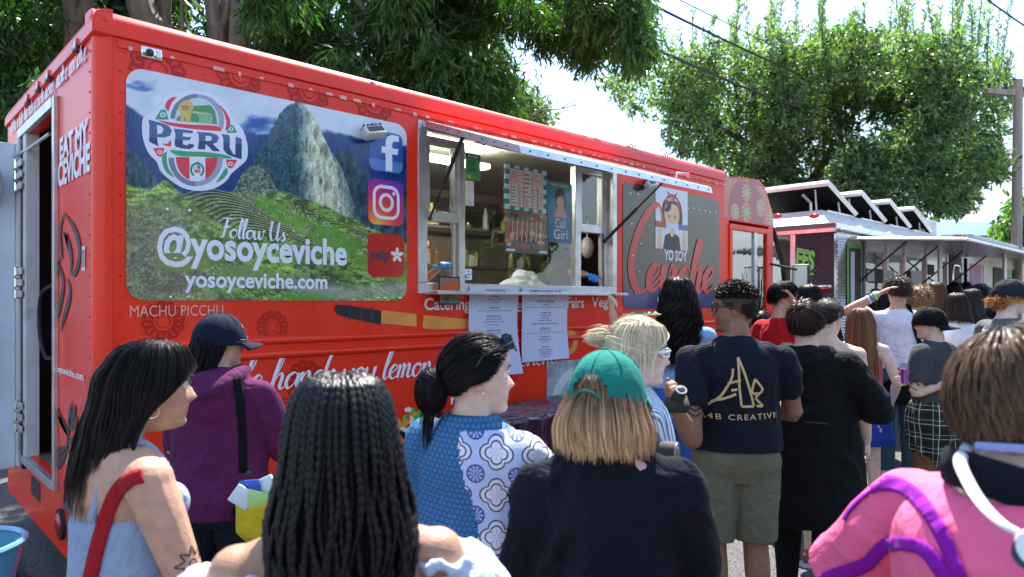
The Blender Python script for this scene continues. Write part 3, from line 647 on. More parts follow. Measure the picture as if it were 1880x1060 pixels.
# louvre slots pressed in the skirt
for k in range(5):
    u, z = S(512, 732+k*9); T(Bm().tube([(u, Y0-.001, z), (u+.17, Y0-.001, z)], .007, 8), 'louvre', M['red2'], smooth=True)
# painted bowl of ceviche: black bowl with coloured pieces
def bowl(cx, cy, r, nm='bowl_drawing'):
    u, z = S(cx, cy); b = Bm(); 
    TP(sheet(nm, [(u+r*math.cos(R(a)), z+r*.8*math.sin(R(a))-.02) for a in range(180, 361, 12)] + [(u+r, z+r*.4), (u-r, z+r*.1)], fs, M['black'], None, d=.0, thick=.0008))
    pal = [(.75, .12, .03), (.85, .78, .6), (.15, .45, .05), (.8, .35, .06), (.9, .85, .75), (.3, .6, .1)]
    for i in range(34):
        a = random.uniform(0, 2*math.pi); q_ = r*math.sqrt(random.random())*.85; uu, zz = u+q_*math.cos(a), z+r*.35+q_*.75*math.sin(a)+q_*.2*math.cos(a); e = random.uniform(.02, .045)
        k = i % 6
        if 'veg%d' % k not in M: M['veg%d' % k] = mat('food_print', pal[k], rough=.4)
        TP(sheet('food_drawing', ellp(uu, zz, e, e*random.uniform(.35, .8), 10, rot=random.uniform(0, 180)), fs, M['veg%d' % k], None, d=.001+i*.0001, thick=.0002))
bowl(742, 800, .17)
# plate print behind the menus
u, z = S(1060, 725)
M['greyprint'] = mat('grey_print', (.36, .40, .42), rough=.35, var=.35, scale=14); M['plate'] = mat('plate_print', (.66, .72, .74), rough=.3, coat=.4)
patch('stone_print', [(1003, 664), (1290, 646), (1290, 735), (1020, 748), (1003, 750)], M['greyprint'])
TP(sheet('plate_drawing', ellp(u+.05, z-.02, .36, .27, 40), fs, M['plate'], None, d=.001, thick=.0005)); TP(sheet('plate_drawing', ellp(u+.05, z-.02, .27, .19, 40), fs, M['greyprint'], None, d=.002, thick=.0005))
patch('plate_rim', [(905, 766), (1020, 745), (1100, 738), (1100, 748), (1020, 756), (905, 778)], M['plate'], .003)
u, z = S(1046, 628)
TP(sheet('shrimp_drawing', scurve([(u-.14, z+.11), (u+.02, z+.10), (u+.10, z+.02), (u+.04, z-.09), (u-.12, z-.12), (u-.10, z-.07), (u-.0, z-.05), (u+.03, z+.02), (u-.04, z+.05), (u-.12, z+.05)]), fs, M['orange'], None, d=.003, thick=.0005))

# ceviche sign panel
cx0, cz1 = S(1143, 325); cx1 = S(1320, 370)[0]; cz0 = S(1143, 568)[1]
cz1 = 2.72
def paint_panel(box):
    c = Canvas(*box, 420); X, Z = c.grid(); P_ = np.stack([X.ravel()*3, Z.ravel()*3, 0*X.ravel()], 1); n = fbm(P_, 1, 5, 4).reshape(X.shape); n2 = fbm(P_, 5, 3, 8).reshape(X.shape)
    z_ = (Z-box[1])/(box[3]-box[1]); base = np.stack([.13+.20*n, .12+.18*n, .09+.12*n], -1)+(n2[..., None]-.5)*.04
    low = np.clip((.22-z_)/.08+(n-.5)*2, 0, 1)[..., None]; base = base*(1-low)+np.array((.05, .15, .42))*low
    c.a[..., :3] = base; c.a[..., 3] = 1; return c
TP(sheet('sign_panel', rrect(cx0, cz0, cx1, cz1, .07), fs, img_mat('panel_print', paint_panel((cx0, cz0, cx1, cz1)).a[..., :3], rough=.22, coat=.5), None, (cx0, cz0, cx1, cz1), thick=.001))
M['cev'] = mat('ceviche_red', (.62, .035, .02), rough=.35, coat=.3)
def f2(u, z, d): return fs(u, z, d+.0025)
uu, zz = S(1160, 532)
TP(script_text('big_c_lettering', 'C', S(1148, 532)[0], S(1148, 532)[1], .37, f2, M['cev'], None, wd=.22, slant=.12, width=.62))
TP(script_text('ceviche_lettering', 'eviche', S(1184, 532)[0], S(1184, 532)[1]-.005, .24, f2, M['cev'], None, wd=.34, slant=.28, width=S(1306, 532)[0]-S(1184, 532)[0]))
txt('yo_soy_lettering', 'YO SOY', (1218, 478), (1260, 462), M['white'], .03); txt('panel_handle_lettering', '@yosoyceviche', (1206, 558), (1276, 543), M['white'], .02)
txt('cab_lettering', 'IAN', (1383, 632), (1405, 605), M['white'], .02)
# portrait card on the sign: woman with a red head scarf holding a roll
u0, z0 = S(1202, 456); u1 = S(1261, 456)[0]; z1 = S(1202, 341)[1]
c = Canvas(u0, z0, u1, z1, 900, (.86, .87, .88, 1)); q = lambda x, y: (u0+(u1-u0)*x, z0+(z1-z0)*y)
SK = (.90, .74, .55); HR = (.16, .13, .11)
c.fill([q(*p) for p in scurve([(.2, .42), (.2, .7), (.35, .86), (.5, .9), (.68, .85), (.8, .7), (.8, .42), (.5, .35)])], HR)
c.fill([q(*p) for p in scurve([(.27, .62), (.30, .44), (.42, .34), (.50, .31), (.58, .34), (.70, .44), (.73, .62), (.62, .74), (.38, .74)])], SK)
c.fill([q(.44, .36), q(.56, .36), q(.58, .25), q(.42, .25)], SK)
c.fill([q(*p) for p in ((.22, 0), (.28, .22), (.42, .27), (.50, .20), (.58, .27), (.72, .22), (.78, 0))], (.15, .17, .13))
c.fill([q(*p) for p in ((.06, .0), (.06, .3), (.16, .34), (.2, .1), (.18, 0))], SK); c.fill([q(*p) for p in ((.94, .0), (.94, .3), (.84, .34), (.82, .1), (.82, 0))], SK)
c.fill([q(*p) for p in ((.26, .62), (.4, .76), (.5, .8), (.46, .66), (.36, .6))], HR)
c.fill([q(*p) for p in scurve([(.24, .6), (.28, .76), (.42, .86), (.58, .86), (.74, .76), (.77, .6), (.70, .68), (.6, .78), (.42, .78), (.32, .7)])], (.75, .14, .14))
c.fill([q(*p) for p in scurve([(.42, .84), (.34, .95), (.45, .9), (.5, .92), (.56, .9), (.66, .95), (.58, .84)])], (.75, .14, .14))
for k in range(12): c.fill([q(*p) for p in ellp(.3+.4*random.random(), .80+.06*random.random(), .014, .012)], (.95, .9, .9))
c.line([q(.36, .565), q(.46, .55)], .006, HR); c.line([q(.54, .55), q(.64, .565)], .006, HR); c.fill([q(*p) for p in ellp(.41, .53, .03, .012)], HR); c.fill([q(*p) for p in ellp(.59, .53, .03, .012)], HR); c.line([q(.5, .5), q(.48, .44), q(.52, .435)], .004, (.6, .42, .3))
c.fill([q(.0, .34), q(.32, .34), q(.32, .44), q(.0, .44)], (.74, .38, .16)); c.fill([q(.32, .35), q(.7, .35), q(.7, .43), q(.32, .43)], (.80, .86, .92)); c.fill([q(.7, .34), q(1, .34), q(1, .43), q(.7, .43)], (.40, .45, .58))
for k in range(5): c.line([q(.04+.06*k, .34), q(.04+.06*k, .44)], .006, (.5, .2, .08))
TP(sheet('portrait_card', [(u0, z0), (u1, z0), (u1, z1), (u0, z1)], f2, img_mat('portrait_print', c.a[..., :3], rough=.35), None, d=.0015, thick=.001))
b = Bm()
for px, py in ((1156, 356), (1170, 358), (1158, 412), (1262, 383), (1272, 384), (1282, 386), (1293, 388), (1302, 390), (1313, 391), (1160, 470), (1172, 500), (1175, 448), (1165, 540), (312, 546), (345, 546), (693, 548), (706, 548), (733, 548), (306, 385), (347, 387)):
    u, z = S(px, py); b.ell((u, Y0-.008, z), (.010, .006, .010), 8, 4)
T(b, 'bolt_head', M['chrome'], smooth=True, kind='stuff')

# ---------------------------------------------------------------- serving hatch
fw_ = .045
for nm, a, bb in (('hatch_frame', (HX0-.03, HZ1-.02), (HX1+.03, HZ1+.045)), ('hatch_frame', (HX0-.03, HZ0-.04), (HX1+.03, HZ0+.035)), ('hatch_frame', (HX0-.03, HZ0+.036), (HX0+fw_, HZ1-.021)), ('hatch_frame', (HX1-.03, HZ0+.036), (HX1+.03, HZ1-.021))):
    T(Bm().box((a[0], Y0-.012, a[1]), (bb[0], Y0+.055, bb[1]), bev=.004), nm, M['alu'])
T(Bm().box((HX0+.02, Y0-.16, HZ0-.045), (HX1, Y0-.013, HZ0-.02), bev=.004), 'serving_shelf', M['alu'])
yw = Y0+.07
def xw(px): return on_y(px, 500, yw).x
xl0, xl1, xb0, xb1, xr0, xr1 = xw(781), xw(838), xw(849), xw(1052), xw(1062), xw(1106)
zt, zb0 = HZ1-.03, HZ0+.03
def bar(x0, x1, z0, z1, y0=yw-.03, y1=yw+.03, m='alu', nm='window_bar'): return T(Bm().box((x0, y0, z0), (x1, y1, z1), bev=.003), nm, M[m])
bar(xl1, xb0, zb0, zt); bar(xb1, xr0, zb0, zt); bar(xr1, xr1+.05, zb0, zt); bar(xr1+.08, HX1-.03, zb0, zt, yw-.01, yw+.05)
zl = on_y(810, 403, yw).z; zr = on_y(1085, 424, yw).z
for (a, c_, zq) in ((xl0, xl1, zl), (xr0, xr1, zr)):
    bar(a, c_, zq-.02, zq+.05, yw-.02, yw+.04, nm='sash'); bar(a, c_, zt-.05, zt, yw-.02, yw+.04, nm='sash'); bar(a, a+.025, zq+.051, zt-.051, yw-.02, yw+.04, nm='sash'); bar(c_-.03, c_, zq+.051, zt-.051, yw-.02, yw+.04, nm='sash')
    T(Bm().box((a+.026, yw, zq+.051), (c_-.031, yw+.004, zt-.051)), 'pane', M['glass'])
    bar(c_-.035, c_-.015, zb0, zq-.021, yw-.01, yw+.02)
T(Bm().box((xb0, yw, zb0), (xb1, yw+.005, zt)), 'pane', M['glass'])
# the raised hatch, nearly level, with its gas struts
A0 = Vector((HX0+.0, Y0-.012, HZ1+.03)); out = Vector((0, 2.835-Y0, 2.518-HZ1-.02))
nrm = Vector((0, -out.z, out.y)).normalized()*-1
nrm = Vector((0, .3, .95)).normalized()
def hp(x, k, d): return Vector((x, A0.y+out.y*k, A0.z+out.z*k))+nrm*d
def slab(x0, x1, k0, k1, d0, d1):
    V = [hp(x, k, d) for x in (x0, x1) for k in (k0, k1) for d in (d0, d1)]; return Bm().raw(V, [(0, 1, 3, 2), (4, 6, 7, 5), (0, 4, 5, 1), (2, 3, 7, 6), (0, 2, 6, 4), (1, 5, 7, 3)])
T(slab(HX0+.02, HX1, .02, .98, .002, .018), 'hatch_lid', M['red']); T(slab(HX0+.03, HX1-.01, .03, .97, -.004, .0015), 'hatch_lining', M['steel'])
T(slab(HX0, HX1+.02, .981, 1.02, -.03, .022), 'hatch_edge', M['alu']); T(slab(HX0, HX0+.019, .0, .98, -.03, .022), 'hatch_edge', M['alu']); T(slab(HX1+.001, HX1+.02, .0, .98, -.03, .022), 'hatch_edge', M['alu'])
b = Bm()
for k in range(14): b.ell(hp(HX0+.08+k*.153, 1.021, -.004)+Vector((0, -.001, 0)), (.008, .004, .008), 6, 4)
for k in range(8): b.ell(hp(HX0-.001, .06+k*.12, -.004), (.003, .006, .006), 6, 4)
T(b, 'screw', M['black'], kind='stuff')
latch = hp((HX0+HX1)/2+.75, .9, .02); T(Bm().tube([latch, latch+Vector((0, -.0, .05)), latch+Vector((.14, -.02, .055))], .010, 8), 'latch_handle', M['chrome'], smooth=True)
def strut(a, b_, nm='gas_strut'):
    a = Vector(a); b_ = Vector(b_); mdl = a.lerp(b_, .45); o = T(Bm().tube([a, mdl], .008, 8).tube([mdl, b_], .014, 10).ell(b_, (.02, .02, .02), 8, 6).ell(a, (.016, .016, .016), 8, 6), nm, M['black'], smooth=True)
hx = on_y(783, 401, Y0-.01); strut((hx.x+.02, Y0-.02, hx.z), hp(HX0+.04, .40, -.03)); hx = on_y(1110, 443, Y0-.02); strut(hp(HX1-.0, .55, -.03), (hx.x, Y0-.02, hx.z))
# kitchen inside
M['wall_in'] = mat('kitchen_wall', (.52, .50, .44), rough=.5, metal=.2, var=.2, scale=2, dirt=.2)
T(Bm().box((X0+.3, Y1-.12, ZB+.1), (X1-.3, Y1-.08, ZT-.16)), 'kitchen_wall', M['wall_in'])
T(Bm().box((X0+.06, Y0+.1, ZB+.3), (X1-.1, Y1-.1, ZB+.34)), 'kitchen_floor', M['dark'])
T(Bm().box((HX0-.3, Y1-.5, 2.45), (HX1+.5, Y1-.13, 2.75), bev=.03), 'exhaust_hood', M['steel'])
T(Bm().box((HX0-.2, Y0+.08, 1.55), (HX1+.2, Y0+.6, 1.60), bev=.004), 'counter', M['steel'])
for k, zq in enumerate((2.30, 1.95)): T(Bm().box((3.6, Y0+1.1, zq), (5.6, Y0+1.4, zq+.02)), 'kitchen_shelf', M['steel'])
M['jar'] = [mat('jar_'+n, c_, rough=.3, coat=.5) for n, c_ in (('lime', (.20, .22, .06)), ('olive', (.10, .10, .04)), ('tin', (.32, .31, .28)), ('brown', (.12, .07, .04)), ('yellow', (.26, .22, .08)))]
def jl(k, x, zq):
    return '%s %s on the kitchen %s, toward its %s end' % (('lime green', 'olive', 'pale tin', 'brown', 'yellow')[k % 5], ('jar', 'bottle')[k % 2], {2.32: 'top shelf', 1.97: 'lower shelf', 1.62: 'counter'}[zq], 'left' if k < 30 else 'right')
for k in range(54):
    zq = (2.32, 1.97, 1.62)[k % 3]; x = 3.4+.085*(k//3)*1.4+random.uniform(-.01, .01); y = Y0+(1.2 if k % 3 < 2 else 1.15)+random.uniform(-.10, .10); h = random.uniform(.07, .24); r = random.uniform(.028, .06)*(1.2 if h < .13 else .8); x += random.uniform(-.05, .05)
    if random.random() < .15: continue
    b = Bm().tube([(x, y, zq), (x, y, zq+h*.7), (x, y, zq+h*.82), (x, y, zq+h)], [r, r, r*.5, r*.45], 10); tag(b.build('jar', M['jar'][k % 5], None, True), jl(k, x, zq), 'jar', 'jars on the kitchen shelves')
M['lampwhite'] = mat('lamp_tube', (.9, .9, .85), emit=(1, .93, .75), estr=16.)
tag(Bm().box((2.9, 4.30, 2.76), (3.9, 4.42, 2.80), bev=.01).build('ceiling_lamp', M['lampwhite']), 'lit strip lamp on the ceiling of the red truck kitchen', 'lamp')
# ---------------------------------------------------------------- rear end
def RB(y0, y1, z0, z1, d0, d1, nm, m, bev=.003, parent=None): return T(Bm().box((REAR_X-d1, y0, z0), (REAR_X-d0, y1, z1), bev=bev), nm, m, parent)
RB(DY0-.05, DY0-.0, DZ0-.05, DZ1+.06, .0, .025, 'door_jamb', M['alu']); RB(DY0+.001, DY1+.25, DZ1, DZ1+.06, .0, .03, 'door_jamb', M['alu'])
RB(DY1-.006, DY1+.10, DZ0, DZ1-.001, -.055, .02, 'door_jamb', M['dirtywhite']); RB(DY0, DY1+.1, DZ0-.05, DZ0-.001, -.12, .03, 'door_sill', M['alu'])
RB(DY1+.12, DY1+.17, DZ0-.1, DZ1+.02, .0, .02, 'door_seal', M['rubber']); RB(DY1+.19, DY1+.34, DZ0-.1, DZ1, .0, .03, 'hinge_panel', M['dirtywhite'])
for py in (315, 520, 775):
    zc = on_x(62, py, REAR_X).z
    for k in range(3):
        RB(DY1+.03, DY1+.30, zc-.09+k*.075, zc-.045+k*.075, .031, .043, 'hinge', M['alu'])
        T(Bm().cyl((REAR_X-.05, DY1+.145, zc-.095+k*.075), (REAR_X-.05, DY1+.145, zc-.04+k*.075), .014, 10), 'hinge_pin', M['chrome'], smooth=True)
# the door leaf, swung out square to the rear wall
ly = DY1+.30
T(Bm().box((REAR_X-.85, ly, DZ0-.12), (REAR_X-.03, ly+.05, DZ1-.02), bev=.008), 'rear_door', mat('door_inside', (.66, .74, .82), rough=.5, var=.06, dirt=.15))
T(Bm().box((REAR_X-.30, ly-.05, 1.05), (REAR_X-.18, ly-.001, 1.52), bev=.02), 'door_pouch', M['rubber']); T(Bm().tube([(REAR_X-.05, ly-.05, 2.62), (REAR_X-.01, DY1, 2.63), (REAR_X+.01, DY0+.25, 2.64)], .010, 8), 'door_stay', M['alu'])
T(Bm().box((REAR_X-.35, ly-.14, 2.30), (REAR_X-.12, ly-.02, 2.52), bev=.03), 'door_closer', M['dirtywhite'])
# inside the doorway
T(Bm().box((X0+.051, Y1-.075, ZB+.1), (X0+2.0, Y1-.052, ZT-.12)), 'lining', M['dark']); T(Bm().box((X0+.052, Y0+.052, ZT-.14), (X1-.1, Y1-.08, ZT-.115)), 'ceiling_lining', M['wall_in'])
T(Bm().box((X0+.9, Y0+.35, ZB+.1), (X0+.94, Y1-.1, ZT-.1)), 'inner_wall', M['wall_in']); T(Bm().box((X0+.4, DY0+.02, 1.62), (X0+.43, DY0+.45, 1.78)), 'inner_notice', mat('blue_notice', (.05, .22, .38), rough=.6))
T(Bm().box((X0+.12, DY1-.42, DZ0), (X0+.5, DY1-.20, 1.45), bev=.02), 'inner_cabinet', M['steel']); T(Bm().box((X0+.1, DY0+.22, DZ0), (X0+.35, DY0+.40, 1.30), bev=.01), 'inner_box', M['white'])
hs = [(X0+.05, DY0+.35, 1.75), (X0+.03, DY0+.62, 1.68), (X0+.03, DY0+.66, 1.45), (X0+.04, DY0+.55, 1.30), (X0+.05, DY0+.35, 1.30)]
T(Bm().tube(smooth_curve(hs, 6), .012, 8), 'hose', M['rubber'], smooth=True)
# lettering and drawings on the rear wall
def qt(name, s_, p0, p1, m, bold=.04):
    u0, z0 = Q(*p0); u1 = Q(p1[0], p1[1])[0]; z1 = z0+abs(Q(p1[0], p1[1])[1]-Q(p1[0], p1[2])[1])
    return TP(lettering(name, s_, (u0, z0, u1, z1), lambda u, z, d: fr(u, z, d+.001), m, None, bold))
qt('eat_my_lettering', 'EAT MY', (112, 296), (164, 190, 236), M['white']); qt('ceviche_rear_lettering', 'CEVICHE', (109, 346), (168, 233, 288), M['white'])
qt('website_rear_lettering', 'yosoyceviche.com', (99, 684), (156, 678, 697), M['white'], .02)
u0, z0 = Q(22, 244); u1, _ = Q(161, 138)
TP(script_text('slogan_rear_lettering', 'When life hands you lemons, make ceviche', u0, 2.845, .055, fr, M['white'], None, wd=.34, slant=.15, width=u1-u0))
def qd(name, strokes, wd, m):
    b = Bm()
    for st in strokes:
        P = np.array(smooth_curve([Q(*p) for p in st], 6)); D = np.gradient(P, axis=0); D /= np.linalg.norm(D, axis=1, keepdims=True)+1e-9; Nn = np.stack([-D[:, 1], D[:, 0]], 1); k = len(P)
        wv = wd*np.sin(np.linspace(.15, math.pi-.1, k))
        b.raw([fr(*(P[i]+s_*Nn[i]*wv[i]/2), .001) for i in range(k) for s_ in (-1, 1)], [(2*i, 2*i+1, 2*i+3, 2*i+2) for i in range(k-1)])
    return T(b, name, m)
qd('chilli_drawing', [[(119, 392), (112, 425), (114, 460), (117, 478)], [(120, 392), (140, 425), (148, 465), (140, 500), (132, 505)], [(117, 425), (128, 450), (133, 480), (130, 505)], [(108, 480), (118, 520), (112, 560), (106, 590)], [(125, 510), (130, 540), (120, 580), (112, 610)], [(112, 470), (106, 510), (107, 560)], [(120, 430), (124, 440), (126, 462)]], .055, M['black'])
qd('plant_drawing', [[(124, 840), (126, 800), (130, 760), (134, 736)], [(126, 800), (112, 770), (104, 738)], [(127, 790), (140, 776), (143, 762)], [(126, 812), (140, 808), (146, 800)], [(125, 820), (110, 830), (102, 838)], [(128, 775), (138, 756), (140, 742)], [(126, 800), (118, 780), (108, 765)], [(124, 830), (112, 850), (101, 862)], [(125, 830), (136, 846), (140, 862)]], .05, M['black'])
u, z = Q(155, 475); TP(sheet('rear_sticker', [(u-.03, z-.06), (u+.03, z-.06), (u+.03, z+.06), (u-.03, z+.06)], fr, M['white'], None, thick=.001)); TP(sheet('sticker_mark', rrect(u-.02, z-.045, u+.02, z+.045, .008), fr, M['redlens'], None, d=.0015, thick=.0005))
for px, py in ((148, 82), (96, 138), (77, 158), (57, 181)):
    p = on_x(px, py, REAR_X); T(Bm().box((REAR_X-.03, p.y-.035, p.z-.02), (REAR_X, p.y+.035, p.z+.02), bev=.008), 'marker_lamp', M['redlens'], smooth=True); T(Bm().box((REAR_X-.03, p.y-.045, p.z-.035), (REAR_X, p.y+.045, p.z-.021)), 'lamp_hood', M['black'])
for px, py in ((115, 962), (137, 978)):
    p = on_x(px, py, REAR_X); T(Bm().cyl((REAR_X-.02, p.y, p.z), (REAR_X, p.y, p.z), .085, 20), 'tail_lamp_ring', M['rubber'], smooth=True); T(Bm().ell((REAR_X-.022, p.y, p.z), (.012, .062, .062), 16, 8), 'tail_lamp', M['redlens'], smooth=True)
p = on_x(66, 900, REAR_X); RB(p.y-.14, p.y+.14, p.z-.05, p.z+.07, -.01, .004, 'step_recess', M['black'])
# ---------------------------------------------------------------- cab
GX = 6.83
zc = lambda px, py: on_y(px, py, Y0+.03).z
xc_ = lambda px, py=500: on_y(px, py, Y0+.03).x
T(Bm().box((X1, Y0+.05, ZB), (GX, Y1-.05, ZT-.04)), 'body_joint', M['black'])
xt = [xc_(1332), xc_(1394), xc_(1421), xc_(1447)]
wz0, wz1 = zc(1338, 606), zc(1338, 424)
prof = [(GX, ZB), (8.95, ZB), (9.0, .95), (8.85, 1.15), (xc_(1446), 1.25), (xc_(1440)-.0, zc(1440, 478)), (xc_(1418), zc(1418, 390)), (xc_(1405), zc(1405, 345)), (xc_(1393), zc(1393, 330)), (GX, 3.02)]
def slabp(poly, y0, y1): return Bm().prism(poly, y0, y1, lambda u, v, d: (u, d, v))
dx0, dx1 = xc_(1338), xc_(1411); dzb, dzt = .55, wz1+.10
# side skin in pieces round the sliding door
T(slabp([(GX, wz1+.12), (xc_(1421), wz1+.12), (xc_(1418), zc(1418, 390)), (xc_(1405), zc(1405, 345)), (xc_(1393), zc(1393, 330)), (GX, 3.0)], Y0+.03, Y0+.08), 'cab_side', M['red'])
T(slabp([(GX, ZB), (8.95, ZB), (9.0, .95), (8.85, 1.15), (xc_(1447), 1.30), (GX, 1.30)], Y0+.03, Y0+.08), 'cab_side', M['red'])
T(slabp([(GX, 1.301), (dx0+.0, 1.301), (dx0, wz1+.119), (GX, wz1+.119)], Y0+.03, Y0+.08), 'cab_side', M['red'])
T(slabp([(xc_(1411), 1.301), (xc_(1419), 1.301), (xc_(1419), wz1+.119), (xc_(1411), wz1+.119)], Y0+.03, Y0+.08), 'cab_side', M['red'])
T(slabp(prof, Y1-.08, Y1-.05), 'cab_side', M['red']); T(Bm().box((GX, Y0+.08, 2.97), (xc_(1393), Y1-.08, 3.0)), 'cab_roof', M['red'])
V = []; 
for y in (Y0+.035, Y1-.08): V += [(xc_(1393), y, zc(1393, 330)), (xc_(1421), y, wz1+.12)]
T(Bm().raw(V, [(0, 1, 3, 2)]), 'cab_front_cap', M['red']); V = []
for y in (Y0+.06, Y1-.08): V += [(xc_(1421), y, wz1+.12), (xc_(1450), y, 1.28)]
T(Bm().raw(V, [(0, 1, 3, 2)]), 'windscreen', M['glasscab']); T(Bm().box((xc_(1450), Y0+.08, ZB), (8.9, Y1-.08, 1.28), bev=.06), 'bonnet', M['red'])
T(slabp([(xc_(1420), 1.32), (xc_(1447), 1.32), (xc_(1441), zc(1441, 500)), (xc_(1421), wz1+.10), (xc_(1420), wz1+.1)], Y0+.05, Y0+.06), 'quarter_glass', M['glasscab'])
T(Bm().tube([(xc_(1449), Y0+.04, 1.25), (xc_(1441), Y0+.04, zc(1441, 490)), (xc_(1421), Y0+.04, wz1+.12)], .022, 8), 'pillar', M['black'], smooth=True)
def fb(x0, x1, z0, z1, nm='door_frame', m='red'): return T(Bm().box((x0, Y0+.012, z0), (x1, Y0+.04, z1), bev=.005), nm, M[m])
fb(dx0, dx1, wz1+.02, wz1+.08); fb(dx0, dx0+.06, ZB+.3, wz1+.019); fb(dx1-.07, dx1, ZB+.3, wz1+.019); fb(dx0+.061, dx1-.071, ZB+.3, wz0)
xm = xc_(1386); T(Bm().box((xm-.03, Y0+.02, wz0), (xm+.03, Y0+.05, wz1+.02)), 'window_divider', M['alu'])
for a, c_ in ((dx0+.07, xm-.035), (xm+.035, dx1-.08)): T(Bm().box((a, Y0+.04, wz0), (c_, Y0+.044, wz1+.02)), 'door_glass', M['glasscab'])
T(Bm().box((GX+.1, Y1-1.6, 1.3), (GX+.5, Y1-.2, 2.2), bev=.05), 'cab_seat', M['dark']); T(Bm().box((GX-.02, Y0+.4, ZB+.2), (GX+.0, Y1-.1, 2.9)), 'bulkhead', M['dirtywhite'])
# carnival pattern above the door
def fc(u, z, d): return (u, Y0+.03-.002-d, z)
box = (GX, wz1+.13, xc_(1421), 2.99); c = Canvas(*box, 520, (.80, .30, .16, 1)); X_, Z_ = c.grid()
ar = np.array((.74, .20, .22)); yy = ((Z_-box[1])/(box[3]-box[1]))[..., None]; c.a[..., :3] = np.array((.90, .26, .10))*(1-yy)+np.array((.80, .42, .18))*yy
ccx, ccz = GX+.52, wz1+.22
for k in range(46):
    t = R(200-k*5); rr = .56
    for r_, col, e in ((.60, (.86, .70, .30), .030), (.50, (.40, .62, .66), .022), (.72, (.66, .20, .30), .026), (.82, (.88, .60, .40), .02)):
        c.fill(ellp(ccx+r_*math.cos(t), ccz+r_*.95*math.sin(t), e, e*.7, 8, rot=math.degrees(t)), col)
c.fill(ellp(ccx, ccz, .42, .40), (.62, .22, .26))
for (ex, ez, er) in ((0, .24, .10), (.0, .02, .11), (.34, .10, .10), (-.26, .0, .09), (.62, -.02, .11)):
    for k in range(12): t = R(k*30); c.fill(ellp(ccx+ex+er*.85*math.cos(t), ccz+ez+er*.85*math.sin(t), .022, .014, 8, rot=k*30), (.90, .66, .22))
    c.fill(ellp(ccx+ex, ccz+ez, er*.6, er*.6), (.44, .66, .60)); c.fill(ellp(ccx+ex, ccz+ez, er*.25, er*.25), (.90, .60, .20))
TP(sheet('pattern_panel', [(GX+.02, wz1+.135), (xc_(1420), wz1+.135), (xc_(1417), zc(1418, 392)), (xc_(1404), zc(1405, 348)), (xc_(1391), zc(1393, 333)), (GX+.02, 2.985)], fc, img_mat('carnival_print', c.a[..., :3], rough=.35, coat=.3), None, box, thick=.001))
# wheels, chassis, mirror
def wheel(x, y, r=.42, w_=.26, parent=None):
    b = Bm(); prof_ = [(-w_/2, r*.62), (-w_/2, r*.93), (-w_/2+.03, r), (w_/2-.03, r), (w_/2, r*.93), (w_/2, r*.62)]; n = 28; V = []
    for i in range(n):
        t = 2*math.pi*i/n; V += [(x+p[1]*math.cos(t), y+p[0], r+p[1]*math.sin(t)) for p in prof_]
    k = len(prof_); b.raw(V, [(i*k+j, i*k+(j+1) % k, ((i+1) % n)*k+(j+1) % k, ((i+1) % n)*k+j) for i in range(n) for j in range(k)])
    t_ = T(b, 'tyre', M['rubber'], smooth=True); T(Bm().cyl((x, y-w_/2+.05, r), (x, y+w_/2-.05, r), r*.62, 20), 'rim', M['alu'], None, True); return t_
for x in (2.45, 8.0):
    for y in (Y0+.20, Y1-.25): wheel(x, y)
T(Bm().box((X0+.4, Y0+.5, ZB-.02), (X1+1.5, Y1-.5, ZB+.0)), 'chassis', M['dark'])
p = on_y(1468, 512, Y0-.25)
T(Bm().box((p.x-.02, p.y-.12, p.z-.17), (p.x+.05, p.y+.10, p.z+.17), bev=.03), 'mirror', M['black'], smooth=True); T(Bm().box((p.x-.024, p.y-.10, p.z-.15), (p.x-.0205, p.y+.08, p.z+.15)), 'mirror_glass', M['chrome']); T(Bm().tube([(p.x, p.y, p.z+.1), (p.x-.2, Y0+.1, p.z+.2)], .014, 8), 'mirror_arm', M['black'])

# ---------------------------------------------------------------- sheets and cards on the truck (each its own thing)
def rect_px(px0, py0, px1, py1, y):
    a = on_y(px0, py1, y); b = on_y(px1, py1, y); c = on_y(px0, py0, y); d = on_y(px1, py0, y); return a.x, (a.z+b.z)/2, b.x, (c.z+d.z)/2
def menu(px0, py0, px1, py1, lines, label, curl, y):
    x0, z0, x1, z1 = rect_px(px0, py0, px1, py1, y)
    n = 12; V = []; F = []
    for i in range(n+1):
        for j in range(5):
            u = j/4; v = i/n; V.append((x0+(x1-x0)*u-curl*.02*math.sin(v*3), y-.002-.03*curl*v*v*(1+.6*u)-.006*math.sin(v*5+u*2), z0+(z1-z0)*(1-v)+.004*u))
    for i in range(n):
        for j in range(4): F.append((i*5+j, i*5+j+1, (i+1)*5+j+1, (i+1)*5+j))
    o = add('menu_sheet', from_arr('menu_sheet', V, F), M['paper'], None, True); tag(o, label, 'menu sheet', 'paper menus taped below the hatch')
    def f(u, z, d):
        v = (z1-z)/(z1-z0); k = (u-x0)/(x1-x0); return (u-curl*.02*math.sin(v*3), y-.0045-.03*curl*v*v*(1+.6*k)-.006*math.sin(v*5+k*2), z)
    H = z1-z0; W_ = x1-x0
    for t_, v, s_, wd in lines:
        h = H*s_; zz = z1-H*v; cx = (x0+x1)/2; q_ = lettering('printed_line', t_, (cx-W_*wd/2, zz-h, cx+W_*wd/2, zz), f, M['ink'], o, .01, thick=0)
    return o
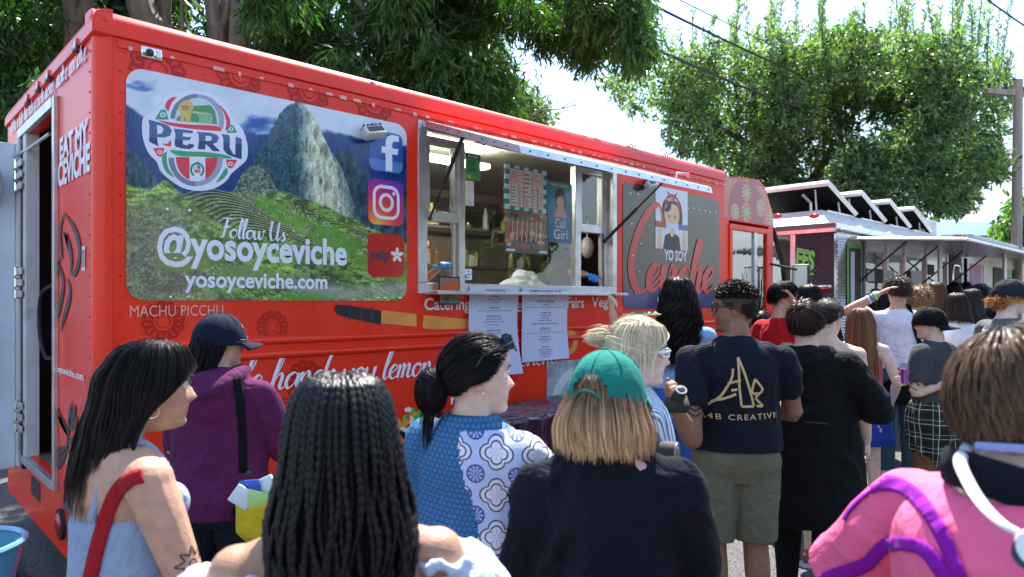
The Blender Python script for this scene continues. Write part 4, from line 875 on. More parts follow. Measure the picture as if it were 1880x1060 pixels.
menu(958, 529, 1042, 662, [('EMPANADA $10', .03, .06, .66), ('CHICKEN & MUSHROOM', .105, .010, .36), ('HOT PLATES', .17, .032, .36), ('SALMON', .225, .014, .16), ('Served w/ rice, potato, creamy aji', .262, .015, .86), ('W/', .30, .012, .04), ('SHRIMP $20', .335, .018, .24), ('Mushroom $18', .37, .018, .24), ('FISH $20', .405, .018, .16), ('SURF & TURF $24', .44, .018, .28), ('Salsa & cilantro w/ Sweet Tomato', .48, .018, .54), ('RICE BOWLS', .545, .022, .22), ('Choose one rice', .58, .014, .26), ('served w/ mushroom, veg, salad, sweet sauce, lime', .61, .015, .92), ('SHRIMP $18', .665, .018, .22), ('MUSHROOM $16', .70, .018, .26), ('TOFU $17', .735, .018, .16), ('SALADS', .80, .020, .16), ('Leaf Chard Mandarin', .84, .016, .32), ('SHRIMP $16', .875, .016, .24), ('MUSHROOM $15', .905, .016, .28), ('FISH $16', .935, .016, .16)], 'white paper menu headed EMPANADA, the shorter right-hand sheet taped under the hatch', .3, Y0-.03)
menu(862, 527, 952, 690, [('YOSOYCEVICHE', .03, .034, .40), ('CHIPS $4', .10, .018, .14), ('Plantain/Corn Tortilla', .135, .013, .30), ('Camote $6', .165, .013, .18), ('LEMON BOWL', .225, .018, .22), ('Ceviche w/ lemon lime juice, corn & sweet', .262, .014, .66), ('VEGAN CEVICHE $16', .32, .020, .32), ('Artichoke & Cucumber', .352, .015, .32), ('Tomatillo, "Mango" Tequila', .385, .015, .44), ('Mint & Orange', .418, .015, .22), ('IN CEVICHE CUP', .48, .018, .26), ('Choose cup of choice', .515, .014, .30), ('TUESDAY', .58, .018, .16), ('ceviche tacos', .62, .014, .26)], 'longer white paper menu headed YOSOYCEVICHE, taped left of the other sheet under the hatch', 1., Y0-.02)
yg = yw-.008
def poster(px0, py0, px1, py1, paint, label, name='poster', skew=0, m=None, y=yg, bg=(1, 1, 1)):
    x0, z0, x1, z1 = rect_px(px0, py0, px1, py1, y)
    if m is None:
        c = Canvas(x0, z0, x1, z1, 420, (*bg, 1)); qf = lambda u, v: (x0+(x1-x0)*u, z0+(z1-z0)*v); paint(c, qf); m = img_mat(name+'_print', c.a[..., :3], rough=.3, coat=.4)
    o = sheet(name, [(x0, z0+skew), (x1, z0), (x1, z1), (x0, z1+skew)], lambda u, z, d: (u, y-d, z), m, None, (x0, z0, x1, z1), thick=.0012); tag(o, label, name.replace('_', ' ')); o['box'] = [x0, z0, x1, z1]
    return o, (x0, z0, x1, z1)
def plabel(o, s_, b_, u0, v0, u1, v1, m, bold=.01, y=yg):
    x0, z0, x1, z1 = b_; lettering('printed_word', s_, (x0+(x1-x0)*u0, z0+(z1-z0)*v0, x0+(x1-x0)*u1, z0+(z1-z0)*v1), lambda u, z, d: (u, y-.0018-d, z), m, o, bold, thick=.0002)
def rows(c, q, x0, x1, y0, y1, n, col, fill=.6, th=.45):
    for i in range(n):
        v = y0+(y1-y0)*(i+.5)/n; h = (y1-y0)/n*th/2; xe = x0+(x1-x0)*random.uniform(fill, 1); c.fill([q(x0, v-h), q(xe, v-h), q(xe, v+h), q(x0, v+h)], col)
def p_pass(c, q):
    c.fill([q(0, .8), q(1, .8), q(1, 1), q(0, 1)], (.06, .42, .20)); rows(c, q, .15, .85, .3, .75, 7, (.12, .48, .24)); c.fill([q(.1, .05), q(.35, .05), q(.35, .2), q(.1, .2)], (.85, .8, .2))
o, b_ = poster(854, 283, 882, 331, p_pass, 'green PASS inspection card taped high in the serving window', 'inspection_card', bg=(.36, .72, .45)); plabel(o, 'PASS', b_, .18, .84, .82, .95, M['white'], .02)
poster(856, 333, 870, 378, lambda c, q: rows(c, q, .2, .8, .06, .12, 2, (.6, .6, .65)), 'narrow white receipt hanging below the green card in the window', 'receipt', skew=-.0)
def p_menu(c, q):
    for i in range(9):
        for j in range(9):
            if (i+j) % 2: c.fill([q(i/9, j/9), q((i+1)/9, j/9), q((i+1)/9, (j+1)/9), q(i/9, (j+1)/9)], (.10, .60, .62))
    c.fill([q(.10, .07), q(.92, .07), q(.92, .93), q(.10, .93)], (.90, .91, .90))
    O = (.88, .34, .16)
    for x0, x1, y0, y1 in ((.12, .42, .64, .92), (.44, .62, .34, .92), (.65, .88, .64, .92), (.14, .30, .08, .58), (.33, .42, .08, .58), (.44, .62, .08, .32), (.65, .76, .08, .58), (.78, .88, .08, .58)):
        c.line([q(x0, y0), q(x1, y0), q(x1, y1), q(x0, y1)], .006, O, True); rows(c, q, x0+.02, x1-.03, y0+.04, y1-.04, 5 if y1 > .6 else 6, O if y1 > .6 else (.45, .5, .55), .5, .35)
poster(927, 308, 1003, 388, p_menu, 'poster with teal chequered border and orange price boxes, upper left of the three window posters', bg=(.88, .93, .93))
def p_gra(c, q):
    for k in range(60):
        u, v = random.random(), random.uniform(.12, 1); c.fill([q(*p) for p in ellp(u, v, random.uniform(.03, .09), random.uniform(.02, .07), 9, rot=random.uniform(0, 180))], random.choice([(.85, .30, .14), (.80, .75, .70), (.55, .52, .50), (.92, .55, .25), (.30, .28, .28), (.7, .2, .15)]))
    for k in range(7):
        u = .15+.11*k; c.line([q(u, .3), q(u+.03, .8), q(u+.09, .45), q(u+.1, .75)], .012, (.96, .60, .28)); c.line([q(u, .28), q(u+.03, .78), q(u+.09, .43)], .004, (.98, .95, .9))
    c.fill([q(0, .0), q(1, 0), q(1, .12), q(0, .12)], (.35, .35, .34)); rows(c, q, .03, .22, .03, .10, 1, (.9, .9, .9), 1, .8); rows(c, q, .78, .97, .03, .10, 1, (.9, .9, .9), 1, .8)
poster(927, 390, 1006, 466, p_gra, 'poster with orange and white graffiti lettering, lowest of the three window posters', bg=(.45, .43, .42))
def p_girl(c, q):
    X_, Z_ = c.grid(); y_ = (Z_-c.b[1])/(c.b[3]-c.b[1]); c.a[..., 0] = .10+.15*y_; c.a[..., 1] = .35+.25*y_; c.a[..., 2] = .62+.08*y_
    c.fill([q(*p) for p in scurve([(.3, .75), (.4, .88), (.6, .88), (.72, .76), (.68, .6), (.35, .58)])], (.20, .20, .24)); c.fill([q(*p) for p in ellp(.52, .67, .15, .10)], (.86, .66, .55)); c.fill([q(.44, .62), q(.62, .62), q(.78, .42), q(.25, .42)], (.82, .62, .52)); rows(c, q, .1, .9, .92, .97, 1, (.8, .85, .2), .9)
o, b_ = poster(1005, 335, 1050, 446, p_girl, 'blue poster with a dark-haired woman, at the right edge of the big pane'); plabel(o, 'Cali', b_, .3, .24, .72, .40, M['white'], .0); plabel(o, 'Girl', b_, .25, .06, .8, .22, M['white'], .0)
poster(849, 494, 866, 514, lambda c, q: (c.fill([q(.1, .1), q(.45, .1), q(.45, .45), q(.1, .45)], (.3, .5, .7)), rows(c, q, .5, .9, .1, .9, 3, (.5, .6, .7))), 'small white sticker in the lower left corner of the big pane', 'sticker')
def p_card(c, q):
    c.fill([q(.06, .05), q(.94, .05), q(.94, .95), q(.06, .95)], (.50, .48, .44)); c.fill([q(*p) for p in scurve([(.08, .3), (.1, .7), (.35, .82), (.7, .86), (.92, .8), (.92, .4), (.6, .3)])], (.78, .36, .22))
    for k in range(26): c.fill([q(*p) for p in ellp(random.uniform(.25, .9), random.uniform(.18, .45), .09, .035, 8, rot=random.uniform(0, 90))], random.choice([(.16, .32, .14), (.08, .22, .10), (.3, .42, .2)]))
poster(805, 508, 844, 560, p_card, 'black framed food photo card leaning on the hatch sill above Catering', 'food_card', y=Y0-.05, bg=(.04, .04, .04))
# white cloth heap and worker inside are built with the people
# ---------------------------------------------------------------- ground
def ground():
    m, t, b = _nodes('asphalt'); N = t.nodes; l = t.links.new; tcn = N.new('ShaderNodeTexCoord')
    n1 = N.new('ShaderNodeTexNoise'); n1.inputs['Scale'].default_value = 90; n1.inputs['Detail'].default_value = 6; l(tcn.outputs['Object'], n1.inputs['Vector'])
    v = N.new('ShaderNodeTexVoronoi'); v.inputs['Scale'].default_value = 75; l(tcn.outputs['Object'], v.inputs['Vector'])
    n2 = N.new('ShaderNodeTexNoise'); n2.inputs['Scale'].default_value = .8; n2.inputs['Detail'].default_value = 8; l(tcn.outputs['Object'], n2.inputs['Vector'])
    cr = N.new('ShaderNodeValToRGB'); cr.color_ramp.elements[0].position = .2; cr.color_ramp.elements[0].color = (.15, .145, .14, 1); cr.color_ramp.elements[1].position = .55; cr.color_ramp.elements[1].color = (.045, .045, .048, 1); l(v.outputs['Distance'], cr.inputs['Fac'])
    mxx = N.new('ShaderNodeMixRGB'); mxx.blend_type = 'MULTIPLY'; mxx.inputs['Fac'].default_value = .7; l(cr.outputs['Color'], mxx.inputs['Color1']); c2 = N.new('ShaderNodeValToRGB'); c2.color_ramp.elements[0].color = (.5, .5, .5, 1); c2.color_ramp.elements[1].color = (1.5, 1.5, 1.5, 1); l(n2.outputs['Fac'], c2.inputs['Fac']); l(c2.outputs['Color'], mxx.inputs['Color2'])
    l(mxx.outputs['Color'], b.inputs['Base Color']); b.inputs['Roughness'].default_value = .85
    bp = N.new('ShaderNodeBump'); bp.inputs['Strength'].default_value = .6; bp.inputs['Distance'].default_value = .008; l(n1.outputs['Fac'], bp.inputs['Height']); l(bp.outputs['Normal'], b.inputs['Normal'])
    n = 60; xs = np.sign(np.linspace(-1, 1, n))*np.abs(np.linspace(-1, 1, n))**3*400; X, Y = np.meshgrid(xs, xs); Z = np.zeros_like(X)
    V = np.stack([X.ravel()+5, Y.ravel()+3, Z.ravel()], 1); i, j = np.meshgrid(np.arange(n-1), np.arange(n-1)); a = (j*n+i).ravel()
    return add('ground', fast_mesh('ground', V, np.stack([a, a+1, a+n+1, a+n], 1)), m, None, kind='structure')
ground()
# ---------------------------------------------------------------- silver food truck behind
def mat_c0(n, c): 
    if n not in M: M[n] = mat(n, c, rough=.9, spec=.1)
    return M[n]
TX, TY = 9.45, 3.6
SV = empty('food_truck', 'silver quilted food truck with four black roof lids propped open, behind the red truck', 'food truck', (12.5, 4.8, 0))
def T2(bm, name, m, smooth=False, parent=None, root=None, **kw):
    root = root or SV; o = bm.build(name, m, None, smooth, **kw); o.parent = parent or root
    if parent is None: o.matrix_parent_inverse = Matrix.Translation(-root.location)
    return o
M['beige'] = mat('beige_paint', (.50, .48, .44), rough=.45, dirt=.3); M['grime'] = mat('grey_rubber_trim', (.10, .10, .11), rough=.5)
M['quilt'] = mat('quilted_black_steel', (.085, .05, .065), rough=.28, metal=.75, var=.3, scale=1.2)
M['quilts'] = mat('quilted_steel', (.50, .50, .50), rough=.22, metal=.95, var=.2, scale=2)
M['limeg'] = mat('lime_paint', (.13, .42, .08), rough=.5); M['pinkp'] = mat('pink_paint', (.42, .10, .28), rough=.5); M['creamp'] = mat('cream_panel', (.58, .56, .46), rough=.4, var=.2, scale=2)
M['pinkw'] = mat('rose_glow_panel', (.42, .20, .28), rough=.35, var=.5, scale=1.6)
def ry(px): return on_x(px, 500, TX).y
def rz(px, py): return on_x(px, py, TX).z
def sx(px): return on_y(px, 500, TY).x
def sz(px, py): return on_y(px, py, TY).z
yA = TY; yB = 5.95; EV = 2.64; TXE = 15.9
T2(Bm().box((TX+.05, yB-.05, .35), (TXE, yB, EV)), 'far_wall', M['beige']); T2(Bm().box((TXE-.05, yA+.02, .35), (TXE, yB-.051, EV)), 'front_wall', M['beige']); T2(Bm().box((TX+.06, yA+.05, .35), (TXE-.06, yB-.06, .42)), 'floor_pan', M['dark'])
# rear wall: quilted panel of real diamonds, doorway at its left
def quilt(o, eu, ev, nu, nv, su, sv, nrm, hgt):
    V = []; F = []; o, eu, ev, nrm = map(Vector, (o, eu, ev, nrm))
    for i in range(nu):
        for j in range(nv):
            for (cx, cy) in ((i+.5, j+.5), (i, j)):
                if cx == 0 or cy == 0: continue
                b = len(V); c = o+eu*cx*su+ev*cy*sv
                V += [c-eu*su*.5, c-ev*sv*.5, c+eu*su*.5, c+ev*sv*.5, c+nrm*hgt]; F += [(b, b+1, b+4), (b+1, b+2, b+4), (b+2, b+3, b+4), (b+3, b, b+4)]
    return Bm().raw(V, F)
q0, q1 = ry(1533), ry(1461); Tq = T2(Bm().box((TX, q0, .4), (TX+.04, q1, rz(1500, 428))), 'rear_panel', M['quilt'])
T2(quilt((TX-.0005, q0, .42), (0, 1, 0), (0, 0, 1), 11, 30, (q1-q0)/11, .072, (-1, 0, 0), .012), 'quilting', M['quilt'], kind='stuff')
T2(Bm().box((TX-.02, q1, .4), (TX+.04, q1+.07, rz(1500, 428)), bev=.005), 'door_jamb', M['alu']); T2(Bm().box((TX, q1+.75, .4), (TX+.04, yB, EV)), 'rear_panel', M['quilt'])
T2(Bm().box((TX-.03, yA-.0, .4), (TX+.04, q0-.001, EV-.1), bev=.01), 'corner_post', M['quilts'])
T2(Bm().box((TX-.05, yA, rz(1500, 428)+.001), (TX+.05, yB, rz(1500, 421))), 'trim_rail', M['alu']); T2(Bm().box((TX-.03, yA, rz(1500, 420.5)), (TX+.05, yB, rz(1500, 412))), 'rubber_trim', M['grime'])
zc0 = rz(1500, 411); 
V = [(TX-.02, yA+.10, zc0), (TX-.02, yB, zc0), (TX+.30, yA+.30, zc0+.22), (TX+.30, yB, zc0+.22), (TX+.02, yA+.10, zc0), (TX+.02, yB, zc0)]
T2(Bm().raw(V, [(0, 1, 3, 2)]), 'rear_cap', M['beige'])
V = [(TX-.02, yA+.10, zc0), (TX+.30, yA+.30, zc0+.22), (TXE, yA+.30, zc0+.22), (TXE, yA+.10, zc0-.0)]
T2(Bm().raw(V, [(0, 1, 2, 3)]), 'roof_slope', M['beige']); T2(Bm().box((TX+.31, yA+.31, zc0+.15), (TXE, yB, zc0+.22)), 'roof', M['dirtywhite'])
T2(Bm().tube([(TX+.0, yA+.04, EV-.01), (TXE, yA+.04, EV-.01)], .07, 12), 'eave_roll', M['alu'], True); T2(Bm().box((TX+.1, yA-.10, EV-.06), (TX+4.3, yA-.02, EV-.03), bev=.005), 'gutter', M['alu'])
for px, py in ((1427, 397), (1495, 397)):
    p = on_x(px, py, TX-.02); T2(Bm().ell((TX-.03, p.y, p.z), (.03, .075, .035), 12, 8), 'marker_lamp', M['redlens'], True)
u = ry(1497); 
o = lettering('chefs_lettering', 'EFS', (-ry(1461)-.0, rz(1461, 490), -u, rz(1497, 452)), lambda a, z, d: (TX-.014-d, -a, z-.28*(a+ry(1461))*.9), M['limeg'], None, .05, .15); o.parent = SV; o.matrix_parent_inverse = Matrix.Translation(-SV.location)
T2(Bm().tube([(TX-.02, ry(1480), rz(1480, 507)), (TX-.02, ry(1495), rz(1495, 503))], .02, 6), 'paint_stroke', M['limeg'])
T2(Bm().box((TX-.09, ry(1530), rz(1500, 531)), (TX-.05, ry(1478), rz(1500, 524)), bev=.01), 'grab_rail', M['chrome'], True)
# four roof lids
for k, xl in enumerate((9.93, 11.22, 12.50, 13.78)):
    xr = xl+1.04; y0, y1 = 3.9, 4.95; zt_, zb = 3.28, 2.93
    lid = T2(Bm().raw([(xl, y0, zt_), (xl, y1, zt_), (xr, y1, zb), (xr, y0, zb), (xl, y0, zt_+.03), (xl, y1, zt_+.03), (xr, y1, zb+.03), (xr, y0, zb+.03)], [(0, 1, 2, 3), (4, 7, 6, 5), (0, 4, 5, 1), (1, 5, 6, 2), (2, 6, 7, 3), (3, 7, 4, 0)]), 'roof_lid', mat_c0('lid_black', (.008, .008, .009)))
    T2(Bm().tube([(xl, y0-.02, zt_+.03), (xr, y0-.02, zb+.03)], .042, 4).tube([(xl-.02, y0-.03, zt_+.02), (xl-.02, y1+.02, zt_+.02)], .042, 4), 'lid_frame', M['white'], parent=lid); T2(Bm().tube([(xl+.1, y0+.2, zt_), (xl+.16, y0+.2, 2.9)], .012, 6), 'lid_prop', M['alu'], parent=lid); T2(Bm().tube([(xl+.55, y0+.05, zt_-.15), (xl+.62, y0+.05, 2.9)], .012, 6), 'lid_prop', M['alu'], parent=lid)
    T2(Bm().box((xl+.06, y0, 2.86), (xr, y0+.02, 2.93)), 'lid_kerb', M['alu'], parent=lid)
T2(Bm().tube([(10.0, 4.15, 2.9), (10.0, 4.15, 3.05), (9.85, 4.2, 3.16)], .02, 8), 'flue_pipe', M['alu'], True)
T2(Bm().box((14.6, 3.95, 2.90), (15.5, 4.7, 3.22), bev=.03), 'air_conditioner', M['dirtywhite'])
# serving side
s0 = sx(1539); s1 = sx(1556); s2 = sx(1583); s3 = sx(1740)
T2(Bm().box((TX+.05, yA, .4), (s1, yA+.05, EV-.05)), 'side_panel', M['quilts']); T2(quilt((TX+.06, yA-.0005, .45), (1, 0, 0), (0, 0, 1), 5, 26, (s1-TX-.07)/5, .08, (0, -1, 0), .014), 'quilting', M['quilts'], kind='stuff')
T2(Bm().box((s1, yA, .4), (s2, yA+.05, EV-.05)), 'side_panel', M['quilts']); 
T2(Bm().box((s2, yA-.02, .4), (s2+.08, yA+.05, EV-.05)), 'window_post', M['grime']); zs0 = sz(1600, 545); T2(Bm().box((s2+.081, yA, .4), (TXE, yA+.05, zs0)), 'side_panel', M['quilts'])
T2(Bm().box((s2+.081, yA, sz(1600, 462)), (TXE, yA+.05, EV-.05)), 'side_panel', M['quilts'])
T2(Bm().box((s2-.05, yA-.12, zs0), (s3, yA-.001, zs0+.04), bev=.005), 'counter_shelf', M['alu']); T2(Bm().box((s2+.081, yA+.02, zs0+.041), (s3-.05, yA+.03, sz(1600, 462))), 'glazing', M['glass'])
for px in (1628, 1660, 1700, 1738): T2(Bm().box((sx(px)-.03, yA-.02, zs0+.041), (sx(px)+.03, yA+.05, EV-.06)), 'window_post', M['alu'])
T2(Bm().box((TX+.9, yA+1.5, .5), (TXE-.2, yA+1.54, EV)), 'inner_wall', M['creamp'])
T2(Bm().box((s3+.1, yA-.012, .45), (s3+.9, yA-.001, sz(1750, 466))), 'side_door', M['dark']); T2(Bm().tube([(p_[0], yA-.02, p_[1]) for p_ in rrect(s3+.25, 1.72, s3+.75, 2.32, .12)], .02, 6), 'door_window_rim', M['chrome'], True)
for k, (a, c_, m_) in enumerate(((s3+.95, s3+1.35, 'creamp'), (s3+1.36, TXE-.02, 'creamp'))): T2(Bm().box((a, yA-.012, .45), (c_, yA-.001, EV-.15)), 'side_board', M[m_])
b = Bm(); 
for k in range(10): b.tube([(s3+1.0+.05*k*1.6, yA-.016, 1.2+random.random()*.3), (s3+1.0+.06*k*1.6, yA-.016, 1.6+random.random()*.5)], random.uniform(.02, .06), 6, flat=.1, up=(1, 0, 0))
T2(b, 'paint_splash', M['pinkp'])
# long awning
za, zb2 = 2.50, 2.40; xa2 = 9.9; ya2, yb2 = yA-.03, 2.2
T2(Bm().raw([(xa2, ya2, za), (xa2, yb2, zb2), (15.6, yb2, zb2), (15.6, ya2, za), (xa2, ya2, za+.02), (xa2, yb2, zb2+.02), (15.6, yb2, zb2+.02), (15.6, ya2, za+.02)], [(0, 1, 2, 3), (4, 7, 6, 5), (0, 4, 5, 1), (1, 5, 6, 2), (2, 6, 7, 3), (3, 7, 4, 0)]), 'awning', M['steel'])
T2(Bm().tube([(xa2, ya2, za), (xa2, yb2, zb2)], .025, 6).tube([(xa2, yb2, zb2), (15.6, yb2, zb2)], .025, 6), 'awning_edge', M['alu'])
for x in (10.2, 11.6, 13.0, 14.6): T2(Bm().tube([(x, yb2+.75, zb2+.05), (x+.02, yA-.02, 1.9)], .013, 6), 'gas_strut', M['black'])
for x, y in ((11.9, 3.0), (13.6, 2.5)): T2(Bm().tube([(x, y, 0.0), (x, y, 2.42)], .03, 8), 'awning_post', M['alu'], True)
for x in (10.9, 14.4):
    for y in (yA+.2, yB-.2):
        V_ = Bm().cyl((x, y-.12, .4), (x, y+.12, .4), .4, 24); T2(V_, 'tyre', M['rubber'], True); T2(Bm().cyl((x, y-.13, .4), (x, y+.13, .4), .22, 16), 'rim', M['alu'], True)
# boards and papers on the silver truck
def thing_y(name, px0, py0, px1, py1, y, m, label, cat, **kw):
    x0, z0, x1, z1 = rect_px(px0, py0, px1, py1, y); o = Bm().box((x0, y-.012, z0), (x1, y, z1), bev=.002).build(name, m, None, False); tag(o, label, cat); return o, (x0, z0, x1, z1)
o, b_ = thing_y('menu_board', 1555, 447, 1581, 572, yA-.02, M['limeg'], 'tall green framed menu board on the silver truck wall', 'menu board')
x0, z0, x1, z1 = b_; add('board_face', from_arr('f', [(x0+.04, yA-.0335, z0+.05), (x1-.04, yA-.0335, z0+.05), (x1-.04, yA-.0335, z1-.07), (x0+.04, yA-.0335, z1-.07)], [(0, 1, 2, 3)]), M['ink'], o); add('menu_strip', from_arr('f', [(x0+.10, yA-.0345, z0+.05), (x0+.24, yA-.0345, z0+.05), (x0+.24, yA-.0345, z1-.12), (x0+.10, yA-.0345, z1-.12)], [(0, 1, 2, 3)]), M['paper'], o)
for k, (a, bq, c_, d_, mm_, lb) in enumerate(((1592, 497, 1604, 517, 'paper', 'white paper sheet on the silver truck window, leftmost of the row'), (1604, 494, 1619, 520, 'ink', 'black card with a green foot beside the leftmost sheet on the silver truck'), (1622, 497, 1640, 516, 'paper', 'white rounded paper sign in the middle of the silver truck window'), (1672, 497, 1690, 522, 'paper', 'white pictured sign right of the dark gap in the silver truck window'), (1702, 486, 1714, 505, 'ink', 'small dark square picture at the right of the silver truck window'))):
    thing_y('window_sign', a, bq, c_, d_, yA-.015, M[mm_], lb, 'sign')
# ---------------------------------------------------------------- third truck
TR = empty('food_truck', 'farther pale food truck with rose and green panels, last in the row', 'food truck', (19.3, 4.8, 0)); R3 = 16.25
def T3(bm, name, m, smooth=False): return T2(bm, name, m, smooth, None, TR)
T3(Bm().box((R3, 3.6, .4), (22.5, 5.9, 2.85), bev=.08), 'body', M['creamp']); T3(Bm().box((R3-.1, 3.5, 2.86), (22.6, 6.0, 3.0), bev=.05), 'roof', M['beige']); T3(Bm().ell((R3-.1, 3.75, 2.93), (.05, .14, .05)), 'marker_lamp', M['redlens'])
for a, c_, m_ in ((16.4, 17.3, 'pinkp'), (17.5, 18.2, 'creamp'), (18.4, 19.3, 'dark'), (19.5, 20.2, 'limeg'), (20.4, 21.2, 'dark')): T3(Bm().box((a, 3.585, 1.2), (c_, 3.599, 2.4)), 'side_board', M[m_])
T3(Bm().box((R3-.012, 3.8, .6), (R3-.001, 4.6, 2.5)), 'rear_door', M['dark']); T3(Bm().box((16.6, 2.3, 2.62), (22.0, 3.58, 2.66)), 'awning', M['steel'])
for x in (17.3, 21.3):
    for y in (3.75, 5.75): T3(Bm().cyl((x, y-.12, .4), (x, y+.12, .4), .4, 20), 'wheel', M['rubber'], True)
o = Bm().tube([(15.35, 2.21, 2.39), (15.33, 2.21, 2.15), (15.38, 2.22, 1.85)], [.03, .10, .05], 8, flat=.3).build('jacket', mat('magenta_cloth', (.22, .02, .20), rough=.9), None, True); tag(o, 'dark magenta jacket hanging from the awning edge of the silver truck', 'jacket')
# ---------------------------------------------------------------- far building, pole, wires
BL = empty('building', 'low white building with a bright blue roof beyond the trucks', 'building', (37, 9, 0))
bc = Matrix.Translation((38, 8.2, 0)) @ Matrix.Rotation(R(-44), 4, 'Z')
def T4(bm, name, m): o = bm.build(name, m, None, False); o.parent = BL; o.matrix_parent_inverse = Matrix.Translation(-BL.location); return o
T4(Bm().box((-5, -3, 0), (6, 3, 4.4), bc), 'wall', M['white']); T4(Bm().raw([bc @ Vector(p) for p in ((-5.3, -3.3, 4.4), (6.3, -3.3, 4.4), (6.0, 0, 5.35), (-5.0, 0, 5.35), (-5.3, 3.3, 4.4), (6.3, 3.3, 4.4))], [(0, 1, 2, 3), (3, 2, 5, 4), (0, 3, 4), (1, 5, 2)]), 'roof', mat('blue_roof', (.05, .26, .55), rough=.4))
for k in range(4): T4(Bm().box((-4+2.5*k, -3.05, 1.4), (-2.8+2.5*k, -3.001, 2.8), bc), 'window', M['dark'])
wood = mat('weathered_wood', (.36, .29, .23), rough=.85, var=.25, scale=20, stretch=(1, 1, .1), bump=.4, bscale=40)
pp = at_depth(1864, 500, 17); PO = empty('utility_pole', 'weathered wooden utility pole with a crossarm at the right edge', 'utility pole', (pp.x, pp.y, 0))
def T5(bm, name, m, root, smooth=True): o = bm.build(name, m, None, smooth); o.parent = root; o.matrix_parent_inverse = Matrix.Translation(-root.location); return o
T5(Bm().tube([(pp.x, pp.y, 0), (pp.x+.05, pp.y-.05, 7.1)], [.13, .10], 14), 'pole', wood, PO); T5(Bm().box((-.9, -.05, 6.70), (.9, .05, 6.82), Matrix.Translation((pp.x, pp.y, 0)) @ Matrix.Rotation(R(-30), 4, 'Z')), 'crossarm', wood, PO, False)
for k in (-.8, -.3, .3, .8): T5(Bm().cyl((pp.x+k*.87, pp.y-k*.5, 6.82), (pp.x+k*.87, pp.y-k*.5, 6.95), .04, 8), 'insulator', M['ink'], PO)
def wire(pa, pb, r, label, sag=.25):
    a, b = Vector(pa), Vector(pb); P = [a.lerp(b, i/14)+Vector((0, 0, -sag*4*(i/14)*(1-i/14))) for i in range(15)]
    tag(Bm().tube(P, r, 6, caps=False).build('wire', M['rubber'], None, True), label, 'wire', 'overhead wires')
A = at_depth; topp = (pp.x, pp.y, 7.8)
def ln(p0, t0, p1, t1, k0=-.6, k1=1.4):
    a, b = A(*p0, t0), A(*p1, t1); return a.lerp(b, k0), a.lerp(b, k1)
wire(*ln((1190, 0), 10, (1420, 113), 15), .022, 'upper of the two thick black wires crossing the sky into the big tree', .05)
wire(*ln((1190, 79), 10, (1410, 176), 15), .026, 'lower of the two thick black wires crossing the sky into the big tree', .05)
wire(*ln((1255, 0), 14, (1500, 120), 20), .012, 'thin wire high above the big tree, left of the pair', .05); wire(*ln((1815, 0), 14, (1880, 46), 15), .018, 'wire at the upper right corner of the sky', .02); wire(*ln((1700, 0), 20, (1880, 90), 21), .010, 'faint thin wire in the sky over the right of the tree', .02)

# ---------------------------------------------------------------- trees
def leaf_mat(name, trans=.35):
    m = bpy.data.materials.new(name); m.use_nodes = True; t = m.node_tree; b = t.nodes['Principled BSDF']; at = t.nodes.new('ShaderNodeAttribute'); at.attribute_name = 'tint'
    t.links.new(at.outputs['Color'], b.inputs['Base Color']); b.inputs['Roughness'].default_value = .42; b.inputs['Specular IOR Level'].default_value = .45
    tl = t.nodes.new('ShaderNodeBsdfTranslucent'); sc_ = t.nodes.new('ShaderNodeVectorMath'); sc_.operation = 'MULTIPLY'; sc_.inputs[1].default_value = (1.6, 2.2, .5); t.links.new(at.outputs['Color'], sc_.inputs[0]); t.links.new(sc_.outputs[0], tl.inputs['Color'])
    mx_ = t.nodes.new('ShaderNodeMixShader'); mx_.inputs['Fac'].default_value = trans; o = t.nodes['Material Output']
    t.links.new(b.outputs[0], mx_.inputs[1]); t.links.new(tl.outputs[0], mx_.inputs[2]); t.links.new(mx_.outputs[0], o.inputs['Surface']); return m
LEAF = leaf_mat('leaves')
BARK = mat('bark', (.17, .12, .085), rough=.9, var=.35, scale=9, stretch=(1, 1, .25), bump=.8, bscale=24); BARKD = mat('dark_bark', (.07, .055, .045), rough=.9, var=.3, scale=9, bump=.6, bscale=24)
def leaves(name, P, D, ln_, wd, col, parent, jit=.35, seed=0):
    """P base points, D directions (unit); one folded lance leaf of two faces each"""
    r = np.random.default_rng(seed); n = len(P); D = D/np.linalg.norm(D, axis=1, keepdims=True); a = r.normal(size=(n, 3)); S_ = np.cross(D, a); S_ /= np.linalg.norm(S_, axis=1, keepdims=True); U = np.cross(S_, D)
    l_ = (ln_*r.uniform(.6, 1.25, n))[:, None]; w_ = (wd*r.uniform(.7, 1.2, n))[:, None]
    p1 = P+D*l_*.45+S_*w_/2+U*w_*.15; p2 = P+D*l_; p3 = P+D*l_*.45-S_*w_/2+U*w_*.15
    V = np.stack([P, p1, p2, p3], 1).reshape(-1, 3); k = np.arange(n)*4; F = np.stack([k, k+1, k+2, k+3], 1)
    me = fast_mesh(name, V, F); c = np.array(col)*(1+jit*r.normal(size=(n, 1)))*(1+.12*r.normal(size=(n, 3))); vcolor(me, 'tint', np.repeat(np.clip(c, .005, 1), 4, 0)); return add(name, me, LEAF, parent, kind='stuff') if parent is not None else add(name, me, LEAF)
def inpoly(x, y, poly):
    ins = np.zeros(x.shape, bool); n = len(poly)
    for i in range(n):
        ax, ay = poly[i]; bx, by = poly[(i+1) % n]
        if ay != by: ins ^= ((ay > y) != (by > y)) & (x < (bx-ax)*(y-ay)/(by-ay)+ax)
    return ins
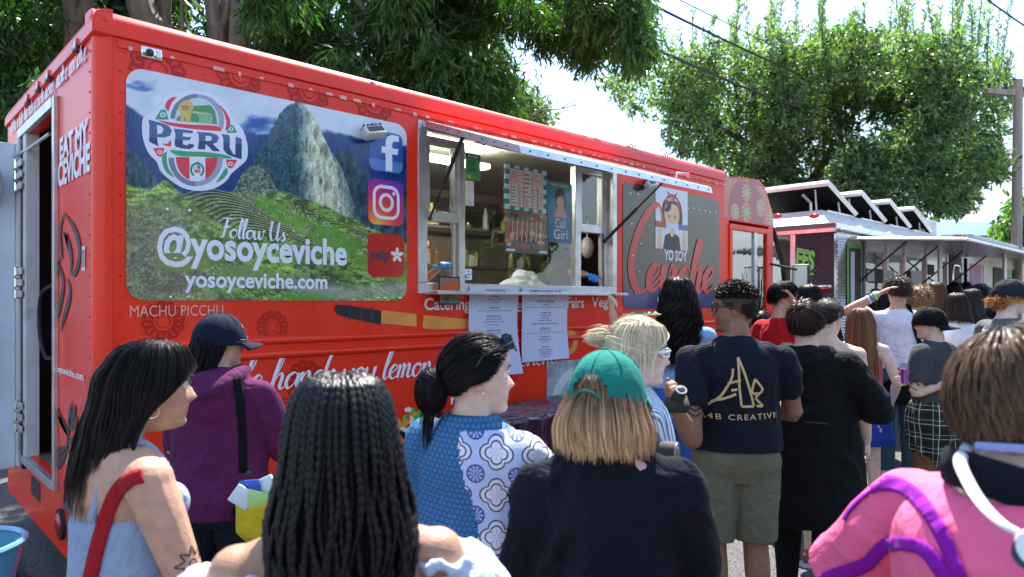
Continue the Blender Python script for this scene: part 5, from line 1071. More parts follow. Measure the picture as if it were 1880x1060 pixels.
def crown(poly, d0, d1, n, thr, freq, seed, sprig=7, droop=.8, ln_=.13, wd=.035, col=(.045, .095, .018), name='crown', parent=None, dens=None, jit_=.35):
    r = np.random.default_rng(seed); xs = [p[0] for p in poly]; ys = [p[1] for p in poly]; out = []
    while sum(len(o) for o in out) < n:
        m_ = n*3; x = r.uniform(min(xs), max(xs), m_); y = r.uniform(min(ys), max(ys), m_); t = r.uniform(d0, d1, m_); ok = inpoly(x, y, poly); x, y, t = x[ok], y[ok], t[ok]
        W_ = np.stack([t*(FW.x+RT.x*(x-940)/FOC), t*(FW.y+RT.y*(x-940)/FOC), CAM_Z+t*(HOR-y)/FOC], 1); nz_ = fbm(W_, freq, 3, seed, .45)
        th = thr if dens is None else thr+dens(x, y); W_ = W_[nz_ > th]; out.append(W_)
    C_ = np.concatenate(out)[:n]; q = np.repeat(C_, sprig, 0); N_ = len(q); D = r.normal(size=(N_, 3)); D[:, 2] -= droop*1.4; tw = np.repeat(r.normal(size=(n, 3))*.6, sprig, 0); tw[:, 2] -= droop; tw /= np.linalg.norm(tw, axis=1, keepdims=True)
    q = q+tw*(np.tile(np.arange(sprig), n)[:, None]/sprig*ln_*2.0)+r.normal(size=(N_, 3))*ln_*.12
    return leaves(name, q, D+tw*1.2, ln_, wd, col, parent, jit=jit_, seed=seed), C_
def tree(label, base, limbs, group=None, bark=None):
    t = empty('tree', label, 'tree', (base[0], base[1], 0)); b = Bm()
    for P, r0, r1 in limbs: pts = smooth_curve(P, 6); b.tube([tuple(p) for p in pts], list(np.linspace(r0, r1, len(pts))), 9)
    o = b.build('trunk', bark or BARK, None, True); o.parent = t; o.matrix_parent_inverse = Matrix.Translation(-t.location); return t
def hang(o, t): o.parent = t; o.matrix_parent_inverse = Matrix.Translation(-t.location)
def W(px, py, t): return tuple(at_depth(px, py, t))
def G0(px, t): p = at_depth(px, 552, t); return (p.x, p.y, -.05)
# tall evergreen right behind the red truck, hanging over its roof
t1 = tree('tall dark evergreen with drooping narrow leaves hanging over the red truck roof', G0(430, 9), [([G0(440, 8.6), W(438, 200, 8.6), W(440, 60, 8.6), W(452, -120, 8.6)], .15, .11), ([G0(405, 8.7), W(402, 120, 8.7), W(396, 40, 8.7), W(384, -120, 8.7)], .11, .07), ([W(402, 70, 8.7), W(420, 10, 8.7), W(440, -60, 8.7)], .05, .03),
    ([G0(430, 9), W(425, 200, 9), W(405, 40, 9), W(385, -120, 9)], .26, .13), ([W(430, 200, 9), W(445, 40, 9), W(470, -150, 9.2)], .17, .10),
    ([W(445, 60, 9), W(560, -20, 9), W(720, -70, 8.6), W(900, -60, 8.3), W(1130, -20, 8)], .11, .02), ([W(560, 200, 9.5), W(640, 60, 9), W(760, 30, 9), W(860, 60, 8.7), W(930, 120, 8.6)], .05, .012), ([W(640, -20, 9), W(700, 60, 9), W(740, 130, 9)], .05, .01), ([W(450, 30, 9), W(520, 90, 9), W(640, 130, 9.2)], .06, .012)])
up1 = [(440, 130), (560, 165), (690, 190), (820, 215), (900, 235), (935, 190), (985, 180), (955, 150), (985, 125), (930, 110), (905, 60), (930, 20), (985, 75), (1000, 100), (1020, 70), (1060, 90), (1085, 125), (1100, 80), (1125, 40), (1140, 90), (1165, 115), (1180, 95), (1205, 80), (1190, 40), (1185, -40), (900, -180), (440, -200)]
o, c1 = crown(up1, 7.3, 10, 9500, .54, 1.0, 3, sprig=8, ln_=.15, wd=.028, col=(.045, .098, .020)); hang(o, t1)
o, _ = crown([(560, 190), (900, 240), (960, 180), (900, 20), (700, -60), (520, -60)], 9, 12, 2800, .53, .8, 33, sprig=7, ln_=.17, wd=.035, col=(.05, .10, .022), name='inner_foliage'); hang(o, t1)
# broader trees at the left, the deep shade behind the truck
t2 = tree('dark leafy tree with a thick trunk behind the rear corner of the red truck', G0(140, 8.4), [([G0(140, 8.4), W(138, 300, 8.4), W(134, 100, 8.4), W(128, -120, 8.4)], .12, .09), ([W(134, 60, 8.4), W(160, -20, 8.4), W(60, -60, 8.6)], .09, .03)], bark=BARK)
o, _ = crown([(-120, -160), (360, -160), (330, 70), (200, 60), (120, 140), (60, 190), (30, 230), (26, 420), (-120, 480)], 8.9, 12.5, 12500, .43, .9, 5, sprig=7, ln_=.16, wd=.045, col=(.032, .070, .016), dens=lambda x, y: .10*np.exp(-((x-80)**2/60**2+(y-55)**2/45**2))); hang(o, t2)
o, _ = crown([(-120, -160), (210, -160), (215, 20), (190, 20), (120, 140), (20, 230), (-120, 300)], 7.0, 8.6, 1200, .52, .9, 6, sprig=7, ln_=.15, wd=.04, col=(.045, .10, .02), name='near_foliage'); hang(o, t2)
t3 = tree('pair of pale brown trunks rising behind the red truck roof, left of the drooping evergreen', G0(300, 10.4), [([G0(290, 8.5), W(290, 150, 8.5), W(262, 20, 8.5), W(225, -120, 8.5)], .19, .15), ([G0(302, 8.8), W(302, 100, 8.8), W(298, -100, 8.8)], .10, .085), ([G0(333, 8.8), W(333, 100, 8.8), W(336, -100, 8.8)], .03, .02), ([G0(600, 11), W(600, 150, 11), W(560, -80, 11)], .08, .05)])
o, _ = crown([(180, -160), (700, -160), (700, 200), (180, 120)], 11.5, 14, 3000, .56, .7, 7, sprig=7, ln_=.2, wd=.06, col=(.04, .085, .02)); hang(o, t3)
t8 = tree('dense shaded hedge tree far behind the left end of the red truck', G0(60, 15), [([G0(60, 15), W(60, 200, 15)], .15, .1)])
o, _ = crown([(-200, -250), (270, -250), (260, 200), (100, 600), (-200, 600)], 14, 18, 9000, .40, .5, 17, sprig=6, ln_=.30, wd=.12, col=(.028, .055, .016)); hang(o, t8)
# big tree over the silver truck
t4 = tree('broad sunlit green tree with upright feathery shoots, rising behind the silver truck', G0(1450, 20), [([G0(1450, 20), W(1450, 400, 20), W(1442, 300, 20), W(1400, 200, 20), W(1340, 110, 19)], .28, .05), ([W(1450, 420, 20), W(1500, 320, 20), W(1560, 220, 20), W(1620, 100, 20)], .2, .04), ([W(1480, 360, 20), W(1560, 330, 19), W(1660, 260, 19), W(1760, 180, 19)], .12, .03), ([W(1442, 300, 20), W(1330, 240, 19), W(1220, 180, 19)], .12, .02)], bark=BARKD)
po2 = [(1102, 150), (1140, 130), (1180, 145), (1215, 110), (1260, 95), (1320, 75), (1390, 60), (1480, 50), (1560, 40), (1640, 60), (1700, 70), (1760, 60), (1820, 100), (1870, 150), (1858, 210), (1842, 260), (1850, 320), (1800, 335), (1780, 380), (1720, 395), (1690, 375), (1660, 430), (1580, 440), (1420, 440), (1350, 330), (1290, 290), (1240, 275), (1215, 240), (1190, 215), (1160, 205), (1130, 180)]
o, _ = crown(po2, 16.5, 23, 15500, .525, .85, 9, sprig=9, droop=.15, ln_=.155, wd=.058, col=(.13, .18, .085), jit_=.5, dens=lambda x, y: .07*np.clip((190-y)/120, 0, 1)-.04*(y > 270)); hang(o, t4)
r_ = np.random.default_rng(5); PS = []; DS = []; bt = Bm()
for k in range(95):
    x0 = r_.uniform(1210, 1840); t = r_.uniform(17, 21); y0 = 150+r_.uniform(-50, 40); hh = r_.uniform(50, 190)*(.6 if x0 < 1300 else 1); le = r_.uniform(-30, 30); n = int(hh*1.1)
    for i in range(n):
        v = i/n; PS.append(W(x0+le*v+r_.normal()*5*(1.1-v), y0-hh*v, t)); a = r_.uniform(0, 6.28); DS.append((math.cos(a)*.7, math.sin(a)*.7, .7))
    bt.tube([W(x0, y0+20, t), W(x0+le, y0-hh, t)], [.02, .006], 4)
hang(leaves('shoots', np.array(PS), np.array(DS), .17, .042, (.20, .26, .15), None, seed=8), t4); hang(bt.build('twigs', BARK, None), t4)
bpy.data.objects['shoots']['kind'] = 'stuff'; bpy.data.objects['twigs']['kind'] = 'stuff'
# small ones
t5 = tree('small pale grey-green tree showing over the middle of the red truck roof', G0(930, 15), [([G0(935, 15), W(935, 260, 15), W(930, 180, 15)], .08, .02)]); o, _ = crown([(872, 210), (885, 160), (920, 150), (960, 170), (1010, 205), (1000, 240), (870, 240)], 14.5, 16, 700, .42, 1.3, 12, sprig=6, droop=-.2, ln_=.18, wd=.05, col=(.13, .17, .09)); hang(o, t5)
t6 = empty('bare_branch', 'thin bare grey branch forking against the bright sky above the roof', 'branch', W(960, 260, 14)); b = Bm()
for pts, r0 in (([(950, 235), (990, 205), (1030, 200), (1060, 190), (1082, 168)], .022), ([(1030, 200), (1060, 180), (1070, 166)], .012), ([(985, 207), (1000, 196), (1020, 180)], .010), ([(1045, 196), (1075, 190), (1084, 182)], .008), ([(970, 220), (1000, 214), (1024, 212)], .010)):
    P = smooth_curve([W(x, y, 14) for x, y in pts], 5); b.tube([tuple(p) for p in P], list(np.linspace(r0, .004, len(P))), 5)
o = b.build('branch_wood', BARK, None, True); hang(o, t6); t6b = empty('tree', 'slim bare stem behind the roof carrying the bare branch', 'tree', G0(950, 14)); o = Bm().tube([G0(950, 14), W(950, 230, 14)], [.05, .022], 8).build('trunk', BARK, None, True); hang(o, t6b)
t7 = tree('light green tree low at the right edge behind the pole', G0(1870, 26), [([G0(1870, 26), W(1870, 420, 26)], .2, .1)]); o, _ = crown([(1835, 480), (1830, 420), (1845, 385), (1870, 360), (1930, 350), (1960, 560), (1840, 560)], 25, 29, 2200, .42, .5, 15, sprig=6, ln_=.3, wd=.11, col=(.10, .16, .05)); hang(o, t7)
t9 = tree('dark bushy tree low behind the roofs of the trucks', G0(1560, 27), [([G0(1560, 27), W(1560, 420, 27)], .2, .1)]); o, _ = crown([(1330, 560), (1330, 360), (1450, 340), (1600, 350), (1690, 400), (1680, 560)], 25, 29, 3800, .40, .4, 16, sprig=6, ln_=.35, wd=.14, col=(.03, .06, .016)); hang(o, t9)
t10 = tree('far line of grey-green trees closing the street beyond the trucks', G0(1820, 60), [([G0(1820, 60), W(1820, 500, 60)], .3, .2)]); o, _ = crown([(1600, 570), (1600, 440), (1700, 430), (1900, 440), (2400, 400), (2400, 570)], 55, 70, 3000, .35, .2, 26, sprig=6, ln_=.9, wd=.4, col=(.06, .10, .04)); hang(o, t10)
# trees across the street, behind the camera: they are what the paint and the panes mirror
for k, (x, y, h) in enumerate(((-6, -13, 7.5), (2.5, -15, 8.5), (11, -14, 7.0), (20, -15, 8.0))):
    t = empty('tree', ('round street tree across the road, far left of the row behind the viewer', 'tallest street tree across the road behind the viewer', 'street tree across the road, second from the right behind the viewer', 'street tree across the road, far right of the row behind the viewer')[k], 'tree', (x, y, 0))
    o = Bm().tube([(0, 0, 0), (.1, 0, h*.4), (0, .1, h*.8)], [.2, .15, .05], 8).build('trunk', BARK, t, True)
    r_ = np.random.default_rng(70+k); n = 9000; D = r_.normal(size=(n, 3)); D /= np.linalg.norm(D, axis=1, keepdims=True); P = D*(r_.uniform(.5, 1, (n, 1))**.5)*np.array((3.6, 3.0, h*.38))+np.array((0, 0, h*.62)); P = P[fbm(P+k*9, .7, 3, k) > .46]
    D2 = r_.normal(size=P.shape); D2[:, 2] -= .5; leaves('crown', P, D2, .5, .22, (.06, .11, .03), t, seed=k)
bl_ = empty('building', 'pale stucco building across the road behind the viewer', 'building', (8, -24, 0)); Bm().box((-22, -4, 0), (22, 4, 6.2)).build('wall', mat('pale_stucco', (.55, .50, .44), rough=.9), bl_)
for k in range(9): Bm().box((-20+4.6*k, 4.0, 1.2), (-18+4.6*k, 4.04, 3.2)).build('window', M['dark'], bl_)
# ---------------------------------------------------------------- people: builders
def remesh(b, vox, it=3, name='m'):
    me = from_arr(name, b.v, b.f); o = bpy.data.objects.new('tmp', me); COL.objects.link(o)
    m1 = o.modifiers.new('r', 'REMESH'); m1.mode = 'VOXEL'; m1.voxel_size = vox; m1.adaptivity = 0
    if it: m2 = o.modifiers.new('s', 'SMOOTH'); m2.factor = .5; m2.iterations = it
    dg = bpy.context.evaluated_depsgraph_get(); out_ = bpy.data.meshes.new_from_object(o.evaluated_get(dg)); bpy.data.objects.remove(o); bpy.data.meshes.remove(me); out_.name = name
    return out_
def get_co(me): c = np.zeros(len(me.vertices)*3, np.float32); me.vertices.foreach_get('co', c); return c.reshape(-1, 3).astype(float)
def get_no(me): c = np.zeros(len(me.vertices)*3, np.float32); me.vertex_normals.foreach_get('vector', c); return c.reshape(-1, 3).astype(float)
def set_co(me, c): me.vertices.foreach_set('co', c.astype(np.float32).ravel()); me.update()
def wrinkle(me, amp, seed, fx=7., fz=3.2, zs=None):
    amp = amp*1.45; c = get_co(me); n = get_no(me); P = c*np.array((fx, fx, fz)); sh_ = c.copy(); P[:, 0] += 1.2*fbm(c, 6, 2, seed+3); P[:, 2] += 1.5*fbm(c, 5, 2, seed+5)
    r = 1-np.abs(2*fbm(P, 1, 2, seed)-1)*1.6; q = fbm(c*np.array((16, 16, 9)), 1, 2, seed+9)-.5
    set_co(me, c+n*(amp*(r-.55)+amp*.5*q)[:, None])
HEADP = [(-.118,.030,-.010,.020),(-.112,.066,-.02,.034),(-.104,.084,-.032,.043),(-.094,.089,-.045,.050),(-.082,.085,-.058,.055),(-.074,.087,-.064,.058),(-.066,.092,-.070,.060),(-.0605,.087,-.074,.061),(-.053,.093,-.078,.062),(-.044,.087,-.082,.064),(-.03,.087,-.087,.067),(-.01,.086,-.093,.0705),(.008,.084,-.097,.073),(.020,.088,-.099,.0745),(.032,.094,-.101,.0755),(.05,.094,-.101,.0765),(.068,.088,-.097,.074),(.085,.074,-.086,.066),(.099,.054,-.068,.053),(.109,.033,-.047,.037),(.1155,.012,-.025,.018)]
def head_shape(female=True, big=1.):
    H_ = np.array(HEADP); zs = []; 
    z = np.concatenate([np.linspace(-.118, .085, 52), np.linspace(.09, .1155, 9)]); xf = np.interp(z, H_[:, 0], H_[:, 1]); xb = np.interp(z, H_[:, 0], H_[:, 2]); w_ = np.interp(z, H_[:, 0], H_[:, 3])
    n = 56; th = np.arange(n)*2*math.pi/n; V = []
    for i in range(len(z)):
        cx = -.012; c, s_ = np.cos(th), np.sin(th)
        x = np.where(c > 0, cx+(xf[i]-cx)*np.abs(c)**.9, cx-(cx-xb[i])*np.abs(c)**.95); y = w_[i]*np.sign(s_)*np.abs(s_)**.88
        if z[i] < .085:
            fr_ = np.clip(c, 0, 1)
            nose = np.interp(z[i], [-.045, -.040, -.034, -.026, -.012, .006, .018], [0, .010, .022, .029, .019, .008, .0]); nw = np.interp(z[i], [-.045, -.034, -.02, .015], [.016, .016, .010, .007])
            x = x+nose*np.exp(-(y/nw)**2)*(c > 0)
            x = x-.011*np.exp(-((np.abs(y)-.031)/.016)**2-((z[i]-.008)/.011)**2)*(c > 0)
            x = x+.004*np.exp(-((np.abs(y)-.042)/.016)**2-((z[i]+.022)/.016)**2)*(c > 0)
            x = x-.006*np.exp(-((np.abs(y)-.034)/.012)**2-((z[i]+.075)/.022)**2)*(c > 0)
            if not female: x = x+.003*np.exp(-(y/.04)**2-((z[i]-.026)/.007)**2)*(c > 0)
            x = x+.002*np.exp(-(y/.016)**2-((z[i]+.100)/.010)**2)*(c > 0)
        for a, b_ in zip(x, y): V.append((a, b_*(1. if female else 1.04), z[i]))
    F = [(i*n+j, i*n+(j+1) % n, (i+1)*n+(j+1) % n, (i+1)*n+j) for i in range(len(z)-1) for j in range(n)]; F.append(tuple(reversed(range(n)))); F.append(tuple((len(z)-1)*n+j for j in range(n)))
    return V, F
def put_hand(b, M_, side, curl=35, spread=5, thumb=30, k=1.):
    """M_: wrist frame, X along the hand, Z out of the back, Y to the thumb when side=1"""
    def q(x, y, z): return M_ @ Vector((x*k, y*k*side, z*k))
    b.tube([q(-.02, 0, 0), q(.0, 0, 0), q(.03, .0, 0), (q(.065, 0, 0)), q(.088, -.002, 0)], [(.017*k, .022*k), (.017*k, .024*k), (.016*k, .035*k), (.014*k, .040*k), (.009*k, .038*k)], 10, up=(M_.to_3x3() @ Vector((0, 0, 1))))
    for i, (y, l_) in enumerate(((.029, .072), (.010, .080), (-.010, .074), (-.029, .058))):
        a = 0; p = Vector((.078, y, 0)); P = [p-Vector((.02, 0, 0)), p.copy()]; sp = R((1.5-i)*spread)
        for s_, f_ in enumerate((.45, .30, .25)):
            a += R(curl*(1.0 if s_ else .7)); d = Vector((math.cos(a)*math.cos(sp), math.sin(sp)*math.cos(a), -math.sin(a))); p = p+d*l_*f_; P.append(p.copy())
        b.tube([q(*p_) for p_ in P], [.0095*k, .0095*k, .0085*k, .008*k, .0062*k], 8)
    t = R(thumb); p = Vector((.012, .022, -.004)); P = [p.copy()]
    for f_, a in ((.042, t+.35), (.032, t+.1), (.024, t-.1)): p = p+Vector((math.cos(a), math.sin(a), -.35*math.sin(R(curl))))*f_; P.append(p.copy())
    b.tube([q(*p_) for p_ in P], [.012*k, .012*k, .0095*k, .007*k], 8)
SKINM = None
def skin_mat():
    global SKINM
    if SKINM is None: SKINM = mat('skin', (1, 1, 1), rough=.48, var=.13, scale=26, bump=.30, bscale=300, sss=.10, vcol='tint', spec=.4)
    return SKINM
SK_ = dict(tan=(.52, .29, .19), fair=(.66, .44, .34), pale=(.76, .58, .49), brown=(.24, .115, .065), mid=(.40, .215, .135), dark=(.14, .065, .04))
def hair_mat(name, rough=.42):
    m, t, b = _nodes(name); a = t.nodes.new('ShaderNodeAttribute'); a.attribute_name = 'tint'; t.links.new(a.outputs['Color'], b.inputs['Base Color']); b.inputs['Roughness'].default_value = rough; b.inputs['Specular IOR Level'].default_value = .11
    return m
HAIR = hair_mat('hair')
def ribbons(name, P, width, root, tip, parent, seed=0, out=None, jit=.25, taper=True, m=None, off=0.):
    """P (S,K,3) strands -> thin ribbons facing outward"""
    r = np.random.default_rng(seed); S_, K, _ = P.shape; T = np.gradient(P, axis=1); T /= np.linalg.norm(T, axis=2, keepdims=True)+1e-9
    c0 = P.mean((0, 1)) if out is None else np.array(out); N_ = P-c0; N_ /= np.linalg.norm(N_, axis=2, keepdims=True)+1e-9; N_ = N_+.35*r.normal(size=(S_, 1, 3)); B = np.cross(T, N_); B /= np.linalg.norm(B, axis=2, keepdims=True)+1e-9
    wv = width*np.ones(K); 
    if taper: wv = width*np.interp(np.linspace(0, 1, K), [0, .1, .75, 1], [.8, 1, .9, .15])
    wv = wv[None, :, None]*r.uniform(.5, 1.3, (S_, 1, 1)); V = np.stack([P-B*wv/2, P+B*wv/2], 2).reshape(-1, 3)
    a = (np.arange(S_)[:, None]*K+np.arange(K-1)[None])*2; a = a.ravel(); F = np.stack([a, a+1, a+3, a+2], 1)
    me = fast_mesh(name, V, F); t = np.linspace(0, 1, K)[None, :, None]; c = (np.array(root)*(1-t)+np.array(tip)*t)*(1+jit*r.normal(size=(S_, 1, 1))); c = np.repeat(np.clip(c, .003, 1), 2, 1).reshape(-1, 3); vcolor(me, 'tint', c)
    return add(name, me, m or HAIR, parent, True)
def hull_at(tab, z):
    T_ = np.array(tab); o = np.argsort(T_[:, 0]); T_ = T_[o]; return [np.interp(z, T_[:, 0], T_[:, k]) for k in range(1, 5)]
def hull_hair(pr, tab, n=1400, width=.0035, root=(.02, .017, .016), tip=(.03, .024, .02), zend=(-.02, .0), curl=0., cfreq=40., wave=.006, seed=0, sheetc=None, K=16, lmin=.88, lmax=1.03, th_rng=None, part=0., name='hair', flip=0., jit=.25):
    """hair that follows a table of rings (z, cx, rx, ry, open angle at the face) in head space"""
    r = np.random.default_rng(seed); zt_, zb_ = max(t[0] for t in tab), min(t[0] for t in tab); Mh = np.array(pr['Mh'])
    def toW(P): sh = P.shape; q = np.concatenate([P.reshape(-1, 3), np.ones((P.size//3, 1))], 1) @ Mh.T; return q[:, :3].reshape(sh)
    def pos(th, z, l):
        cx, rx, ry, op = hull_at(tab, z); op = np.radians(op); a = np.abs(th); sg = np.sign(th)+(th == 0); a2 = np.where(op > 0, op+(math.pi-op)*(a/math.pi)**1.0, a); a = np.maximum(a, np.where(a < op, op*.92+.08*a2, a))
        return np.stack([cx+l*rx*np.cos(a), part*np.clip((z-.06)/.06, 0, 1)+l*ry*np.sin(a)*sg, z], -1)
    # inner mass
    nz2, nt = 26, 40; zz = zb_+.03+(zt_-.002-zb_-.03)*(np.linspace(0, 1, nz2)**.8); th = np.linspace(-math.pi, math.pi, nt); TH, ZZ = np.meshgrid(th, zz); V = toW(pos(TH, ZZ, .90)+.003*r.normal(size=TH.shape+(3,)))
    cut = np.abs(TH) < np.radians(hull_at(tab, ZZ)[3])*.9; idx = np.arange(nz2*nt).reshape(nz2, nt); F = [(idx[i, j], idx[i, j+1], idx[i+1, j+1], idx[i+1, j]) for i in range(nz2-1) for j in range(nt-1) if not (cut[i, j] and cut[i, j+1])]
    me = fast_mesh('hair_mass', V.reshape(-1, 3), np.array(F)); vcolor(me, 'tint', np.tile(np.array(sheetc or root)*.8, (len(me.vertices), 1))); hm = add(name, me, HAIR, pr['root'], True)
    th = r.uniform(-math.pi, math.pi, n) if th_rng is None else r.uniform(*th_rng, n); t = np.linspace(0, 1, K)[None]; z0 = zt_-r.uniform(0, .05, (n, 1))**1.0; ze = zb_+r.uniform(zend[0], zend[1], (n, 1))*-1+.03*r.random((n, 1))**2
    z = z0+(ze-z0)*(t**1.35); l = (r.uniform(lmin, lmax, (n, 1))+.09*r.random((n, 1))*(r.random((n, 1)) < .04))*np.ones_like(t); l = l+wave*11*(fbm(np.stack([np.repeat(th[:, None]*1.5, K, 1).ravel(), (z*9).ravel(), (l*3).ravel()], 1), 1, 2, seed).reshape(n, K)-.5); l = l+flip*np.clip((t-.8)/.2, 0, 1)**2
    TH = th[:, None]+.20*(fbm(np.stack([np.repeat(th[:, None]*3, K, 1).ravel(), (z*7).ravel(), 0*z.ravel()], 1), 1, 2, seed+5).reshape(n, K)-.5)*2*t+.05*r.normal(size=(n, 1))*t**2
    P = pos(TH, z, l)
    if curl: ph = r.uniform(0, 6.28, (n, 1))+z*cfreq*1.0; am = curl*np.clip(t*2.2-.3, 0, 1); P[..., 0] += am*np.cos(ph); P[..., 1] += am*np.sin(ph)
    st = ribbons('hair_strand', toW(P), width*pr['s'], root, tip, hm, seed, out=tuple(pr['Mh'] @ Vector((0, 0, -.05))), jit=jit); st['kind'] = 'stuff'
    return hm
def scalp(d, off=.0): 
    """point on the head surface in direction d, head space (n,3)"""
    c = np.array((-.006, 0, .012)); k = np.array((.100, .0785, .104))+off; u = d/np.linalg.norm(d, axis=-1, keepdims=True); return c+u*(1/np.sqrt((u/k)**2 @ np.ones(3)))[..., None]
def undercap(x, y, z): return hairline(x, y, z) & (z < .01)
def hairline(x, y, z): 
    """True where hair grows: above the brow, in front of and behind the ears, down to the nape"""
    return (z > np.interp(x, [-.10, -.06, -.02, .02, .05, .075, .10], [-.055, -.045, -.005, .0, .035, .066, .075]))
def short_hair(pr, n=1800, ln_=.03, target=None, lift=.3, width=.003, root=(.02, .016, .014), tip=(.03, .024, .02), off=.008, seed=0, curl=0., line=hairline, jitter=.4, top=None, K=6, cap=True, capoff=None, name='hair', bald_side=None):
    r = np.random.default_rng(seed); Mh = np.array(pr['Mh'])
    def toW(P): sh = P.shape; q = np.concatenate([P.reshape(-1, 3), np.ones((P.size//3, 1))], 1) @ Mh.T; return q[:, :3].reshape(sh)
    hm = None; co_ = off if capoff is None else capoff
    u = np.linspace(0, math.pi, 34); v = np.linspace(0, 2*math.pi, 57); U_, V_ = np.meshgrid(u, v, indexing='ij'); D = np.stack([np.sin(U_)*np.cos(V_), np.sin(U_)*np.sin(V_), np.cos(U_)], -1); P = scalp(D, co_); ok = line(P[..., 0], P[..., 1], P[..., 2]); th_ = (1 if top is None else np.interp(P[..., 2], [.0, .06, .1], [0, 1, 1])*top)
    P = scalp(D, co_+(0 if top is None else 0)); P = P+D*(.005*(fbm(P.reshape(-1, 3), 55, 2, seed).reshape(ok.shape)-.5))[..., None]
    if top is not None: P = P+D*(th_[..., None] if not np.isscalar(th_) else 0)
    idx = np.arange(ok.size).reshape(ok.shape); F = [(idx[i, j], idx[i, j+1], idx[i+1, j+1], idx[i+1, j]) for i in range(33) for j in range(56) if ok[i, j] and ok[i, j+1] and ok[i+1, j] and ok[i+1, j+1]]
    me = fast_mesh(name, toW(P).reshape(-1, 3), np.array(F)); vcolor(me, 'tint', np.tile(np.array(root)*.8, (len(me.vertices), 1))); hm = add(name, me, HAIR, pr['root'], True)
    D = r.normal(size=(n*4, 3)); D /= np.linalg.norm(D, axis=1, keepdims=True); P0 = scalp(D, co_); ok = line(P0[:, 0], P0[:, 1], P0[:, 2]+.004); P0 = P0[ok][:n]; D = D[ok][:n]; n = len(P0)
    if top is not None: P0 = P0+D*(np.interp(P0[:, 2], [.0, .06, .1], [0, 1, 1])*top)[:, None]
    if target is None: F_ = P0-np.array((-.05, .01, .11))
    elif np.shape(target) == (3,) : F_ = np.array(target)-P0
    else: F_ = target(P0)
    F_ = F_-D*np.sum(F_*D, 1, keepdims=True); F_ /= np.linalg.norm(F_, axis=1, keepdims=True)+1e-6; F_ = F_+lift*D+jitter*r.normal(size=(n, 3)); F_ /= np.linalg.norm(F_, axis=1, keepdims=True)
    l_ = ln_*r.uniform(.5, 1.2, (n, 1, 1))*np.clip((P0[:, 2]+.085)/.09, .25, 1)[:, None, None]*np.where((np.abs(P0[:, 0]+.012) < .045) & (np.abs(P0[:, 1]) > .045), np.clip((P0[:, 2]-.012)/.09, .12, 1), 1)[:, None, None]; t = np.linspace(0, 1, K)[None, :, None]; P = P0[:, None]+F_[:, None]*l_*t
    dd = P-np.array((-.006, 0, .012)); rr = np.linalg.norm(dd, axis=2, keepdims=True); sf = np.linalg.norm(scalp(dd, co_)-np.array((-.006, 0, .012)), axis=2, keepdims=True); lo = sf+.001+.003*r.random((n, 1, 1)); P = np.array((-.006, 0, .012))+dd/rr*np.minimum(np.maximum(rr, lo), lo+.003+max(lift, 0)*l_*t*1.2)
    if curl: ph = r.uniform(0, 6.28, (n, 1))+np.linspace(0, 9, K)[None]; e1 = r.normal(size=(n, 1, 3)); e2 = r.normal(size=(n, 1, 3)); P = P+curl*(np.cos(ph)[..., None]*e1+np.sin(ph)[..., None]*e2)*t
    st = ribbons('hair_strand', toW(P), width*pr['s'], root, tip, hm, seed, out=tuple(pr['Mh'] @ Vector((0, 0, 0)))); st['kind'] = 'stuff'
    return hm
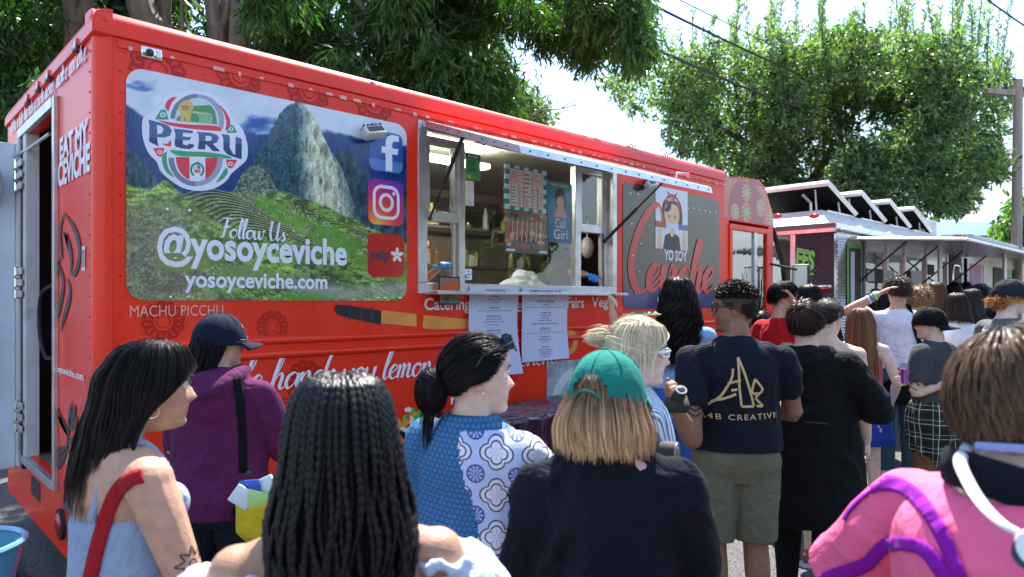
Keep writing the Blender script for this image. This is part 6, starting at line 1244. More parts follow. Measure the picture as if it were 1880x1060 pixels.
def slick_hair(pr, bun, n=1300, root=(.02, .017, .016), tip=(.03, .024, .02), off=.012, width=.003, seed=0, line=hairline, tail=None, bunr=None, tailn=500, taillen=.12, taildir=(0, 0, -1), frizz=.003, name='hair'):
    """hair drawn back to a bun or tail at `bun` (head space)"""
    r = np.random.default_rng(seed); Mh = np.array(pr['Mh']); B_ = np.array(bun, float)
    hm = short_hair(pr, n=300, ln_=.03, target=tuple(bun), lift=.05, root=root, tip=tip, off=off*.7, seed=seed, line=line, name=name, jitter=.1)
    def toW(P): sh = P.shape; q = np.concatenate([P.reshape(-1, 3), np.ones((P.size//3, 1))], 1) @ Mh.T; return q[:, :3].reshape(sh)
    D = r.normal(size=(n*5, 3)); P0 = scalp(D, off*.8); ok = line(P0[:, 0], P0[:, 1], P0[:, 2]); P0 = P0[ok][:n]; n = len(P0); K = 12; t = np.linspace(0, 1, K)[None, :, None]
    P = P0[:, None]*(1-t)+B_*t; c = np.array((-.006, 0, .012)); dd = P-c; rr = np.linalg.norm(dd, axis=2, keepdims=True); sf = np.linalg.norm(scalp(dd, off)-c, axis=2, keepdims=True); P = c+dd/rr*np.maximum(rr, sf+.004*r.random((n, 1, 1)))+frizz*r.normal(size=(n, 1, 3))*np.sin(t*3.14)
    o = ribbons('hair_strand', toW(P), width, root, tip, hm, seed, out=tuple(pr['Mh'] @ Vector((0, 0, 0))), taper=False); o['kind'] = 'stuff'
    if bunr:
        b = Bm().ell((0, 0, 0), bunr, 20, 14); V = np.array(b.v)+B_; V = V+.006*(fbm(V, 40, 2, seed)[:, None]-.5)*(V-B_)/np.linalg.norm(V-B_+1e-6, axis=1, keepdims=True)*2
        me = from_arr('hair_bun', toW(V), b.f); vcolor(me, 'tint', np.tile(np.array(root)*.9, (len(V), 1))); bo = add('hair_bun', me, HAIR, hm, True)
        m_ = 500; D = r.normal(size=(m_, 3)); D /= np.linalg.norm(D, axis=1, keepdims=True); e = np.cross(D, r.normal(size=(m_, 3))*.4+np.array((1, .2, 0))); e /= np.linalg.norm(e, axis=1, keepdims=True); a = np.linspace(-1.1, 1.1, 9)[None, :, None]; Q_ = (D[:, None]*np.cos(a)+e[:, None]*np.sin(a))*(np.array(bunr)*1.03)*(1+.06*r.random((m_, 1, 1)))+B_
        o = ribbons('hair_strand', toW(Q_), width, root, tip, hm, seed+1, out=tuple(pr['Mh'] @ Vector(bun))); o['kind'] = 'stuff'
    if tail:
        K = 12; t = np.linspace(0, 1, K)[None, :, None]; td = np.array(taildir, float); td /= np.linalg.norm(td); j = r.normal(size=(tailn, 1, 3)); L_ = taillen*r.uniform(.6, 1.1, (tailn, 1, 1)); sp = tail*np.interp(t, [0, .3, .7, 1], [.35, 1., .9, .6])
        P = B_+td*t*L_+j*sp*.55+np.array((0, 0, -1.))*(t**2)*L_*.35; o = ribbons('ponytail_strand', toW(P), width*1.2, root, tip, hm, seed+2, out=tuple(pr['Mh'] @ Vector(bun))); o['kind'] = 'stuff'
    return hm

TOR = [(.80,.11,.085,0),(.86,.158,.108,-.004),(.93,.172,.118,-.010),(1.0,.158,.108,.0),(1.07,.140,.100,.005),(1.15,.142,.103,.008),(1.23,.158,.112,.006),(1.30,.168,.112,-.002),(1.36,.158,.098,-.010),(1.405,.118,.076,-.018),(1.435,.075,.062,-.022),(1.46,.058,.056,-.018),(1.50,.054,.056,-.008),(1.56,.052,.056,.0)]
def person(label, px, depth, H, phi, head=(0, 0), male=False, girth=1., skin='tan', vox=.012, arms=None, top=None, bottom=None, shoes=(.03, .03, .03), lean=0, yaw_hand=None, eyes=False, hs=None, legs=True, sw=None, bust=0., group=None, z0=0., fwd=0., armk=1.):
    u = (px-940)/FOC; dx_, dy_ = FW.x+RT.x*u, FW.y+RT.y*u; X_, Y_ = dx_*depth, dy_*depth
    hd = R(YAW-math.degrees(math.atan(u))-90+phi); s = H/1.70
    root = empty('person', label, 'person', (X_, Y_, z0), hd, group or 'people in the crowd')
    iM = (Matrix.Translation((X_, Y_, z0)) @ Matrix.Rotation(hd, 4, 'Z')).inverted()
    pr = dict(root=root, s=1., H=H, male=male, iM=iM, X=X_, Y=Y_, hd=hd); hs = hs or (H/1.68)**.4
    T_ = [(z*s, w_*g_, d*g_, xo) for z, w_, d, xo in TOR for g_ in [s*(girth if z < 1.42 else 1.+(girth-1)*.3)*((1.08 if 1.2 < z < 1.42 else 1.) if male else 1.)]]
    L_ = math.radians(lean); lz = 1.0*s
    def ln(p): 
        p = Vector(p)
        if p.z > lz and lean: d_ = p.z-lz; p = Vector((p.x+math.sin(L_)*d_, p.y, lz+math.cos(L_)*d_))
        return p
    sw = (sw or (.205 if male else .178))*s*(1+(girth-1)*.35); hz = H-.112*hs-.012; hc = ln((.012+fwd, 0, hz)); Mh = Matrix.Translation(hc) @ Matrix.Rotation(R(head[0]), 4, 'Z') @ Matrix.Rotation(R(head[1]), 4, 'Y') @ Matrix.Diagonal((hs, hs, hs, 1)); pr['Mh'] = Mh
    b = Bm(); b.tube([ln((xo, 0, z)) for z, _, _, xo in T_], [(d, w_) for _, w_, d, _ in T_], 20, up=(1, 0, 0))
    b.tube([hc+Vector((-.015, 0, -.04)), hc.lerp(ln((-.018, 0, 1.42*s)), .6)+Vector((-.012, 0, 0)), ln((-.02, 0, 1.40*s))], [.052*hs, .054*hs*(1.08 if male else .95), .066*s], 14)
    V, F = head_shape(not male); b.raw([Mh @ Vector(p) for p in V], F)
    for sd in (-1, 1):
        E = Mh @ Matrix.Translation((-.012, sd*.077, -.006)) @ Matrix.Rotation(R(-12), 4, 'Y') @ Matrix.Rotation(R(sd*18), 4, 'Z'); b.ell(E @ Vector((0, 0, 0)), (.014*hs, .0075*hs, .030*hs), 12, 8, E.to_3x3().normalized()); b.tube([E @ Vector(p) for p in ((.008, sd*.004, .02), (.0, sd*.008, .031), (-.013, sd*.009, .026), (-.017, sd*.009, .006), (-.01, sd*.006, -.016), (.001, sd*.003, -.028))], .0048*hs, 6)
    shp = {}; 
    b.tube([ln((-.012, -sw, 1.350*s)), ln((-.016, -sw*.5, 1.383*s)), ln((-.018, 0, 1.40*s)), ln((-.016, sw*.5, 1.383*s)), ln((-.012, sw, 1.350*s))], [(.042*s, .044*s), (.042*s, .054*s), (.05*s, .06*s), (.042*s, .054*s), (.042*s, .044*s)], 12, up=(0, 0, 1))
    if bust: 
        for sd in (-1, 1): b.ell(ln((.085*s*girth, sd*.070*s, 1.245*s)), (.052*bust*s, .058*bust*s, .058*bust*s), 14, 10)
    arms = arms or {}; ag = armk*s*(1.12 if male else 1.)*(1+(girth-1)*.7); AR = {}
    for sd, k in ((1, 'L'), (-1, 'R')):
        sh_ = ln((-.012, sd*sw, 1.345*s)); a = arms.get(k)
        def rs(v, ref): 
            if len(v) == 4: return iM @ at_depth(v[0], v[1], v[2])          # photo px + depth
            return ref
        if a is None: el = sh_+Vector((-.03, sd*.045, -.285))*s; wr = el+Vector((.06, -sd*.0, -.235))*s
        else:
            el = (iM @ at_depth(*a[0][1:])) if a[0][0] == 'px' else sh_+Vector((a[0][0], sd*a[0][1], a[0][2])).normalized()*.285*s
            wr = (iM @ at_depth(*a[1][1:])) if a[1][0] == 'px' else el+Vector((a[1][0], sd*a[1][1], a[1][2])).normalized()*.245*s
        AR[k] = (sh_, el, wr); P = smooth_curve([sh_, sh_.lerp(el, .35)+Vector((0, sd*.004, 0)), sh_.lerp(el, .85), el, el.lerp(wr, .3), el.lerp(wr, .7), wr], 3); rr = np.interp(np.linspace(0, 6, len(P)), range(7), np.array((.049, .046, .038, .037, .040, .030, .024))*ag); b.tube([tuple(p) for p in P], list(rr), 12)
        b.ell(sh_, (.052*ag, .052*ag, .052*ag), 12, 8)
        hx = (wr-el).normalized(); bk = Vector(a[2]) if a is not None and len(a) > 2 else Vector((0, sd, .2)); bk = (bk-hx*bk.dot(hx)).normalized(); yv = bk.cross(hx)*(1); Mw = Matrix((hx, yv, bk)).transposed().to_4x4(); Mw.translation = wr+hx*.012
        cl = a[3] if a is not None and len(a) > 3 else 28; th_side = 1 if sd > 0 else -1
        put_hand(b, Mw, -th_side if False else th_side, curl=cl, k=.97*s**.5*(1.06 if male else .95)); pr['hand'+k] = Mw
    for sd in (-1, 1):
        hp_ = Vector((-.005, sd*.088*s*girth, .90*s)); kn = Vector((.012, sd*.098*s, .50*s)); an = Vector((-.025, sd*.10*s, .085*s)); lg = s*(1+(girth-1)*.8)
        P = smooth_curve([hp_, hp_.lerp(kn, .4), kn, kn.lerp(an, .35)+Vector((-.014, 0, 0)), kn.lerp(an, .8), an], 3); b.tube([tuple(p) for p in P], list(np.interp(np.linspace(0, 5, len(P)), range(6), np.array((.090, .080, .056, .057, .040, .036))*lg)), 12)
        b.tube([(-.065*s, sd*.10*s, .035*s), (-.02*s, sd*.10*s, .055*s), (.05*s, sd*.105*s, .042*s), (.13*s, sd*.115*s, .024*s), (.165*s, sd*.118*s, .018*s)], [.030*s, .042*s, .036*s, .030*s, .014*s], 10, flat=.75)
        b.ell((-.045, sd*.085*s, .88*s), (.075*s*girth, .085*s*girth, .09*s*girth), 12, 8)
    me = remesh(b, vox, 2, 'body'); c = get_co(me); sk = np.array(SK_[skin] if isinstance(skin, str) else skin)
    q = np.concatenate([c, np.ones((len(c), 1))], 1) @ np.array(Mh.inverted()).T; x, y, z = q[:, 0], q[:, 1], q[:, 2]; col = np.tile(sk, (len(c), 1)); n1 = fbm(c, 14, 3, 3)-.5; col = col*(1+.16*n1[:, None])
    fc = np.clip((x-.03)/.03, 0, 1); lips = np.exp(-(y/.022)**4-((z+.060)/.0085)**4)*fc; col = col*(1-lips[:, None])+np.array((sk[0]*.85, sk[1]*.45, sk[2]*.48))*lips[:, None]
    ck = np.exp(-((np.abs(y)-.042)/.02)**2-((z+.025)/.022)**2)*fc; col = col*(1-.25*ck[:, None]*np.array((0, .5, .5))); es = np.exp(-((np.abs(y)-.032)/.014)**2-((z-.012)/.008)**2)*fc; col = col*(1-.15*es[:, None])
    col = col*(1-.2*np.clip((np.exp(-((z+.006)/.03)**2)*(np.abs(y) > .07)), 0, 1)[:, None]*np.array((0, 1, 1)))
    pr['q'] = q; vcolor(me, 'tint', np.clip(col, 0, 1)); pr['bodycol'] = col; body_ = add('body', me, skin_mat(), root, True); pr['body'] = body_; pr['T'] = T_; pr['ln'] = ln; pr['AR'] = AR; pr['sw'] = sw; pr['g'] = girth; pr['sc'] = s; pr['ag'] = ag; pr['vox'] = vox; pr['hs'] = hs
    if eyes:
        for sd in (-1, 1):
            e = Bm().ell(Mh @ Vector((.0735, sd*.031, .008)), (.0118*hs,)*3, 14, 10).build('eye', mat_c('eye_white', (.75, .72, .70), .15), root, True); Bm().ell(Mh @ Vector((.0835, sd*.0315, .008)), (.003*hs, .0052*hs, .0052*hs), 10, 6, Mh.to_3x3().normalized()).build('iris', mat_c('iris_brown', (.03, .015, .01), .1), e, True)
            for dz, rr_, nm in ((.0155, .0032, 'eyelid'),): Bm().tube([Mh @ Vector(p) for p in ((.074, sd*.017, .010), (.0845, sd*.025, .0155), (.0855, sd*.033, .0165), (.079, sd*.044, .0115))], [.0016, .003, .003, .0016], 6).build(nm, mat_c('lash_'+str(sk[0]), tuple(sk*.35), .6), root, True)
            Bm().tube([Mh @ Vector(p) for p in ((.0905, sd*.014, .0275), (.0925, sd*.026, .033), (.088, sd*.040, .0335), (.0765, sd*.052, .028))], [.0022, .0032, .0028, .0012], 6, flat=.6).build('eyebrow', mat_c('brow_dark', (.02, .014, .012), .7), root, True)
    return pr
_MC = {}
def mat_c(name, col, rough=.5, **k):
    if name not in _MC: _MC[name] = mat(name, col, rough=rough, **k)
    return _MC[name]
_CC = {}
def cloth_c(name, col, **k):
    if name not in _CC: _CC[name] = cloth(name, col, **k)
    return _CC[name]
def ring_at(pr, z):
    T_ = np.array(pr['T']); return np.interp(z, T_[:, 0], T_[:, 1]), np.interp(z, T_[:, 0], T_[:, 2]), np.interp(z, T_[:, 0], T_[:, 3])
def garment(pr, name, m, hem=.86, top=1.44, off=.016, flare=0., sleeve=0., soff=.014, sflare=.0, wr=.006, vox=None, legsplit=None, seed=1, hood=False, waist=0., open_neck=True, collar=None, straps=None, col=None, skirt=None, it=3, puff=0.):
    """cloth over the torso (z in units of a 1.70 m body), with sleeves covering the given share of the arm"""
    s = pr['sc']; ln = pr['ln']; b = Bm(); zs = np.linspace(hem*s, top*s, 16); P = []; Rr = []; prev = None
    for z in zs[::-1]:
        w_, d, xo = ring_at(pr, max(z, .86*s)); t = max(0, (1.25*s-z)/(1.25*s-hem*s+1e-6)); e = off+flare*t
        if z < 1.28*s and prev is not None: w_ = max(w_, prev[0]*(1-waist*.25)) if flare > 0 or waist < 1 else w_; d = max(d, prev[1]*(1-waist*.25)) if flare > 0 or waist < 1 else d
        P.append(ln((xo, 0, z))); Rr.append((d+e, w_+e)); prev = (w_, d)
    if open_neck: Rr[0] = (Rr[0][0]*.92, Rr[0][1]*.92)
    b.tube(P, Rr, 24, up=(1, 0, 0))
    if straps is None:
        sw = pr['sw']; b.tube([ln((-.012, -sw, 1.348*s)), ln((-.016, -sw*.5, 1.378*s)), ln((-.018, 0, 1.39*s)), ln((-.016, sw*.5, 1.378*s)), ln((-.012, sw, 1.348*s))], [(.042*s+off*.6, .046*s+off), (.042*s+off*.6, .054*s+off), (.04*s+off*.6, .06*s+off), (.042*s+off*.6, .054*s+off), (.042*s+off*.6, .046*s+off)], 14, up=(0, 0, 1))
    else:
        for sy in (-1, 1): b.tube([ln(p) for p in smooth_curve([(.095*s*pr['g'], sy*straps*s, 1.26*s), (.075*s, sy*straps*s, 1.36*s), (.0, sy*straps*1.05*s, 1.435*s+.0), (-.075*s, sy*straps*s, 1.36*s), (-.105*s*pr['g'], sy*straps*s, 1.24*s)], 4)], .012, 8, flat=.6)
    if pr.get('bust'): 
        for sd in (-1, 1): b.ell(ln((.085*s*pr['g'], sd*.070*s, 1.245*s)), (pr['bust']*.055*s+off*.5,)*3, 12, 8)
    if sleeve > 0:
        for k in ('L', 'R'):
            sh_, el, wrs = pr['AR'][k]; pts = [sh_, sh_.lerp(el, .35), sh_.lerp(el, .75), el, el.lerp(wrs, .35), el.lerp(wrs, .75), wrs]; ts = [0, .19, .4, .54, .70, .88, 1.]; rad = np.array((.049, .049, .042, .042, .042, .036, .031))*pr['ag']+soff; Pp = []; Rp = []
            for q_ in np.linspace(0, sleeve, 12): Pp.append(tuple(np.interp(q_, ts, [p[i] for p in pts]) for i in range(3))); Rp.append(np.interp(q_, ts, rad)+sflare*q_/sleeve+puff*math.sin(math.pi*min(1, q_/sleeve)))
            b.tube(Pp, Rp, 14); b.ell(sh_, (.049*pr['ag']+soff,)*3, 12, 8)
    if hood:
        b.tube([ln(p) for p in smooth_curve([(.03*s, -.085*s, 1.445*s), (-.05*s, -.105*s, 1.43*s), (-.12*s, -.07*s, 1.39*s), (-.14*s, 0, 1.36*s), (-.12*s, .07*s, 1.39*s), (-.05*s, .105*s, 1.43*s), (.03*s, .085*s, 1.445*s)], 4)], [(.028, .040)]*25, 10, up=(0, 0, 1)); b.ell(ln((-.115*s, 0, 1.33*s)), (.045, .11, .11), 14, 10)
    if collar: b.tube([ln((.035*s*math.cos(a)*1.75-.018, .067*s*math.sin(a), 1.435*s+.016*math.cos(a+math.pi))) for a in np.linspace(0, 2*math.pi, 25)], collar, 8)
    if skirt:
        for i, (z, w_, d) in enumerate(skirt): pass
        b.tube([(0, 0, z*s) for z, _, _ in skirt], [(d, w_) for _, w_, d in skirt], 24, up=(1, 0, 0))
    me = remesh(b, vox or max(.0085, pr['vox']), it, name)
    if wr: wrinkle(me, wr, seed)
    o = add(name, me, m, pr['root'], True); return o
def trousers(pr, m, name='trousers', hem=.08, off=.012, wr=.005, vox=None, seed=2, top=1.0, loose=0.):
    s = pr['sc']; b = Bm(); g = pr['g']; zs = np.linspace(.785, top, 6); b.tube([(ring_at(pr, z*s)[2], 0, z*s) for z in zs], [(ring_at(pr, z*s)[1]+off, ring_at(pr, z*s)[0]+off) for z in zs], 20, up=(1, 0, 0))
    for sd in (-1, 1):
        hp_ = Vector((-.005, sd*.088*s*g, .90*s)); kn = Vector((.012, sd*.098*s, .50*s)); an = Vector((-.025, sd*.10*s, .085*s)); lg = s*(1+(g-1)*.8); pts = [hp_, hp_.lerp(kn, .4), kn, kn.lerp(an, .35)+Vector((-.014, 0, 0)), kn.lerp(an, .8), an]; zz = [p.z for p in pts]; rr = np.array((.092, .083, .060, .060, .046, .044))*lg+off; Pp = []; Rp = []
        for z in np.linspace(.90*s, max(hem*s, .07*s), 16): k = np.array(zz)[::-1]; Pp.append(tuple([np.interp(z, k, [p[i] for p in pts][::-1]) for i in (0, 1)]+[z])); Rp.append(np.interp(z, k, rr[::-1])+loose*(.9*s-z)/.8)
        b.tube(Pp, Rp, 14); b.ell((-.045, sd*.085*s, .88*s), (.078*s*g+off, .088*s*g+off, .092*s*g), 12, 8)
    me = remesh(b, vox or max(.010, pr['vox']), 3, name)
    if wr: wrinkle(me, wr, seed, 8, 5)
    return add(name, me, m, pr['root'], True)
def shoes(pr, col=(.03, .03, .03), sole=(.5, .5, .5)):
    s = pr['sc']
    for sd in (-1, 1):
        o = Bm().tube([(-.085*s, sd*.10*s, .05*s), (-.06*s, sd*.10*s, .06*s), (-.01*s, sd*.10*s, .065*s), (.06*s, sd*.105*s, .052*s), (.13*s, sd*.115*s, .038*s), (.185*s, sd*.12*s, .03*s), (.20*s, sd*.12*s, .026*s)], [.03*s, .043*s, .045*s, .042*s, .042*s, .032*s, .012*s], 12, flat=.95).build('shoe', mat_c('shoe%s' % (col,), col, .5), pr['root'], True)
        Bm().prism([( -.10*s, -.035), (.0, -.042), (.13*s, -.05), (.195*s, -.03), (.21*s, 0), (.195*s, .03), (.13*s, .05), (.0, .038), (-.10*s, .035), (-.115*s, 0)], .002, .022, lambda u, v, d: (u, sd*.108*s+v, d)).build('sole', mat_c('sole%s' % (sole,), sole, .6), o)
def cap(pr, m, yaw=0, brim=True, tilt=0, opening=False, size=1., label=None, inner=None, button=True):
    Mc = pr['Mh'] @ Matrix.Rotation(R(yaw), 4, 'Z') @ Matrix.Rotation(R(tilt), 4, 'Y'); cz = .0; k = Vector((.113, .092, .128))*size; V = []; F = []; nu, nv = 14, 48
    for i in range(nu+1):
        ph = R(90*i/nu); 
        for j in range(nv): th = 2*math.pi*j/nv; rr = math.sin(ph)**.92; V.append(Mc @ Vector((-.004+k.x*rr*math.cos(th)*(1.0 if math.cos(th) < 0 else .97), k.y*rr*math.sin(th), cz-.006+k.z*math.cos(ph)**.9*(1+.0*math.cos(6*th)))))
    for i in range(nu):
        for j in range(nv):
            th = 360*(j+.5)/nv; bk = abs(th-180)
            if opening and bk < 34 and (nu-i) < 6.2*math.sqrt(max(0, 1-(bk/36)**2))+.6: continue
            F.append((i*nv+j, i*nv+(j+1) % nv, (i+1)*nv+(j+1) % nv, (i+1)*nv+j))
    me = from_arr('cap', V, F); bm = bmesh.new(); bm.from_mesh(me); bmesh.ops.remove_doubles(bm, verts=bm.verts[:], dist=.0004); bmesh.ops.recalc_face_normals(bm, faces=bm.faces[:]); r_ = bmesh.ops.solidify(bm, geom=bm.faces[:], thickness=.0025); bm.to_mesh(me); bm.free(); wrinkle(me, .0022, 4, 22, 22)
    o = add('cap', me, m, pr['root'], True)
    for th in range(0, 360, 60): Bm().tube([Mc @ Vector((-.004+(k.x+.001)*math.sin(R(a))**.92*math.cos(R(th)), (k.y+.001)*math.sin(R(a))**.92*math.sin(R(th)), cz-.005+(k.z+.0005)*math.cos(R(a))**.9)) for a in range(6, 66, 12)], .0013, 5).build('seam', m, o)
    if button: Bm().ell(Mc @ Vector((-.004, 0, cz+k.z-.004)), (.007, .007, .005), 8, 6).build('button', m, o, True)
    Bm().tube([Mc @ Vector((-.004+(k.x+.001)*math.cos(R(a))*(1 if math.cos(R(a)) < 0 else .97), (k.y+.001)*math.sin(R(a)), cz-.004)) for a in (range(-180, 181, 8) if not opening else range(-146, 147, 8))], [(.0085, .0022)]*(46 if not opening else 37), 6, up=(0, 0, 1)).build('cap_band', m, o, True)
    if opening: 
        Bm().tube([Mc @ Vector((-.004+(k.x+.003)*math.cos(R(a)), (k.y+.003)*math.sin(R(a)), cz-.004)) for a in range(140, 221, 5)], [(.010, .0022)]*17, 6, up=(0, 0, 1)).build('cap_strap', m, o, True); Bm().tube([Mc @ Vector((-.008-k.x*.99, y, z)) for y, z in ((-.012, cz-.014), (.012, cz-.014), (.012, cz+.007), (-.012, cz+.007), (-.012, cz-.014))], .0018, 6).build('buckle', M['chrome'], o)
        Bm().tube([Mc @ Vector((-.006-k.x*math.cos(R(a*.9))*1.0, k.y*math.sin(R(a))*1.0, cz+.045*math.cos(R(a)*2.6)*1.0-.0)) for a in range(-34, 35, 4)], .0025, 6).build('opening_trim', m, o)
    if brim:
        V = []; F = []; 
        for i in range(7):
            for j in range(19):
                a = R(-62+124*j/18); e = i/6; ex = .078*e*(math.cos(a*1.15)**.7 if abs(a*1.15) < 1.55 else 0); V.append(Mc @ Vector((-.004+k.x*.97*math.cos(a)+ex, k.y*math.sin(a)*(1-.02*e), cz-.006-.020*math.sin(a)**2*e*1.4-.012*e)))
        for i in range(6):
            for j in range(18): F.append((i*19+j, i*19+j+1, (i+1)*19+j+1, (i+1)*19+j))
        me = from_arr('brim', V, F); bm = bmesh.new(); bm.from_mesh(me); bmesh.ops.solidify(bm, geom=bm.faces[:], thickness=.003); bm.to_mesh(me); bm.free(); add('brim', me, m, o, True)
    return o
def glasses(pr, frame, lens, kind='sun', Mx=None, name='sunglasses'):
    """two rims, lenses and temples; sits on the nose in head space (or on Mx)"""
    Mg = pr['Mh'] if Mx is None else Mx; b = Bm(); ls = []
    for sd in (-1, 1):
        sh = [(.0, .017), (.020, .021), (.040, .016), (.043, .0), (.036, -.017), (.016, -.021), (.0, -.014)] if kind != 'wrap' else [(.0, .010), (.02, .016), (.045, .015), (.052, .006), (.045, -.006), (.02, -.014), (.004, -.008)]
        pts = smooth_curve([(0.103-.010*((p[0])/.04)**2-(.012*(p[0]/.04)**2 if kind == 'wrap' else 0), sd*(.010+p[0]), .008+p[1]) for p in sh], 4, True); P = [Mg @ Vector(p) for p in pts]; b.tube(P+[P[0]], .0030 if kind != 'wire' else .0013, 6); n = len(P); c = sum(P, Vector())/n; ls.append((P, c, n))
        b.tube([Mg @ Vector(p) for p in ((.094, sd*.052, .016), (.088, sd*.066, .016), (.07, sd*.076, .014), (.0, sd*.083, .008), (-.022, sd*.084, -.012))], [(.0055 if kind == 'wrap' else .0034) if kind != 'wire' else .0013]*5, 6, flat=.6)
    b.tube([Mg @ Vector(p) for p in ((.103, -.012, .014), (.109, 0, .016), (.103, .012, .014))], .0028, 6)
    o = b.build(name, frame, pr['root'], True)
    for P, c, n in ls: add('lens', from_arr('lens', P+[c], [(i, (i+1) % n, n) for i in range(n)]), lens, o, True)
    return o
def view_strip(name, pts, wpx, pr, target, depth, m, parent, off=.004, k=5):
    P = smooth_curve(pts, k); o_ = outline_stroke(P, wpx); dd = (pr['iM'].to_3x3() @ ray(sum(p[0] for p in pts)/len(pts), sum(p[1] for p in pts)/len(pts))).normalized(); c0 = (sum(p[0] for p in pts)/len(pts), sum(p[1] for p in pts)/len(pts)); n = len(P)
    V = [pr['iM'] @ at_depth(x, y, depth) for x, y in o_]; bv = [BVHTree.FromObject(q_, bpy.context.evaluated_depsgraph_get()) for q_ in (target if isinstance(target, (list, tuple)) else [target])]; W_ = []
    def cast(o_, d_):
        hs_ = [h for h in (b_.ray_cast(o_, d_) for b_ in bv) if h[0] is not None]; return min(hs_, key=lambda h: h[3]) if hs_ else (None,)
    cols = 5; G_ = []
    for i in range(n):
        for j in range(cols): t = j/(cols-1); x = o_[i][0]*(1-t)+o_[2*n-1-i][0]*t; y = o_[i][1]*(1-t)+o_[2*n-1-i][1]*t; d_ = (pr['iM'].to_3x3() @ ray(x, y)).normalized(); h = cast(pr['iM'] @ Vector((0, 0, CAM_Z)), d_); G_.append(h[0]-d_*off if h[0] is not None else None)
    F = [(i*cols+j, i*cols+j+1, (i+1)*cols+j+1, (i+1)*cols+j) for i in range(n-1) for j in range(cols-1)]; F = [f for f in F if all(G_[q] is not None for q in f)]; V = [g if g is not None else Vector() for g in G_]
    me = from_arr(name, V, F); bm = bmesh.new(); bm.from_mesh(me); bmesh.ops.delete(bm, geom=[v for v in bm.verts if not v.link_faces], context='VERTS'); bmesh.ops.solidify(bm, geom=bm.faces[:], thickness=.002); bm.to_mesh(me); bm.free(); return add(name, me, m, parent, True)
def conform(pts, target, d, off=.0025):
    """drop points onto a mesh object along direction d (its own space)"""
    bvh = BVHTree.FromObject(target, bpy.context.evaluated_depsgraph_get()); out_ = []
    for p in pts:
        h = bvh.ray_cast(Vector(p)-Vector(d)*.5, Vector(d)); out_.append((h[0]-Vector(d)*off) if h[0] is not None else None)
    return out_
def decal(name, polys, place, target, d, m, parent, off=.003):
    """polys: list of outlines in decal units; place(u, v) -> local point; dropped on the cloth"""
    V = []; F = []
    for P in polys:
        # cut the outline finely so that it follows the cloth
        xs = [p[0] for p in P]; tri = tessellate_polygon([[Vector((p[0], p[1], 0)) for p in P]]); n = len(V); V += list(P); F += [tuple(i+n for i in t) for t in tri]
    bm = bmesh.new(); vs = [bm.verts.new((p[0], p[1], 0)) for p in V]
    for f in F:
        try: bm.faces.new([vs[i] for i in f])
        except ValueError: pass
    for _ in range(2): bmesh.ops.subdivide_edges(bm, edges=[e for e in bm.edges if e.calc_length() > .02], cuts=1, use_grid_fill=True)
    bmesh.ops.triangulate(bm, faces=bm.faces[:]); bm.verts.index_update(); V = [(v.co.x, v.co.y) for v in bm.verts]; F = [tuple(v.index for v in f.verts) for f in bm.faces]; bm.free()
    W_ = conform([place(*p) for p in V], target, d, off); ok = [p is not None for p in W_]; W_ = [p if p is not None else Vector((0, 0, 0)) for p in W_]; F = [f for f in F if all(ok[i] for i in f)]
    return add(name, from_arr(name, W_, F), m, parent)
def outline_stroke(P, w_):
    P = np.array(P, float); D = np.gradient(P, axis=0); D /= np.linalg.norm(D, axis=1, keepdims=True)+1e-9; N_ = np.stack([-D[:, 1], D[:, 0]], 1)*w_/2; return [tuple(p) for p in P+N_]+[tuple(p) for p in (P-N_)[::-1]]
def world_local(pr, p): return pr['iM'] @ Vector(p)
def uv_cyl(o, ku, kv):
    """wrap UVs round the body's axis"""
    me = o.data; c = get_co(me); u = np.arctan2(c[:, 1], -c[:, 0])*ku; v = c[:, 2]*kv; l = np.zeros(len(me.loops), np.int32); me.loops.foreach_get('vertex_index', l); uvl = me.uv_layers.new(name='UVMap'); uvl.data.foreach_set('uv', np.stack([u[l], v[l]], 1).astype(np.float32).ravel())
# ---------------------------------------------------------------- the people
BLK = (.0055, .005, .0055); BRN = (.06, .032, .018)
LONG = [(.128,0,.012,.012,0),(.122,-.003,.055,.050,0),(.105,-.008,.088,.070,0),(.080,-.010,.104,.084,0),(.060,-.012,.112,.090,28),(.03,-.014,.117,.095,50),(0,-.018,.119,.099,60),(-.05,-.022,.119,.104,66),(-.10,-.028,.120,.110,72),(-.20,-.034,.122,.122,76),(-.31,-.040,.118,.128,80)]
def scaled(tab, zmin, wide=1., x=0.): return [(z if z > -.05 else -.05+(z+.05)*(zmin+.05)/(-.26), cx+x, rx*(wide if z < .06 else 1), ry*(wide if z < .06 else 1), op) for z, cx, rx, ry, op in tab]
denim = cloth_c('denim', (.14, .22, .36)); black_c = cloth_c('black_cloth', (.006, .006, .007), bump=.8); navy_c = cloth_c('navy_cloth', (.008, .010, .018), bump=.8); white_c = cloth_c('white_cloth', (.62, .63, .68)); jeans_c = cloth_c('blue_jeans', (.05, .13, .33))

